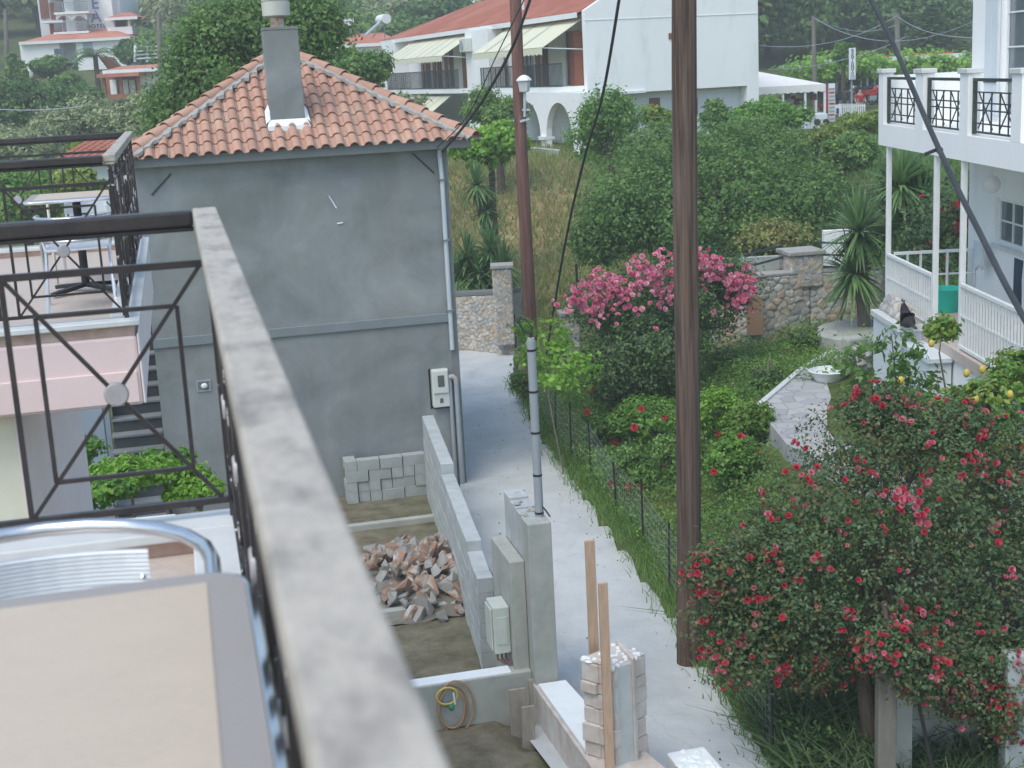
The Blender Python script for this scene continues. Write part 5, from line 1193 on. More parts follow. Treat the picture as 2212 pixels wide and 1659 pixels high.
mb_=onz(1150,835,.05); tt=ond(1113,0,mb_.y)
mp=pole('wooden_pole','slimmer reddish wooden pole with a street lantern beyond the lane fence',mb_,12,.155,.12,'polered',((tt.x-mb_.x)*12/tt.z,0))
lc=ond(1132,178,mb_.y-.25); t=thing('street_lantern','white street lantern on a bracket fixed to the reddish pole','lantern',tuple(lc))
m=MB(); m.tube([(lc.x,lc.y,lc.z-.22),(lc.x-.02,lc.y,lc.z-.75)],.03,8); m.bar((lc.x-.06,lc.y+.1,lc.z-.6),(lc.x+.1,lc.y-.05,lc.z-.6),.04); m.bar((lc.x-.12,lc.y+.1,lc.z-.85),(lc.x+.08,lc.y,lc.z-.8),.05); m.build('bracket',M['pvcl'],t)
m=MB(); m.lathe(lc+Vector((0,0,-.22)),[(.05,0),(.11,.02),(.14,.24),(.12,.25)],6); m.build('glass_body',M['meter'],t)
m=MB(); m.lathe(lc+Vector((0,0,.031)),[(.17,0),(.17,.025),(.10,.10),(.03,.13)],6); m.build('hood',M['foam'],t)
def cable(name,label,pts,r,sag=0,n=24,m_='cable'):
    a,b=Vector(pts[0]),Vector(pts[-1])
    if len(pts)==2:
        P=[a.lerp(b,i/n)-Vector((0,0,sag*4*(i/n)*(1-i/n))) for i in range(n+1)]
    else:
        P=[]
        for i in range(len(pts)-1):
            p0,p1,p2,p3=(Vector(pts[max(i-1,0)]),Vector(pts[i]),Vector(pts[i+1]),Vector(pts[min(i+2,len(pts)-1)]))
            for k in range(8):
                t=k/8; P.append(.5*((2*p1)+(p2-p0)*t+(2*p0-5*p1+4*p2-p3)*t*t+(-p0+3*p1-3*p2+p3)*t**3))
        P.append(b)
    m=MB(); m.tube(P,r,7); o=m.build(name,M[m_],loc=tuple(b),smooth=True); props(o,label,'cable'); return o
c0=FB@Vector((4.5,23.8,onv(950,328,23.8).z))
top1=ond(1158,-40,20)
cable('service_cable','thicker black cable running from the grey house corner up past the reddish pole',[top1,ond(1110,95,20.8),ond(1050,205,21.8),ond(1000,275,22.8),c0],.022)
cable('service_cable','thinner second black cable reaching the grey house eave',[ond(1152,-40,21),ond(1075,115,22),ond(1010,250,23),c0+Vector((-.12,0,.05))],.009)
cable('guy_cable','long taut black cable dropping to the foot of the reddish pole',[ond(1342,-30,22),ond(1303,200,25),ond(1263,340,27),ond(1222,520,29.5),onz(1176,790,.3)],.026)
cable('overhead_cable','heavy black cable sweeping down across the white house balcony',[ond(1858,-40,15.5),ond(1905,45,15),ond(1945,130,14.4),ond(2006,272,13.4),ond(2060,390,12.5),ond(2120,510,11.6),ond(2175,620,10.9),ond(2260,770,10)],.026)
q=ond(2030,325,13.1); m=MB(); m.bar(q+Vector((-.0,0,.02)),q+Vector((-.14,0,-.03)),.03); m.sphere(q,.035,7,5); o=m.build('cable_clamp',M['cable'],loc=tuple(q)); props(o,'small clamp gripping the heavy black cable','clamp')
# ================================================================ long white apartment house with awnings
Lp=Vector((-6.0,87,0)); ang=math.atan2(58-87,4.0+6.0); Mw=Matrix.Translation(Lp)@Matrix.Rotation(ang,4,'Z')
def WT(name,label,cat,x,y,z,group=None,M_=None): M_=M_ or Mw; return thing(name,label,cat,tuple(M_@Vector((x,y,z))),ang if M_ is Mw else 0,group)
SL_=30.8; gz0=3.6
lb=WT('long_white_house','long white house with orange tiled roof, cream awnings and tall blank gable','apartment house',15,4,gz0)
m=MB(Mw); solidwall(m,0,SL_,gz0,9.45,0,.25,[(6,7.2,6.56,8.7),(8.3,9.4,6.56,8.7),(10.6,11.6,6.56,8.7),(13.4,14.6,6.56,8.8),(22.5,23.7,6.56,8.7),(24.6,25.6,6.56,8.7),(27.6,29.3,6.56,8.8)])
m.box(0,.25,.251,7.2,gz0,9.45); m.box(.251,SL_,7.0,7.2,gz0,9.4); m.build('wall',M['white'],lb)
for a_,b_,mm_ in ((6,7.2,'brown'),(8.3,9.4,'brown'),(10.6,11.6,'brown'),(13.4,14.6,'orangewood'),(22.5,23.7,'glass'),(24.6,25.6,'brown'),(27.6,29.3,'brown')):
    m=MB(Mw); m.box(a_,b_,.08,.13,6.56,8.8); m.box(a_+(b_-a_)*.47,a_+(b_-a_)*.53,.05,.08,6.56,8.8); m.build('balcony_door',M[mm_],lb)
    m=MB(Mw); m.box(b_+.04,b_+.55,-.5,-.04,6.56,8.75) if a_ in(13.4,27.6) else m.box(a_-.5,a_-.04,-.06,-.004,6.56,8.7); m.build('shutter',M['orangewood'],lb)
# gable: right part projects, upper gable wall overhangs a recessed ground floor
xg=SL_; yg=7.35
m=MB(Mw); zo=6.18
m.box(xg,xg+.3,-.5,yg,zo,9.5); m.prism([(xg,-.5,9.501),(xg,yg,9.501),(xg,yg,12.2),(xg,3.2,11.6)],(.3,0,0)); m.build('gable_wall',M['white'],lb)
m=MB(Mw); m.box(xg-.6,xg-.35,-.3,yg,gz0,zo+.2); m.build('recessed_wall',M['bluewhite'],lb)  # white wall; the bluish tone paints in the shade of the recess
m=MB(Mw); m.box(xg-.34,xg+.3,yg-.55,yg,gz0,zo-.002); m.build('corner_pier',M['white'],lb)
m=MB(Mw); m.box(xg+.301,xg+.38,-.5,yg*.28,zo-.04,zo+.06); m.box(xg+.301,xg+.32,-.5,yg,9.1,9.13); m.build('ledge',M['whitepaint'],lb)
def wimg(px,py):  # point on gable plane x=xg+.3
    r=ray(px,py); o=Mw.inverted()@Vector((0,0,CZ)); d=(Mw.inverted().to_3x3())@r; t=(xg+.3-o.x)/d.x; return o+d*t
a_=wimg(1449,78)
m=MB(Mw); m.box(xg+.301,xg+.34,a_.y-.1,a_.y+.1,a_.z-.12,a_.z+.12); m.build('vent',M['brown'],lb)
for px in (1512,1430):
    m=MB(Mw); a_=wimg(px,222); m.box(xg-.349,xg-.30,a_.y-.28,a_.y+.2,a_.z-.5,a_.z+.2); m.build('ground_floor_window',M['brown'],lb)
# roof
def roofmesh(): 
    m=MB(Mw); e=9.42; r_=11.25
    m.add([(-.6,-.7,e),(xg-.001,-.7,e),(xg-.001,4,r_),(4.6,4,r_),(-.6,7.9,e),(xg-.001,7.9,e)],[(0,1,2,3),(0,3,4),(4,3,2,5)])
    m.add([(-.6,-.7,e-.06),(xg-.001,-.7,e-.06),(xg-.001,7.9,e-.06),(-.6,7.9,e-.06)],[(0,1,2,3)]); return m
roofmesh().build('roof',M['rooffar'],lb,fix=False)
m=MB(Mw)
for k in range(95):   # ribs of the roof tiles
    x=-.4+k*.33; 
    if x>xg-.1: break
    y1=4.0 if x>4.6 else -.7+4.7*(x+.6)/5.2; m.bar((x,-.72,9.46),(x,y1,9.46+(y1+.7)*.389),.13,.09)
m.build('tile_ribs',M['rooffar'],lb)
m=MB(Mw); m.box(-.62,xg-.002,-.78,-.701,9.24,9.45); m.build('gutter',M['whitepaint'],lb)
m=MB(Mw); m.box(20.2,20.7,.3,.8,9.5,10.6); m.box(20.1,20.8,.2,.9,10.601,10.7); m.build('roof_chimney',M['white'],lb)
# balconies
for x0,x1 in ((3.0,16.9),(20.4,SL_-.01)):
    m=MB(Mw); m.box(x0,x1,-1.5,-.001,6.33,6.55); s=m.build('balcony_slab',M['white'],lb)
    m=MB(Mw); n=int((x1-x0)/.13)
    m.box(x0,x1,-1.47,-1.43,7.46,7.50); m.box(x0,x1,-1.46,-1.44,6.60,6.63)
    for k in range(n+1): x=x0+(x1-x0-.02)*k/n; m.box(x,x+.022,-1.46,-1.44,6.551,7.46)
    for k in range(12): m.box(x0,x0+.02,-1.43+k*.12,-1.41+k*.12,6.551,7.46); 
    m.build('balcony_railing',M['darkgreen'],s)
m=MB(Mw); m.box(16.9,20.4,-1.0,-.26,gz0,9.3); m.build('pier',M['white'],lb); m=MB(Mw); m.box(2.2,2.7,-1.45,-.001,6.551,9.3); m.build('corner_pier',M['white'],lb)
def awning(name,label,x0,x1,zt,zb,out,ys=0):
    t=WT(name,label,'awning',(x0+x1)/2,-.7,zb,'cream awnings on the long white house'); m=MB(Mw); n=int((x1-x0)/.35); y0=-.28+ys
    m.add([(x0,y0,zt),(x1,y0,zt),(x1,y0-out,zb),(x0,y0-out,zb),(x0,y0,zt-.03),(x1,y0,zt-.03),(x1,y0-out,zb-.03),(x0,y0-out,zb-.03)],[(0,1,2,3),(7,6,5,4),(0,3,7,4),(1,5,6,2)]); m.build('canvas',M['awning'],t,fix=False)
    m=MB(Mw); vs=[];fs=[]; k=int((x1-x0)/.12)
    for i in range(k+1): x=x0+(x1-x0)*i/k; vs+=[(x,y0-out-.01,zb-.02),(x,y0-out-.01,zb-.24-.07*abs(math.sin(i*PI/4)))]
    m.add(vs,[(2*i,2*i+2,2*i+3,2*i+1) for i in range(k)]); m.build('valance',M['awning'],t)
    m=MB(Mw); xs=[x0+(x1-x0)*f for f in (.18,.20,.42,.44,.68,.70)]
    for x in xs: m.add([(x,y0+.01,zt+.012),(x+.09,y0+.01,zt+.012),(x+.09,y0-out,zb+.012),(x,y0-out,zb+.012)],[(0,1,2,3)])
    m.build('stripes',M['awnstripe'],t,fix=False)
    m=MB(Mw); m.bar((x1-.1,y0-.0,zt-1.3),(x1-.1,y0-out+.05,zb-.02),.04); m.bar((x0+.1,y0,zt-1.3),(x0+.1,y0-out+.05,zb-.02),.04); m.build('arm',M['whitepaint'],t)
awning('awning','long cream awning over the left balcony of the long white house',5.4,10.6,9.3,8.2,1.9)
awning('awning','short cream awning joined to it, next to the air conditioner',10.7,16.7,9.3,8.2,1.9)
awning('awning','wide cream awning over the right balcony beside the blank gable',21.6,30.6,9.3,8.15,1.9)
awning('awning','lower cream awning under the left balcony',6.0,10.2,6.2,4.9,1.8,-1.0); awning('awning','small cream awning right of the lower one',10.4,14.8,6.2,4.9,1.8,-1.0)
t=WT('air_conditioner','white air conditioning unit on the pier between the two awnings','air conditioner',17.5,-1.3,8.3)
m=MB(Mw); m.box(17.0,18.0,-1.35,-1.01,8.3,8.95); m.build('case',M['meter'],t,bevel=.03); m=MB(Mw); m.tube([(17.4,-1.36,8.62),(17.4,-1.38,8.62)],.24,14); m.build('fan',M['pvc'],t)
# arcade
t2=WT('arcade','white arcade with round arches at the corner of the long white house','arcade',29,-1.6,gz0)
def arched(m,x0,x1,z0,z1,y0,y1,arches):
    n=12; xs=x0
    for c,r,zs_ in arches:
        m.prism([(xs,y0,z0),(c-r,y0,z0),(c-r,y0,z1),(xs,y0,z1)],(0,y1-y0,0)); xs=c+r
        P=[(c-r*math.cos(PI*k/n),zs_+r*math.sin(PI*k/n)) for k in range(n+1)]
        for k in range(n): m.prism([(P[k][0],y0,P[k][1]),(P[k+1][0],y0,P[k+1][1]),(P[k+1][0],y0,z1),(P[k][0],y0,z1)],(0,y1-y0,0))
    m.prism([(xs,y0,z0),(x1,y0,z0),(x1,y0,z1),(xs,y0,z1)],(0,y1-y0,0))
m=MB(Mw); arched(m,20.2,33.4,gz0,6.32,-1.75,-1.5,[(22.6,1.6,4.5),(27.4,1.45,4.5),(30.95,1.45,4.5)]); m.build('arch_wall',M['white'],t2)
m=MB(Mw); m.box(28.85,29.5,-1.85,-1.4,gz0,gz0+.25); m.box(28.83,29.52,-1.87,-1.38,4.42,4.56); m.build('pillar_trim',M['whitepaint'],t2)
m=MB(Mw); m.box(30.8,33.4,-1.49,-.51,6.0,6.32); m.build('soffit',M['white'],t2)
m=MB(Mw); m.box(25.5,33,-2.6,-2.56,4.15,4.2)
for k in range(50): m.box(25.5+.15*k,25.53+.15*k,-2.59,-2.57,3.3,4.15)
m.build('low_railing',M['bluewhite'],t2)
# small house with porch to the left of it
def fb(name,px0,px1,py0,py1,d,th,m_,par,bev=0):
    p=ond(px0,(py0+py1)/2,d);q=ond(px1,(py0+py1)/2,d); z1=ond((px0+px1)/2,py0,d).z; z0=ond((px0+px1)/2,py1,d).z
    m=MB(); m.box(p.x,q.x,d,d+th,z0,z1); return m.build(name,M[m_],par,bevel=bev)
def base(px,py,d): return tuple(ond(px,py,d))
def groof(name,px0,px1,pyt,pyb,d,dep,par,m_='rooffar',ov=.3,hip=.35):
    a=ond(px0,pyb,d);b=ond(px1,pyb,d); zt=ond((px0+px1)/2,pyt,d+dep/2).z; z=(a.z+b.z)/2; w=b.x-a.x; m=MB()
    v=[(a.x-ov,d-ov,z),(b.x+ov,d-ov,z),(b.x+ov,d+dep+ov,z),(a.x-ov,d+dep+ov,z),(a.x+w*hip,d+dep/2,zt),(b.x-w*hip,d+dep/2,zt)]
    m.add(v,[(0,1,5,4),(1,2,5),(2,3,4,5),(3,0,4),(3,2,1,0)]); r=m.build(name,M[m_],par)
    m=MB(); m.box(a.x-ov-.02,b.x+ov+.02,d-ov-.05,d-ov-.01,z-.18,z+.03); m.build('eave_board',M['whitepaint'],par); return r
t=thing('porch_house','small white house with red tiled porch roof left of the cream awnings','house',base(850,200,92))
fb('wall',770,905,98,215,93,5,'white',t); groof('roof',720,860,72,95,93,6,t,hip=.3); groof('porch_roof',828,885,92,116,90.5,2.4,t,hip=.25)
for px in (832,858): fb('porch_post',px,px+4,118,205,90.3,.2,'whitepaint',t)
fb('window',800,812,112,140,92.9,.1,'glass',t)
def heater(label,px,py,d,fl=1):
    c=ond(px,py,d); t=thing('solar_heater',label,'solar water heater',tuple(c)); s=d/F
    m=MB(); m.tube([(c.x-8*s,c.y+.3,c.z),(c.x+9*s,c.y-.8,c.z)],10*s,14); m.build('tank',M['whitepaint'],t,smooth=True)
    m=MB(); m.prism([(c.x-9*s,c.y-.3,c.z-8*s),(c.x-3*s,c.y-1.2,c.z-9*s),(c.x-32*s,c.y-2,c.z-34*s),(c.x-38*s,c.y-1.2,c.z-33*s)],(0,0,.12)); m.build('panel',M['pvcl'],t)
    m=MB()
    m.bar((c.x,c.y,c.z-8*s),(c.x+1*s,c.y,c.z-40*s),.06); m.bar((c.x+6*s,c.y-.5,c.z-6*s),(c.x-24*s,c.y-1,c.z-38*s),.05); m.build('frame',M['pvc'],t)
heater('left solar water heater with slanted panel on the distant roof',748,46,96); heater('right larger solar water heater above the orange roof end',828,42,90)
t=thing('upper_white_house','white house seen just above the orange roof among the trees','house',base(1060,20,125)); fb('wall',1020,1105,-30,18,125,6,'white',t); fb('window',1055,1066,-20,8,124.9,.1,'glass',t); fb('terrace',1018,1060,14,22,123,1.9,'whitepaint',t)
t=thing('hill_white_house','white verandah house at the top edge above the walnut tree','house',base(400,30,150)); fb('wall',330,470,-10,26,150,6,'white',t); fb('flat_roof',325,440,-6,-1,148.5,1.4,'whitepaint',t)
for a_,b_ in ((352,366),(408,420)): fb('verandah_opening',a_,b_,1,24,149.9,.1,'brown',t)
fb('terrace',365,400,20,32,148,1.9,'whitepaint',t)
# hotel
t=thing('hotel','white hotel on the hillside with balconies and vertical lettering','hotel',base(200,130,112))
fb('tower',188,242,-60,90,112,2.5,'white',t); fb('stair_tower',140,160,-60,112,111.2,8,'white',t); fb('centre_wall',160,188,-60,100,113,7,'white',t); fb('left_wall',82,140,-60,90,114,6,'bluewhite',t); fb('right_wall',242,256,-60,36,113.5,6,'white',t)
fb('podium_wall',44,130,88,136,108,6,'white',t); fb('podium_wall',130,166,88,136,109.4,4.6,'bluewhite',t); fb('podium_wall',166,272,82,150,108,6,'white',t)
groof('podium_roof',52,275,66,86,108,7,t,hip=.25)
groof('side_roof',236,290,28,38,110.5,3.5,t,hip=.3); fb('side_terrace',232,286,58,75,110.5,3,'white',t); fb('side_dark',234,272,40,58,113,.2,'brown',t)
for px in (243,277): fb('terrace_post',px,px+4,39,58,110.6,.15,'whitepaint',t)
for py in (25,68,-20):
    s=fb('balcony_slab',116,192,py,py+5,110,2,'whitepaint',t)
    m=MB(); a=ond(118,py,110.05);b=ond(189,py,110.05)
    m.box(a.x,b.x,110.05,110.09,a.z+.62,a.z+.66)
    for k in range(31): x=a.x+(b.x-a.x)*k/30; m.box(x,x+.03,110.06,110.08,a.z,a.z+.62)
    m.build('balcony_railing',M['pvc'],s); fb('balcony_door',135,160,py-34,py,112.9,.1,'reddoor',t) if py>0 else fb('balcony_door',135,160,py-20,py,112.9,.1,'reddoor',t)
m=MB(); 
for k,x in enumerate((121,155)):
    a=ond(x,32,110.3);b=ond(x+33,32,110.3); n=8; vs=[]
    for i in range(n+1): f=i/n; vs+=[(a.x+(b.x-a.x)*f,110.2,a.z),(a.x+(b.x-a.x)*f,110.2,a.z-.45+.35*math.sin(PI*f))]
    m.add(vs,[(2*i,2*i+2,2*i+3,2*i+1) for i in range(n)])
m.build('scalloped_awning',M['whitepaint'],t)
for a_,b_,py in ((88,136,-10),(88,136,45),(105,136,88)): fb('left_balcony_slab',a_,b_,py,py+4,112,2,'whitepaint',t)
for a_,b_,c_,d_ in ((86,104,-8,40),(108,134,5,42),(108,134,52,84)): fb('left_opening',a_,b_,c_,d_,113.9,.1,'brown',t)
fb('window',117,138,105,117,107.9,.1,'glass',t); fb('window',238,262,104,112,107.9,.1,'glass',t); fb('opening',180,200,92,120,107.9,.1,'bluewall',t); fb('opening',240,247,-10,8,113.4,.1,'reddoor',t)
def text(body,px,py,d,size,m_,name,parent,rz=0,thick=.02):
    cu=bpy.data.curves.new('txt','FONT'); cu.body=body; cu.size=size; cu.align_x='CENTER'; cu.align_y='CENTER'; cu.extrude=thick; cu.space_character=1.15
    o=bpy.data.objects.new('txt',cu); COL.objects.link(o); dg=bpy.context.evaluated_depsgraph_get(); me=bpy.data.meshes.new_from_object(o.evaluated_get(dg)); bpy.data.objects.remove(o)
    c=ond(px,py,d); T=WM[parent.name].inverted()@Matrix.Translation(c)@Matrix.Rotation(rz,4,'Z')@Matrix.Rotation(PI/2,4,'X'); me.transform(T); me.materials.clear(); me.materials.append(M[m_]); return link(name,me,parent)
text('E',205,8,111.9,1.25,'letter','letter',t); text('A',207,37,111.9,1.25,'letter','letter',t); text('HOTEL',208,57,111.9,.44,'signb','letters',t)
# lower village bits on the left
t=thing('timber_house','small orange timber and white house with lean-to roof beside the walnut tree','house',base(280,215,88))
fb('wall',298,345,148,205,88.4,4,'white',t); fb('back_wall',222,298,160,212,90,3,'orangewood',t); fb('lean_roof',208,300,158,166,86.5,3.4,'rooffar',t); fb('roof_edge',228,345,150,156,86.6,.3,'whitepaint',t); groof('roof',235,345,141,150,88,4,t,hip=.1)
for a_,b_ in ((238,252),(264,277),(280,292)): fb('white_curtain',a_,b_,172,206,89.8,.1,'white',t)
for px in (222,258,296): fb('post',px,px+6,160,212,87,.2,'orangewood',t)
fb('railing',222,300,203,213,86.8,.1,'orangewood',t)
t=thing('red_roof_kiosk','small orange roofed hut at the far left with white parasol beside it','hut',base(75,165,96)); groof('roof',46,102,138,147,96,4,t,hip=.4); fb('wall',52,98,147,170,96.5,3,'orangewood',t)
c=ond(49,148,92); t=thing('parasol','white parasol beside the small orange roofed hut','parasol',(c.x,c.y,c.z-1)); m=MB(); m.lathe(c,[(.8,-.25),(.75,-.2),(.4,.1),(.03,.22)],16); m.build('canopy',M['whitepaint'],t,smooth=True); m=MB(); m.tube([c,c-Vector((0,0,1.8))],.04,6); m.build('pole',M['pvc'],t)
c=ond(64,160,91); m=MB(); m.sphere(c,(.28,.1,.28),12,8); o=m.build('white_ball_lamp',M['whitepaint'],loc=tuple(c),smooth=True); props(o,'small round white lamp in front of the orange roofed hut','lamp')
t=thing('old_red_roof_shed','low shed with worn dark red tiled roof behind the neighbouring balcony','shed',base(200,360,42)); 
a=ond(128,335,42);b=ond(292,300,42); z0=ond(200,352,41).z; z1=ond(200,308,44.5).z; xa,xb=ond(130,330,42).x,ond(300,330,42).x
m=MB(); m.add([(xa,40.8,z0),(xb,40.8,z0),(xb,45,z1),(xa,45,z1)],[(0,1,2,3)]); m.build('roof_deck',M['rooffar'],t)
m=MB(); n=int((xb-xa)/.24)
for k in range(n):
    x=xa+.12+k*.24
    for j in range(11): f0,f1=j/11,(j+1)/11; m.tube([(x,40.75+4.2*f0,z0+(z1-z0)*f0+.06),(x,40.75+4.2*f1,z0+(z1-z0)*f1+.03)],[.085,.07],8)
m.build('roof_tiles',M['rooffar'],t)
m=MB(); m.box(xa+.2,xb-.2,41.1,44.8,z0-2.6,z0-.05); m.build('wall',M['bluewhite'],t)
# red stair rail, small white fence by hotel
t=thing('white_garden_fence','white slatted fence on the terrace right of the hotel','fence',base(350,125,100))
for k in range(4): 
    m=MB(); a=ond(290,103+k*8,100);b=ond(370,98+k*8,100); m.bar(a,b,.12,.10); m.build('slat',M['whitepaint'],t)
for px in (292,318,345,369): m=MB(); m.bar(ond(px,98,100.1),ond(px,134,100.1),.16); m.build('post',M['whitepaint'],t)
m=MB(); a=ond(212,122,98);b=ond(240,160,98); m.prism([a,a+Vector((1.0,0,-.1)),b+Vector((1.0,0,0)),b],(0,.3,0)); o=m.build('red_ramp',M['brown'],loc=tuple(b)); props(o,'dark red stair ramp below the hotel podium','ramp')
# far poles
for px,py0,py1,d,lab,mm in ((343,28,190,86,'grey wooden pole in front of the hill trees near the walnut tree','polegrey'),(935,-40,60,105,'brown pole rising behind the orange roof','polered'),(1757,35,240,74,'dark leaning pole behind the white pavilion','polegrey'),(1937,28,165,80,'pale wooden pole behind the rental sign','polegrey'),(12,20,200,100,'thin grey pole at the far left edge','polegrey')):
    b=ond(px+4,py1,d); tt=ond(px,py0,d); r=.17 if d>79 else .13; pl=thing('utility_pole',lab,'pole',(b.x,b.y,H(b.x,b.y))); m=MB(); m.tube([(b.x,b.y,H(b.x,b.y)-.3),b,tt],[r*1.1,r,r*.8],10); m.build('shaft',M[mm],pl,smooth=True); m=MB(); m.bar((tt.x-.25,tt.y,tt.z-.3),(tt.x+.25,tt.y,tt.z-.3),.08); m.build('crossarm',M['polegrey'],pl)
P1_=ond(1937,34,80); 
for k,(a,b,sg) in enumerate(((ond(1640,98,62),P1_,.6),(P1_,ond(2115,82,40),.3),(ond(1757,38,74),P1_+Vector((0,0,-.5)),.5),(ond(1660,150,60),ond(1960,78,80),.4),(ond(1757,38,74),ond(2105,45,60),1.0))): cable('thin_wire',['thin wire from the blank gable to the pale pole','thin wire from the pale pole towards the white balcony house','slack wire between the leaning and pale poles','thin wire low over the rental garden','thin wire crossing high in front of the wooded hill'][k],[a,b],.016,sg,20,'pvc')
cable('thin_wire','thin wire stretched across the olive trees at the left',[ond(-20,235,60),ond(180,230,60)],.02,.1,8,'pvc')
# ================================================================ pavilion, rental shop
dp=64.
a=ond(1638,190,dp); b=ond(1783,190,dp); zt=ond(1786,181,dp).z; zr=ond(1640,150,dp).z; zb_=ond(1710,270,dp).z-.4
t=thing('white_pavilion','open white canvas pavilion with glazed sides next to the blank gable','pavilion',(b.x,dp,zb_))
m=MB(); x0=a.x-3.2; x1=b.x; xm=(x0+x1)/2; dp2=dp+6
v=[(x0,dp,zt),(x1,dp,zt),(x1,dp2,zt),(x0,dp2,zt),(a.x-.6,dp+3,zr+.1),(a.x-.4,dp+3,zr+.1)]; m.add(v,[(0,1,5,4),(1,2,5),(2,3,4,5),(3,0,4)]); m.build('canvas_roof',M['canvas'],t)
m=MB(); vs=[];n=40
for i in range(n+1): x=x0+(x1-x0)*i/n; vs+=[(x,dp-.02,zt),(x,dp-.02,zt-.30-.05*abs(math.sin(i*1.57)))]
vs2=[]
for i in range(n+1): y=dp+(dp2-dp)*i/n; vs2+=[(x1+.02,y,zt),(x1+.02,y,zt-.30-.05*abs(math.sin(i*1.57)))]
m.add(vs,[(2*i,2*i+2,2*i+3,2*i+1) for i in range(n)]); m.add(vs2,[(2*i,2*i+2,2*i+3,2*i+1) for i in range(n)]); m.build('valance',M['canvas'],t)
for px in (1692,1740,1782): p=ond(px,230,dp); m=MB(); m.box(p.x-.05,p.x+.05,dp+.02,dp+.12,zb_-.3,zt-.02); m.build('post',M['whitepaint'],t)
for px in (1704,1762): p=ond(px,230,dp2); m=MB(); m.box(p.x-.05,p.x+.05,dp2-.12,dp2-.02,zb_-.3,zt-.02); m.build('post',M['whitepaint'],t)
m=MB(); m.box(x0,x1,dp+.06,dp+.09,zb_-.2,zb_+.9); m.build('low_panel',M['bluewhite'],t)
rr=random.Random(12)
for k in range(26):
    px=rr.uniform(1648,1778); p=ond(px,rr.uniform(208,262),dp+rr.uniform(1,4.5)); m=MB(); s=rr.uniform(.10,.26); m.rbox(p,(s*1.6,s,s*1.2),Matrix.Rotation(rr.uniform(0,3),4,'Z')); cc_=rr.choice(['orangewood','redpaint','yellow','bluewhite','petal','teal','brown']); 
    o=m.build('display_goods',M[cc_] if cc_!='petal' else M['petalr'],loc=tuple(p),bevel=.02); props(o,'small colourful goods displayed inside the white pavilion','goods','goods inside the pavilion')
# shop pergola
t=thing('rental_shop','dark open shop under a leafy pergola and red edged roof','shop',base(1880,240,78)); d=80
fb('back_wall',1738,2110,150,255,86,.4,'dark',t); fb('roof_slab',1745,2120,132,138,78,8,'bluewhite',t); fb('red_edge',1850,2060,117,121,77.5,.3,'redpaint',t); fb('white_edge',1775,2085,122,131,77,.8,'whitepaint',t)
for px in (1785,1806,1822,1858,1872,1888,2000,2040): fb('pergola_post',px,px+4,150,245,77.3,.15,'pvc' if px<1870 else 'bluewhite',t)
fb('light_edge',1852,1875,152,156,76.9,.1,'foam',t); fb('light_edge',1880,1902,151,154,76.9,.1,'foam',t); fb('counter',1800,1850,180,200,82,1,'brown',t)
lbv=[(tuple(ond(x,y,77.5)),(1.5*r_,1.6,.62*r_)) for x,y,r_ in ((1755,148,1),(1790,150,1),(1820,142,1.2),(1850,150,1),(1880,140,.8),(1910,142,.9),(1945,146,1),(1980,140,1.1),(2020,142,1),(2060,145,1),(2090,142,1.1))]
tv=thing('pergola_vine','bright green vine spread over the rental shop pergola','vine',base(1900,150,77.5)); foliage('foliage',lbv,34,14,.25,.30,.2,L_['lime'],tv,3); m=MB(); m.tube([(lbv[3][0][0],77.5,H(lbv[3][0][0],77.5)),lbv[3][0]],.08,6); m.build('stem',M['bark'],tv)
# sign
ds=70; t=thing('rental_sign','tall white vertical sign reading RENT A MOTO in dark letters','sign',base(1842,250,ds))
a=ond(1835,104,ds);b=ond(1849,172,ds); m=MB(); m.box(ond(1834.5,140,ds).x,ond(1848.5,140,ds).x,ds,ds+.12,b.z,a.z); m.build('board',M['signw'],t,bevel=.01)
m=MB(); m.tube([((a.x+b.x)/2,ds+.2,H(a.x,ds)),((a.x+b.x)/2,ds+.2,a.z-.2)],.05,8); m.build('post',M['pvc'],t)
ys_=[109,115.5,122,128.5,135.5,142.5,148.5,154,159.5]
for ch_,y in zip('RENTAMOTO',ys_): text(ch_,1841.6,y,ds-.012,.205,'signb','letter',t,thick=.01)
m=MB(); p=ond(1841.6,167,ds); m.box(p.x-.11,p.x+.11,ds-.02,ds-.002,p.z-.1,p.z+.1); m.build('patch',M['signg'],t)
fbp=ond(1797,210,64)
t=thing('shop_banner','tall white banner with red and dark bands beside the pavilion','banner',base(1795,270,64)); fb('banner',1790,1804,180,262,64,.06,'signw',t)
for k in range(9): fb('band',1791,1803,190+k*8,193.5+k*8,63.96,.03,'redpaint' if k%3==1 else 'pvc',t)
fb('red_strip',1786,1789,186,240,64.05,.05,'redpaint',t)
t=thing('white_picket_fence','short white picket fence before the rental shop','fence',base(1830,250,67))
for k in range(14): fb('picket',1812+k*4.2,1814.5+k*4.2,224,252,67,.04,'whitepaint',t)
fb('rail',1812,1870,228,231,67.05,.05,'whitepaint',t)
t=thing('notice_board','pale blue board with a dark mark on the picket fence','board',base(1808,245,66)); fb('board',1797,1818,226,247,66,.05,'signw',t); fb('mark',1807,1812,234,245,65.95,.03,'signb',t)
t=thing('white_handcart','pale cart standing below the pavilion corner','cart',base(1775,262,55)); fb('tray',1760,1788,246,260,62,1.0,'bluewhite',t,.03); 
for px in (1764,1783): p=ond(px,264,62.1); m=MB(); m.tube([(p.x,61.95,p.z),(p.x,61.99,p.z)],.15,12); m.build('wheel',M['black'],t)
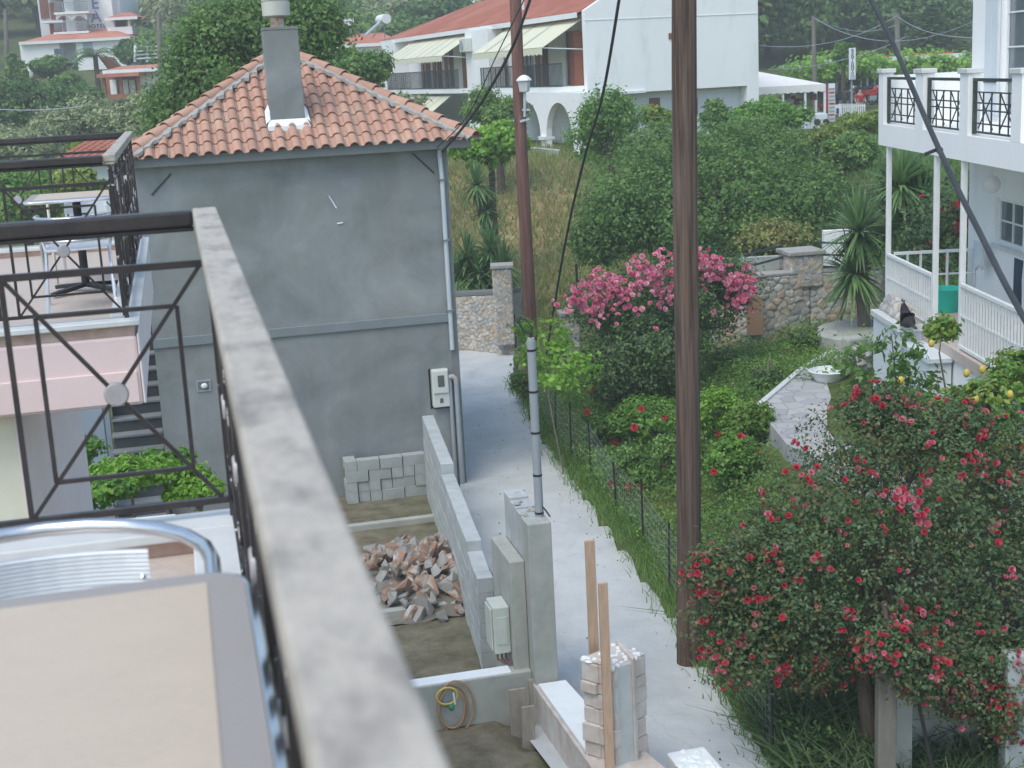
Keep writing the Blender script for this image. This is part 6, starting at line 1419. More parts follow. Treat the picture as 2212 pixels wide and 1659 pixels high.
# motorcycles
def moto(label,px,py,d,rz,mc):
    c=ond(px,py,d); t=thing('motorcycle',label,'motorcycle',tuple(c),rz,'motorcycles for rent'); W=WM[t.name]
    def tor(x):
        m=MB(W); m.tube([(x+.30*math.cos(a*PI/8),0,.31+.30*math.sin(a*PI/8)) for a in range(16)],.05,6,closed=True); w=m.build('wheel',M['black'],t,smooth=True)
        m=MB(W); m.tube([(x,-.04,.31),(x,.04,.31)],.08,8); 
        for k in range(5): m.bar((x,0,.31),(x+.27*math.cos(k*1.257),0,.31+.27*math.sin(k*1.257)),.025)
        m.build('rim',M['chrome'],w)
    tor(-.65);tor(.65)
    m=MB(W); m.prism([(-.55,-.10,.55),(.15,-.13,.45),(.45,-.1,.75),(.35,-.1,.95),(.0,-.12,.80),(-.6,-.08,.82)],(0,.22,0)); m.build('body',M[mc],t,bevel=.05)
    m=MB(W); m.prism([(-.65,-.12,.84),(.0,-.12,.82),(-.05,-.12,.93),(-.6,-.10,.98)],(0,.24,0)); m.build('seat',M['black'],t,bevel=.03)
    m=MB(W); m.box(-.25,.25,-.12,.12,.25,.50); m.build('engine',M['pvc'],t,bevel=.03)
    m=MB(W); m.bar((.65,-.07,.31),(.42,-.07,1.0),.04); m.bar((.65,.07,.31),(.42,.07,1.0),.04); m.build('fork',M['chrome'],t)
    m=MB(W); m.tube([(.35,-.35,1.05),(.42,-.1,1.0),(.42,.1,1.0),(.35,.35,1.05)],.018,6); m.build('handlebar',M['black'],t)
    m=MB(W); m.sphere((.52,0,.92),(.08,.1,.1),8,6); m.build('headlight',M['foam'],t,smooth=True)
moto('dark motorcycle nearest the pavilion banner',1815,238,72,.9,'navy'); moto('grey motorcycle left of the person in red',1836,238,71,1.3,'darkgreen'); moto('red motorcycle right of the person in red',1883,228,72,.6,'redpaint'); moto('dark motorcycle parked behind the person in red',1862,226,75,2.2,'black')
# person in red
c=ond(1857,247,68.6); g0=c.z-.45; p=thing('person','person in a red top and dark trousers standing before the motorcycles','person',(c.x,c.y,g0),.3)
W=WM[p.name]; T=lambda v: tuple(W@Vector(v))
vb=[(0,0,.95),(0,.01,1.15),(0,.0,1.36),(0,-.01,1.47),(0,-.03,1.56),(0,-.03,1.67),(.19,0,1.38),(.27,-.04,1.12),(.22,-.22,1.0),(-.19,0,1.38),(-.27,-.03,1.12),(-.24,-.16,.93),(.10,0,.88),(.11,-.03,.48),(.12,0,.06),(.12,-.13,.03),(-.10,0,.88),(-.12,.03,.48),(-.13,.04,.06),(-.13,-.09,.03)]
eb=[(0,1),(1,2),(2,3),(3,4),(4,5),(2,6),(6,7),(7,8),(2,9),(9,10),(10,11),(0,12),(12,13),(13,14),(14,15),(0,16),(16,17),(17,18),(18,19)]
rb=[.14,.13,.14,.06,.085,.08,.06,.043,.03,.06,.043,.03,.09,.06,.045,.035,.09,.06,.045,.035]
skin('body',[T(v) for v in vb],eb,rb,M['skin'],p,None,1)
skin('red_top',[T(v) for v in vb[:3]+[vb[6],vb[9],(.25,-.02,1.2),(-.25,-.02,1.2)]],[(0,1),(1,2),(2,3),(2,4),(3,5),(4,6)],[.165,.155,.16,.078,.078,.062,.062],M['red'],p,None,1)
skin('trousers',[T(v) for v in [vb[0],vb[12],vb[13],(.12,0,.12),vb[16],vb[17],(-.13,.04,.12)]],[(0,1),(1,2),(2,3),(0,4),(4,5),(5,6)],[.155,.105,.078,.062,.105,.078,.062],M['jean'],p,None,1)
m=MB(); cc_=W@Vector((0,-.015,1.69)); m.sphere(cc_,(.098,.10,.10),10,7); m.build('hair',M['hair'],p,smooth=True)
# orange roof peeping above the trees, stone hump
t=thing('orange_roof_house','small orange roof corner peeping out right of the blank gable','house',base(1650,70,100)); groof('roof',1625,1662,46,62,100,5,t,hip=.2); fb('wall',1628,1660,62,90,100.3,4,'cream',t)
# ================================================================ vegetation
# -- hillside olives: a few shapes, many individual copies
protos=[]
for s in range(4):
    t=thing('olive_tree','silvery olive tree in the wood covering the far hillside','tree',(0,0,0),0,'olive trees on the wooded hillside'); lb=sublobes((0,0,2.9),(2.6,2.6,1.9),9,s+40); foliage('crown',lb,26,16,.42,.42,.2,L_['olive'] if s<3 else L_['mid'],t,s,.3); limbs('trunk',(0,0,0),lb,.22,M['barkp'],t,seed=s); protos.append(t)
for s in range(2):
    t=thing('dark_tree','dark evergreen tree among the olives on the far hillside','tree',(0,0,0),0,'dark trees on the wooded hillside'); lb=sublobes((0,0,3.4),(2.6,2.6,2.7),9,s+60); foliage('crown',lb,28,16,.42,.45,.28,L_['dark' if s else 'walnut'],t,s+9,.3); limbs('trunk',(0,0,0),lb,.22,M['bark'],t,seed=s); protos.append(t)
rr=random.Random(77); used=set(); n=0
def plant(x,y,sc=1.,k=None):
    k=rr.choice([0,1,2,3,0,1,4,5]) if k is None else k; z=H(x,y)-.3; rz=rr.uniform(0,6.28)
    if k not in used: used.add(k); o=protos[k]; o.location=(x,y,z); o.rotation_euler=(0,0,rz); o.scale=(sc,)*3
    else: copy_tree(protos[k],None,(x,y,z),rz,sc)
bad=lambda px,d: (-30<px<400 and d<121) or (20<px<300 and d<125) or (1015<px<1110 and d<132) or (300<px<500 and 124<d<152)
rows=[(98,4.2),(104,4.4),(111,4.4),(119,4.8),(128,5),(138,5.4),(149,6),(161,6.5),(175,7.5),(190,8.5)]
for d,st in rows:
    px=-60
    while px<2260:
        j=px+rr.uniform(-18,18); dd=d+rr.uniform(-3,3)
        if not bad(j,dd) and not (1280<j<1600) and not(2130<j) and not (470<j<700 and d<104) and not (340<j<470 and d<104):
            if not (950<j<1250 and d<104): x=(j-CX)/F*dd; plant(x,dd,rr.uniform(.85,1.35)*(1.0 if d<150 else 1.3))
        px+=st/d*F*rr.uniform(.75,1.05)
def copies(spec,label,group,k): pass
# -- left middle distance olives and shrubs
for i,(a,b,c,d_,dist,lm,lab) in enumerate([
 (-60,130,240,430,60,'olive','pale silvery olive tree at the far left edge below the hillside village'),
 (70,270,215,350,64,'olive','round silvery olive tree left of the walnut tree'),
 (180,360,205,340,60,'olive','greyish olive tree touching the left side of the walnut tree'),
 (-60,190,160,300,72,'dark','broad dark green tree at the far left under the red roofed hut'),
 (60,230,165,260,78,'walnut','mid green tree in front of the small timber house'),
 (60,150,120,175,90,'mid','bush below the white hotel podium'),
 (15,58,120,190,88,'mid','bushy shrub left of the hotel podium'),
 (250,300,85,150,104,'dark','dark cypress like tree at the right corner of the hotel'),
 (140,215,300,400,50,'yellowish','yellow green tree behind the neighbouring balcony railing'),
 (-30,130,330,490,44,'citrus','bright leafy fig tree behind the far rail of the pink balcony'),
 (110,240,365,440,38,'yellowish','low yellow green bush just behind the balcony table'),
 (-30,140,400,520,38,'mid','dark leafy shrub left behind the pink balcony'),
 (230,300,350,430,46,'mid','green bush between the shed roof and the grey house')]):
    tree(a,b,c,d_,dist,lm,lab,'shrub' if 'bush' in lab or 'shrub' in lab else 'tree','olive_tree' if lm=='olive' else 'shrub' if ('bush' in lab or 'shrub' in lab) else 'tree',n=7000,leaf=.24 if dist>55 else .16,asp=.4 if lm=='olive' else .6,seed=100+i,k=8,r0=.16)
# -- big walnut behind the grey house
wl=[(tuple(ond(x,y,36)),(rx*36/F,rx*36/F*.9,ry*36/F)) for x,y,rx,ry in ((500,140,120,100),(440,190,85,75),(425,125,45,50),(560,60,95,60),(470,60,60,45),(655,75,75,65),(640,150,80,60),(375,225,40,42),(690,60,40,45),(600,20,70,30),(520,210,110,60),(400,255,70,40))]
tree(320,720,10,290,36,'walnut','large walnut tree standing behind the grey house roof','tree','walnut_tree',n=34000,leaf=.14,asp=.55,seed=3,lobes=wl,r0=.28,spread=.30)
tree(690,860,95,235,46,'mid','fresh green tree between the roof hip and the cream awnings','tree','tree',n=7000,leaf=.17,seed=4,r0=.15)
tree(740,960,190,270,40,'olive','greyish low olive crown just above the right roof hip','tree','olive_tree',n=3500,leaf=.15,asp=.35,seed=5,r0=.12)
tree(640,740,180,240,40,'fig','dark green bush behind the roof just right of the chimney','shrub','shrub',n=2500,leaf=.15,seed=6)
tree(1000,1150,185,300,50,'mid','dark leafy lemon tree in front of the white arcade','tree','lemon_tree',n=7500,leaf=.14,seed=7,r0=.14,k=11)
tree(955,1165,265,385,42,'lime','bright lime green tree behind the grey house corner','tree','fig_tree',n=8000,leaf=.17,asp=.7,seed=8,r0=.13,k=11)
tree(1225,1412,190,395,46,'citrus','rounded orange tree to the right of the guy cable','tree','orange_tree',n=11000,leaf=.13,seed=9,r0=.13,k=12)
tree(1570,1745,205,320,44,'citrus','dense bright green orange tree in front of the white pavilion','tree','orange_tree',n=9000,leaf=.13,seed=10,r0=.12,k=10)
tree(1510,1580,215,300,48,'mid','dark thin tree left of the orange tree under the gable','tree','tree',n=3000,leaf=.13,seed=11)
fl2=[(tuple(ond(x,y,dd)),(rx*dd/F,rx*dd/F*.9,ry*dd/F)) for x,y,rx,ry,dd in ((1380,430,110,100,36),(1330,470,75,80,35),(1500,400,110,110,37),(1600,420,110,100,36),(1700,450,100,90,36),(1560,330,90,60,39),(1430,330,80,60,39),(1670,350,80,70,38),(1760,420,60,60,37),(1480,500,90,60,35),(1650,510,70,45,35),(1290,520,45,40,35),(1620,300,50,35,40))]
tree(1240,1810,290,560,36,'fig','wide spreading fig tree filling the middle of the garden behind the pole','tree','fig_tree',n=52000,leaf=.12,asp=.6,seed=12,lobes=fl2,r0=.2,spread=.26,inner=.35)
tree(1735,1905,280,400,42,'mid','loose green shrub below the rental sign','shrub','shrub',n=7000,leaf=.15,seed=13)
tree(1790,1910,235,310,48,'yellowish','yellow green bush beside the white balcony corner','shrub','shrub',n=4500,leaf=.14,seed=14)
tree(1670,1850,265,345,46,'yellowish','yellowish shrub with orange blossoms between the two orange trees','shrub','shrub',n=4500,leaf=.13,seed=15)
tree(1800,1845,85,150,72,'citrus','small bright tree beside the rental sign','tree','tree',n=1800,leaf=.25,seed=16)
tree(1380,1460,225,300,47,'yellowish','small yellow tinged shrub under the blank gable','shrub','shrub',n=2500,leaf=.14,seed=17)
tree(1590,1760,480,575,33.5,'dry','dry reddish undergrowth under the wide fig tree','shrub','shrub',n=2500,leaf=.13,seed=18,spread=.2)
tree(1905,2010,320,470,29,'fig','dark shrub seen between the veranda posts','shrub','shrub',n=4500,leaf=.13,seed=19)
# conifer with tiers
c=ond(2010,150,92); t=thing('norfolk_pine','tiered dark conifer rising above the rental shop','tree',(c.x,c.y,H(c.x,c.y))); zt=ond(2010,12,92).z; zb=H(c.x,c.y)+1; V=[];N=[];r=np.random.default_rng(3); mbk=MB(); mbk.tube([(c.x,c.y,H(c.x,c.y)-.2),(c.x,c.y,zt)],[.2,.03],8)
for k in range(15):
    f=k/14; z=zb+(zt-zb)*f; R1=2.7*(1-f)**.8+.12; nb=10
    for b in range(nb):
        a=2*PI*(b+.37*k)/nb; mbk.tube([(c.x,c.y,z),(c.x+R1*math.cos(a),c.y+R1*math.sin(a),z-.12*R1)],[.03,.01],4)
        m_=int(26*R1/2.7)+5; s=r.uniform(.1,1,m_); V.append(np.c_[c.x+R1*s*math.cos(a)+r.normal(0,.09,m_),c.y+R1*s*math.sin(a)+r.normal(0,.09,m_),z-.12*R1*s+r.normal(0,.05,m_)]); N.append(np.tile([0,0,1.],(m_,1)))
Vv,Fc=leafquads(np.concatenate(V),np.concatenate(N),.42,.2,.5,.5,r); npmesh('crown',Vv,Fc,L_['dark'],t); mbk.build('trunk',M['bark'],t)
# palm by the hotel
c=ond(205,118,97); t=thing('palm_tree','feathery palm tree in front of the hotel podium','palm',(c.x,c.y,c.z-3)); m=MB(); r=random.Random(2)
for i in range(22):
    a=r.uniform(0,6.28);e=r.uniform(.1,1.2);L=2.0; d=Vector((math.cos(a),math.sin(a),0)); pts=[c+d*L*s*math.cos(e*.7)+Vector((0,0,L*(s*math.sin(e)-.9*s*s))) for s in (0,.25,.5,.75,1)]; sd=d.cross(Vector((0,0,1)))
    for j in range(4):
        for s in(-1,1):
            for q in range(3): p=pts[j].lerp(pts[j+1],q/3); m.add([p,p+sd*s*.45+Vector((0,0,-.18))+d*.15,p+d*.12],[(0,1,2)])
m.build('fronds',L_['yucca'],t,fix=False); m=MB(); m.tube([(c.x,c.y,c.z-3.3),c],[.2,.16],8); m.build('trunk',M['bark'],t)
# -- yuccas
def yucca(name,label,heads,base_,L,w_,m_='yucca',n=120,seed=0):
    t=thing(name,label,'yucca',base_); b=Vector(base_)
    for i,h in enumerate(heads):
        h=Vector(h); m=MB(); rosette(m,h,n,L,w_,seed+i,(-.9,1.45)); m.build('leaf_head',L_[m_],t,fix=False)
        m=MB(); m.tube([b-Vector((0,0,.2)),b.lerp(h,.5)+Vector((.05,0,0)),h],[.13,.11,.09],8); m.build('stem',M['barkp'],t,smooth=True)
b=onz(1868,715,1.7); yucca('yucca','large spiky yucca beside the veranda corner',[ond(1855,500,b.y),ond(1845,590,b.y)],(b.x,b.y,1.6),1.05,.035,n=210,seed=5)
b2=ond(1965,560,28.5); yucca('yucca','tall yucca behind the veranda posts',[ond(1945,400,28.5),ond(1990,460,28.5),ond(1930,480,28.5)],(b2.x,28.5,1.8),1.05,.04,n=150,seed=15)
b3=ond(1040,640,38.6); yucca('yucca','slender two headed yucca on the field edge beyond the lane',[ond(1028,400,40),ond(1050,455,40)],(ond(1062,560,40).x,40,1.2),.85,.04,n=110,seed=25)
yucca('yucca','broad yucca clump filling the corner behind the lane end wall',[ond(1010,560,38.3),ond(1060,545,38.3),ond(1035,590,38),ond(1085,580,38),ond(990,600,38)],(b3.x,38.3,1.0),.95,.045,n=130,seed=35)
# -- red rose bush behind deck
lb=[(tuple(ond(x,y,26.5)),(rx*26.5/F,.9,ry*26.5/F)) for x,y,rx,ry in ((2010,480,60,60),(2050,540,55,55),(1985,560,50,45),(2060,440,40,45))]
t=thing('rose_bush','red rose bush seen through the veranda posts','rose bush',(lb[0][0][0],26.5,2)); foliage('foliage',lb,40,16,.16,.11,.07,L_['rose'],t,5); limbs('stems',(lb[0][0][0],26.5,1.9),lb,.05,M['bark'],t,k=3)
r=np.random.default_rng(4); C,N=crownpts(lb,14,1,.05,0,r); k=(C[:,1]<26.6); flowers(t,C[k],N[k],[M['petalr']],.16,seed=1)
# -- pink climbing roses
pk=[(tuple(ond(x,y,dd)),(rx*dd/F,rx*dd/F*.8,ry*dd/F)) for x,y,rx,ry,dd in ((1350,690,95,85,27),(1290,650,55,45,27.5),(1420,650,90,80,27),(1400,760,95,75,26),(1540,640,75,75,28),(1580,610,50,55,28.3),(1480,700,70,90,27),(1320,790,70,60,26),(1500,590,60,40,28))]
t=thing('pink_rose_bush','large climbing rose covered with pink blooms behind the thick pole','rose bush',(pk[0][0][0],27,.5)); foliage('foliage',pk,100,18,.15,.085,.055,L_['rose'],t,8,.3); foliage('accent_leaves',pk,60,14,.12,.08,.05,L_['mid'],t,9,.1); limbs('stems',(pk[3][0][0],27,.5),pk,.06,M['bark'],t,k=8)
r=np.random.default_rng(6); Cs=[];Ns=[]
def cluster(x,y,d,n,sp):
    c=np.array(ond(x,y,d)); P=c+r.normal(size=(n,3))*np.array([sp,sp*.8,sp]); Cs.append(P); Ns.append(np.tile([0,-.75,.55],(n,1))+r.normal(size=(n,3))*.35)
for x,y in ((1260,632),(1285,610),(1310,605),(1330,612),(1240,655),(1345,640),(1400,590),(1425,575),(1440,560),(1385,585),(1410,605),(1450,600),(1520,560),(1535,580),(1550,575),(1580,610),(1595,625),(1610,600),(1590,650),(1605,645),(1565,590),(1530,600),(1320,650),(1290,640),(1370,610),(1500,575),(1615,625),(1285,670),(1440,640)):
    cluster(x,y,26.1 if x<1480 else 27.3,r.integers(16,26),.12)
for x,y in ((1330,690),(1360,640),(1420,660),(1300,690),(1545,650),(1570,670),(1480,640)): cluster(x,y,25.6 if x<1480 else 26.9,3,.3)
flowers(t,np.concatenate(Cs),np.concatenate(Ns),[M['petalp'],M['petalp2']],.10,name='pink_bloom',seed=2,stuff='more_pink_blooms')
# -- lower garden shrubs
def bush(name,label,px,py,rx,ry,d,lm,n=3000,leaf=.08,seed=0,k=7,cat='shrub',asp=.6,red=0,gz=None):
    lo,hi=d*.75,min(d*1.15,d+2.5)
    t=tree(px-rx,px+rx,py-ry,py+ry,d,lm,label,cat,name,n=n,leaf=leaf,asp=asp,seed=seed,k=k,r0=.035,bark='barkp',gz=gz)
    if red:
        r=np.random.default_rng(seed); c=ond(px,py,d); P=np.array(c)+unit(red,r)*np.array([rx*d/F,rx*d/F,ry*d/F])*.95; P=P[P[:,1]<d]; flowers(t,P,P-np.array(c)+np.array([0,-.5,.3]),[M['petalr']],.13,seed=seed)
    return t
def gd(px,py): # depth where the sight line meets the terrain
    d=12.
    while d<60:
        p=ond(px,py,d)
        if p.z<H(p.x,p.y): return d
        d+=.1
    return d
for i,(px,py,rx,ry,lm,lab,red,n) in enumerate([
 (1340,850,65,60,'rose','low rose shrub with scattered red blooms under the pink climbing rose',16,3500),
 (1425,825,70,80,'mid','tall leafy green shrub just left of the thick pole',0,6000),
 (1400,915,100,65,'citrus','bright green spreading shrub left of the thick pole',8,6000),
 (1300,930,60,55,'mid','shrub with a few red flowers behind the wire fence',10,3500),
 (1540,890,60,70,'lime','fresh green clump immediately right of the thick pole',5,3500),
 (1620,925,75,60,'grass','soft feathery green clump at the patio corner',0,3500),
 (1570,1000,75,70,'citrus','green shrub with small orange flowers right of the pole',6,3800),
 (1470,990,65,60,'mid','green shrub partly hidden behind the thick pole',0,2500),
 (1655,815,38,28,'dark','small dark clump at the edge of the patio',0,1800),
 (1760,735,60,30,'fig','dark ivy mound at the foot of the garden wall',0,2500),
 (1560,780,60,22,'mid','low green growth under the stone garden wall',0,2000),
 (1370,1015,70,50,'mid','low weedy patch with red poppies behind the fence',12,2500),
 (1132,835,34,40,'mid','small dark bush at the foot of the fence beyond the grey pole',0,1500)]):
    d=gd(px,py+ry*.8); bush('shrub',lab,px,py,rx,ry,d,lm,int(n*1.4),.075,200+i,red=red)
# vine on fence
vl=[(tuple(ond(x,y,dd)),(rx*dd/F,.35,ry*dd/F)) for x,y,rx,ry,dd in ((1195,720,30,30,25),(1215,760,35,35,25),(1235,800,40,25,24.5),(1140,765,25,25,26),(1175,790,30,30,25),(1210,820,35,25,24),(1250,785,22,20,24.5),(1130,715,14,22,27))]
t=thing('grape_vine','pale lime grape vine scrambling along the wire fence by the grey pole','vine',(vl[4][0][0],25,.1)); foliage('foliage',vl,17,9,.10,.11,.085,L_['lime'],t,4,.2); limbs('stem',(vl[5][0][0],24.6,.1),vl[4:],.018,M['barkp'],t,k=4)
# -- big red rose bush
rb_=[(tuple(ond(x,y,dd)),(rx*dd/F,rx*dd/F*.8,ry*dd/F)) for x,y,rx,ry,dd in (
 (1860,960,130,90,14.2),(1980,1010,150,120,14),(1780,1080,140,90,13.6),(1700,1180,130,110,13.4),(1620,1230,110,110,13.3),(1590,1330,85,90,13.2),(1720,1330,140,110,13.2),(1850,1250,190,160,13.4),(2000,1220,180,170,13.4),(2130,1150,150,170,13.6),(2160,1300,130,140,13.2),(2060,1400,90,100,12.9),(1960,1360,80,70,13),(1620,1420,80,60,13.1),(1760,1430,90,50,13.3),(2160,1440,80,70,12.8),(2190,1000,100,100,14.2),(1900,880,60,45,14.4),(2075,1490,35,60,12.6),(1540,1240,40,50,13.1),(2050,920,90,50,14.3),(2170,1540,25,60,12.6),(1925,1400,60,50,12.3),(1990,1450,40,60,12.3))]
t=thing('red_rose_bush','huge sprawling rose bush full of red blooms at the lower right','rose bush',(rb_[7][0][0],13.4,.1))
foliage('foliage',rb_,120,20,.085,.048,.032,L_['rose'],t,12,.3); foliage('shoots',[(c_,tuple(np.array(r_)*1.17)) for c_,r_ in rb_],26,9,.06,.055,.035,L_['rose'],t,17,.0); foliage('inner_twigs',rb_,60,12,.12,.05,.03,L_['bronze'],t,13,.3)
limbs('stems',(ond(1890,1600,13.2).x,13.2,.0),rb_[7:]+rb_[:7],.09,M['bark'],t,k=18)
r=np.random.default_rng(16); C,N=crownpts(rb_,62,1,.03,0,r)
# group blooms in small sprays
keep=[];Ce=np.array([l[0] for l in rb_]);Ra=np.array([l[1] for l in rb_])
vis=((C[:,None]-Ce[None])/Ra[None]); ins=((vis**2).sum(-1)<.80).any(1); k=(~ins)&(N[:,1]<.25); C=C[k];N=N[k]; C=C+N*.05
ex=[];en=[]
for i in range(len(C)):
    if r.random()<.45:
        for j in range(r.integers(1,4)): ex.append(C[i]+r.normal(size=3)*.05); en.append(N[i])
for x,y in ((1940,1065),(1955,1085),(1970,1075),(1930,1080),(1990,1110),(1985,1125)):
    for j in range(5): ex.append(np.array(ond(x,y,12.55))+r.normal(size=3)*.05); en.append(np.array([0,-.9,.4]))
C=np.concatenate([C,np.array(ex)]);N=np.concatenate([N,np.array(en)]); flowers(t,C,N+np.array([0,-.55,.35]),[M['petalr'],M['petalr2']],.062,name='red_bloom',seed=9,stuff='more_red_blooms'); print('blooms',len(C))
# -- lemon tree at the right and saplings
lm_=[(tuple(ond(x,y,dd)),(rx*dd/F,rx*dd/F*.8,ry*dd/F)) for x,y,rx,ry,dd in ((2060,885,60,40,16.5),(2150,870,80,60,16.2),(2130,960,90,60,15.8),(2195,800,45,40,16.5),(2035,712,22,18,17.5),(2000,940,50,30,16))]
t=thing('lemon_tree','lemon tree with yellow fruit above the red rose bush','tree',(lm_[1][0][0],16.2,1.2),0); foliage('foliage',lm_,60,14,.06,.09,.05,L_['yellowish'],t,14,.3); foliage('accent_leaves',lm_,45,14,.06,.09,.05,L_['citrus'],t,15,.3); limbs('trunk',(lm_[1][0][0],16.4,1.2),lm_,.03,M['bark'],t,k=7)
for x,y in ((2088,806),(2122,798),(1946,822),(2012,742),(2182,852),(2108,862)):
    p=ond(x,y,15.0 if y>780 else 16.8); m=MB(); m.sphere(p,(.038,.038,.05),10,7); m.build('lemon',M['lemon'],t,smooth=True)
for i,(x0,y0,x1,y1,d) in enumerate(((1945,1000,1925,720,17.2),(1965,1000,1950,760,17.4),(1870,960,1845,760,18),(1990,990,1985,815,17))):
    a=ond(x0,y0,d);b=ond(x1,y1,d); t=thing('sapling',['tall lean sapling with layered leaves before the white block','second lean sapling leaning right beside the tallest one','thin sapling growing next to the dark stones','short sapling at the left edge of the lemon tree'][i],'sapling',(a.x,a.y,1.3)); m=MB(); m.tube([(a.x,a.y,1.2),a.lerp(b,.5)+Vector((.03,0,0)),b],[.018,.013,.006],6); m.build('stem',M['barkp'],t)
    lb=[(tuple(a.lerp(b,f)+Vector((.12*math.sin(f*20),0,0))),(.16,.16,.10)) for f in (.45,.6,.75,.88,1.0)]; foliage('foliage',lb,7,6,.07,.13,.065,L_['mid'],t,50+i,.4)
# -- shrubs below the pink balcony
for i,(px,py,rx,ry,d) in enumerate(((110,1000,110,75,20),(280,1030,115,60,19),(350,1010,70,45,20.5),(430,1060,75,50,19),(70,930,55,55,23),(180,1070,120,50,18))):
    bush('lemon_shrub',['leafy bush below the pink balcony left of the stairs','bright green bush in front of the outside stairs','bush directly at the foot of the outside stairs','small bush beside the grey wall at the near rail','tree top beyond the bluish porch pillar','low bush nearest the white balcony coping'][i],px,py,rx,ry,d,'lime' if i in(1,3) else 'citrus',7000,.09,300+i,gz=-.1)
# white bench frame below
p=ond(250,1128,16); m=MB(); a=ond(200,1135,16);b=ond(378,1118,16); m.bar(a,b,.10,.06); m.bar(b,b-Vector((0,0,.3)),.06); o=m.build('pergola_beam',M['whitepaint'],loc=tuple(a)); props(o,'white beam of a garden frame behind the near coping','beam')
# -- grasses
r=np.random.default_rng(31)
def scatter(n,x0,x1,y0,y1,ok):
    P=np.c_[r.uniform(x0,x1,n),r.uniform(y0,y1,n)]; k=ok(P); P=P[k]; return np.c_[P,HN(P)-.02]
def clumpy(P): return (np.sin(P[:,0]*1.7+np.sin(P[:,1]*.9)*2)+np.cos(P[:,1]*1.3+P[:,0]*.5)+r.normal(0,.8,len(P)))>.1
inpatio=lambda P: (P[:,0]>2.9+(P[:,1]-16)*.12)&(P[:,0]>3.3)&(P[:,1]>17)&(P[:,1]<25)&(P[:,0]>5.6-(P[:,1]-16.8)*.02-1.6)
gok=lambda P: (P[:,0]>np.interp(P[:,1],[q[1] for q in LR],[q[0] for q in LR])+.05)&~((P[:,0]>3.7)&(P[:,1]>17)&(P[:,1]<24))
blades('lawn_grass',scatter(26000,0,9,12.5,31,lambda P:gok(P)&clumpy(P)),.16,.010,L_['grass'],label='rough green grass covering the garden beside the lane',cat='grass',seed=1)
e_=[];
for i in range(5200):
    y=r.uniform(12.6,33); e_.append((np.interp(y,[q[1] for q in LR],[q[0] for q in LR])+r.normal(.10,.14),y))
e_=np.array(e_); blades('fence_weeds',np.c_[e_,HN(e_)],.15,.009,L_['mid'],.35,7,'tall weeds along the foot of the wire fence','weeds')
blades('field_grass',scatter(42000,-9,12,37.5,60,lambda P:clumpy(P)|(r.random(len(P))<.4)),.30,.022,L_['dry'],label='dry straw coloured grass on the field behind the lane',cat='dry grass',seed=2)
blades('field_weeds',scatter(9000,-9,12,37.5,60,lambda P:~clumpy(P)),.25,.03,L_['mid'],label='green weeds scattered through the dry field',cat='weeds',seed=3)
blades('patch_weeds',scatter(6000,-2,3.9,14,24,lambda P:(P[:,0]<np.interp(P[:,1],[q[1] for q in LL],[q[0] for q in LL])-.6)&clumpy(P)&(P[:,0]*math.cos(A)+P[:,1]*math.sin(A)>1)),.05,.012,L_['mid'],label='low weeds on the soil of the building plot',cat='weeds',seed=4)
# under-shrub scrub in the area behind the garden wall
blades('scrub',scatter(16000,2,20,30.5,56,lambda P:(P[:,0]>3)),.45,.03,L_['fig'],label='rough green scrub behind the stone garden wall',cat='scrub',seed=6)

blades('undergrowth',scatter(9000,2.5,6.5,12.2,16.5,lambda P:(P[:,0]>np.interp(P[:,1],[q[1] for q in LR],[q[0] for q in LR])+.1)),.42,.022,L_['rose'],.5,9,'leafy undergrowth darkened as shade below the red rose bush','undergrowth')  # dark leaf colour stands in for the shade under the bush
rr=random.Random(44); m=MB()
for k in range(170):
    y=rr.uniform(12.4,30); x=rr.choice((np.interp(y,[q[1] for q in LR],[q[0] for q in LR])-abs(rr.gauss(0,.25)),rr.uniform(np.interp(y,[q[1] for q in LL],[q[0] for q in LL]),np.interp(y,[q[1] for q in LR],[q[0] for q in LR])))); s=rr.uniform(.005,.016); m.sphere((x,y,.02),(s,s*rr.uniform(.6,1.4),s*.6),5,4)
o=m.build('lane_grit',M['dirt'],loc=(0,0,0)); props(o,'scattered grit and crumbs on the pale lane','grit',kind='stuff')

# loose mixed growth of the garden: low leafy cover with height varying in drifts
r=np.random.default_rng(91)
for nm,lm,n,hm,lf,sd,lab in (('ground_cover','mid',30000,.50,.075,0,'tall loose green growth filling the garden strip behind the fence'),('ground_cover','citrus',24000,.42,.065,2.1,'bright fresh green weeds drifting across the garden'),('ground_cover','bronze',7000,.40,.05,4.0,'brownish dry stems mixed into the garden growth'),('ground_cover','lime',9000,.38,.06,5.2,'pale lime weeds dotted through the garden')):
    P=np.c_[r.uniform(.2,8,n*2),r.uniform(13,30.5,n*2)]; xr_=np.interp(P[:,1],[q[1] for q in LR],[q[0] for q in LR]); u_=P[:,0]-xr_
    f=np.sin(P[:,0]*1.3+sd)*np.cos(P[:,1]*.8+sd*2)+.6*np.sin(P[:,0]*3.1+P[:,1]*2.3+sd)+.5*np.exp(-(u_/1.1)**2)
    k=(u_>.12)&~((P[:,0]>3.6+(P[:,1]-17)*.0)&(P[:,1]>16.6)&(P[:,1]<24.5)&(P[:,0]>3.9))&(f>-.1); P=P[k][:n]; f=f[k][:n]; 
    z=HN(P)+np.abs(r.random(len(P)))**1.3*hm*np.clip(.35+f*.6,.15,1.3); C=np.c_[P,z]; V,Fc=leafquads(C,np.tile([0,-.3,.6],(len(C),1)),lf,lf*.5,.3,.9,r)
    o=npmesh(nm,V,Fc,L_[lm],loc=(0,0,0)); props(o,lab,'ground cover',kind='stuff')
HAZE=.0019
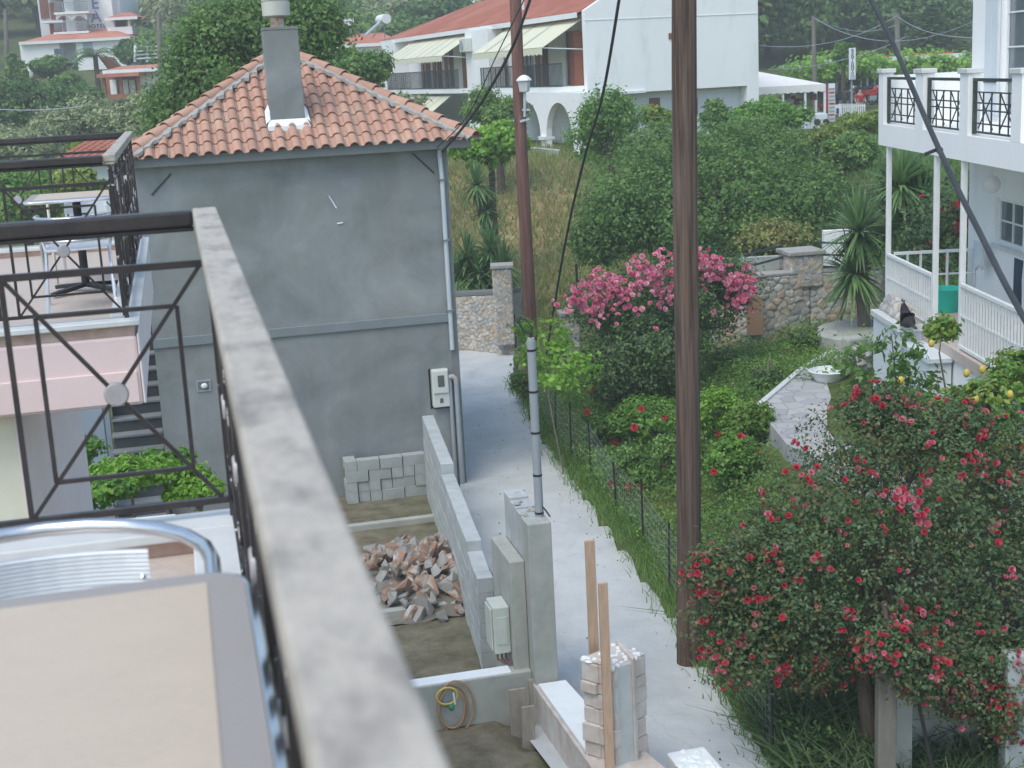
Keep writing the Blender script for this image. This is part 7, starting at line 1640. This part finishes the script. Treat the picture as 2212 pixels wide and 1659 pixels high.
# ================================================================ camera, light
cd=bpy.data.cameras.new('camera'); co_=bpy.data.objects.new('camera',cd); COL.objects.link(co_); S.camera=co_
mt=Matrix((IX,-IY,-FW)).transposed().to_4x4(); mt.translation=Vector((0,0,CZ)); co_.matrix_world=mt
cd.sensor_width=36; cd.lens=36*F/2212; cd.clip_end=3000; cd.clip_start=.05
cd.dof.use_dof=True; cd.dof.focus_distance=26; cd.dof.aperture_fstop=7
w=bpy.data.worlds.new('World'); S.world=w; w.use_nodes=True; nt=w.node_tree
sk=nt.nodes.new('ShaderNodeTexSky'); sk.sky_type='NISHITA'; sk.sun_disc=False; sk.sun_elevation=R(58); sk.sun_rotation=R(215); sk.dust_density=1.0; sk.air_density=1.0; sk.ozone_density=.4
nt.links.new(mixc(nt,1.,sk.outputs[0],(1.0,1.0,.94),'MULTIPLY'),nt.nodes['Background'].inputs[0]); nt.nodes['Background'].inputs[1].default_value=.15
sl=bpy.data.lights.new('sun','SUN'); sl.energy=1.15; sl.angle=R(38); sl.color=(1,.95,.86); so=bpy.data.objects.new('sun',sl); COL.objects.link(so)
az=R(215); el=R(58); d=Vector((math.sin(az)*math.cos(el),math.cos(az)*math.cos(el),math.sin(el))); so.rotation_euler=d.to_track_quat('Z','Y').to_euler()
me=bpy.data.meshes.new('haze'); mb2=MB(); mb2.box(-760,760,-80,960,-120,90); me.from_pydata(mb2.v,[],mb2.f); hm=bpy.data.materials.new('pale_haze'); hm.use_nodes=True; hn=hm.node_tree; hn.nodes.remove(hn.nodes['Principled BSDF']); pv=hn.nodes.new('ShaderNodeVolumePrincipled'); pv.inputs['Color'].default_value=(.93,.99,1,1); pv.inputs['Density'].default_value=HAZE; hn.links.new(pv.outputs[0],hn.nodes['Material Output'].inputs['Volume']); me.materials.append(hm); link('haze',me,None,(0,0,0)); props(bpy.data.objects['haze'],'thin pale evening haze over the village','haze',kind='stuff')
S.view_settings.view_transform='Standard'; S.view_settings.look='None'; S.view_settings.exposure=1.03; S.view_settings.gamma=1
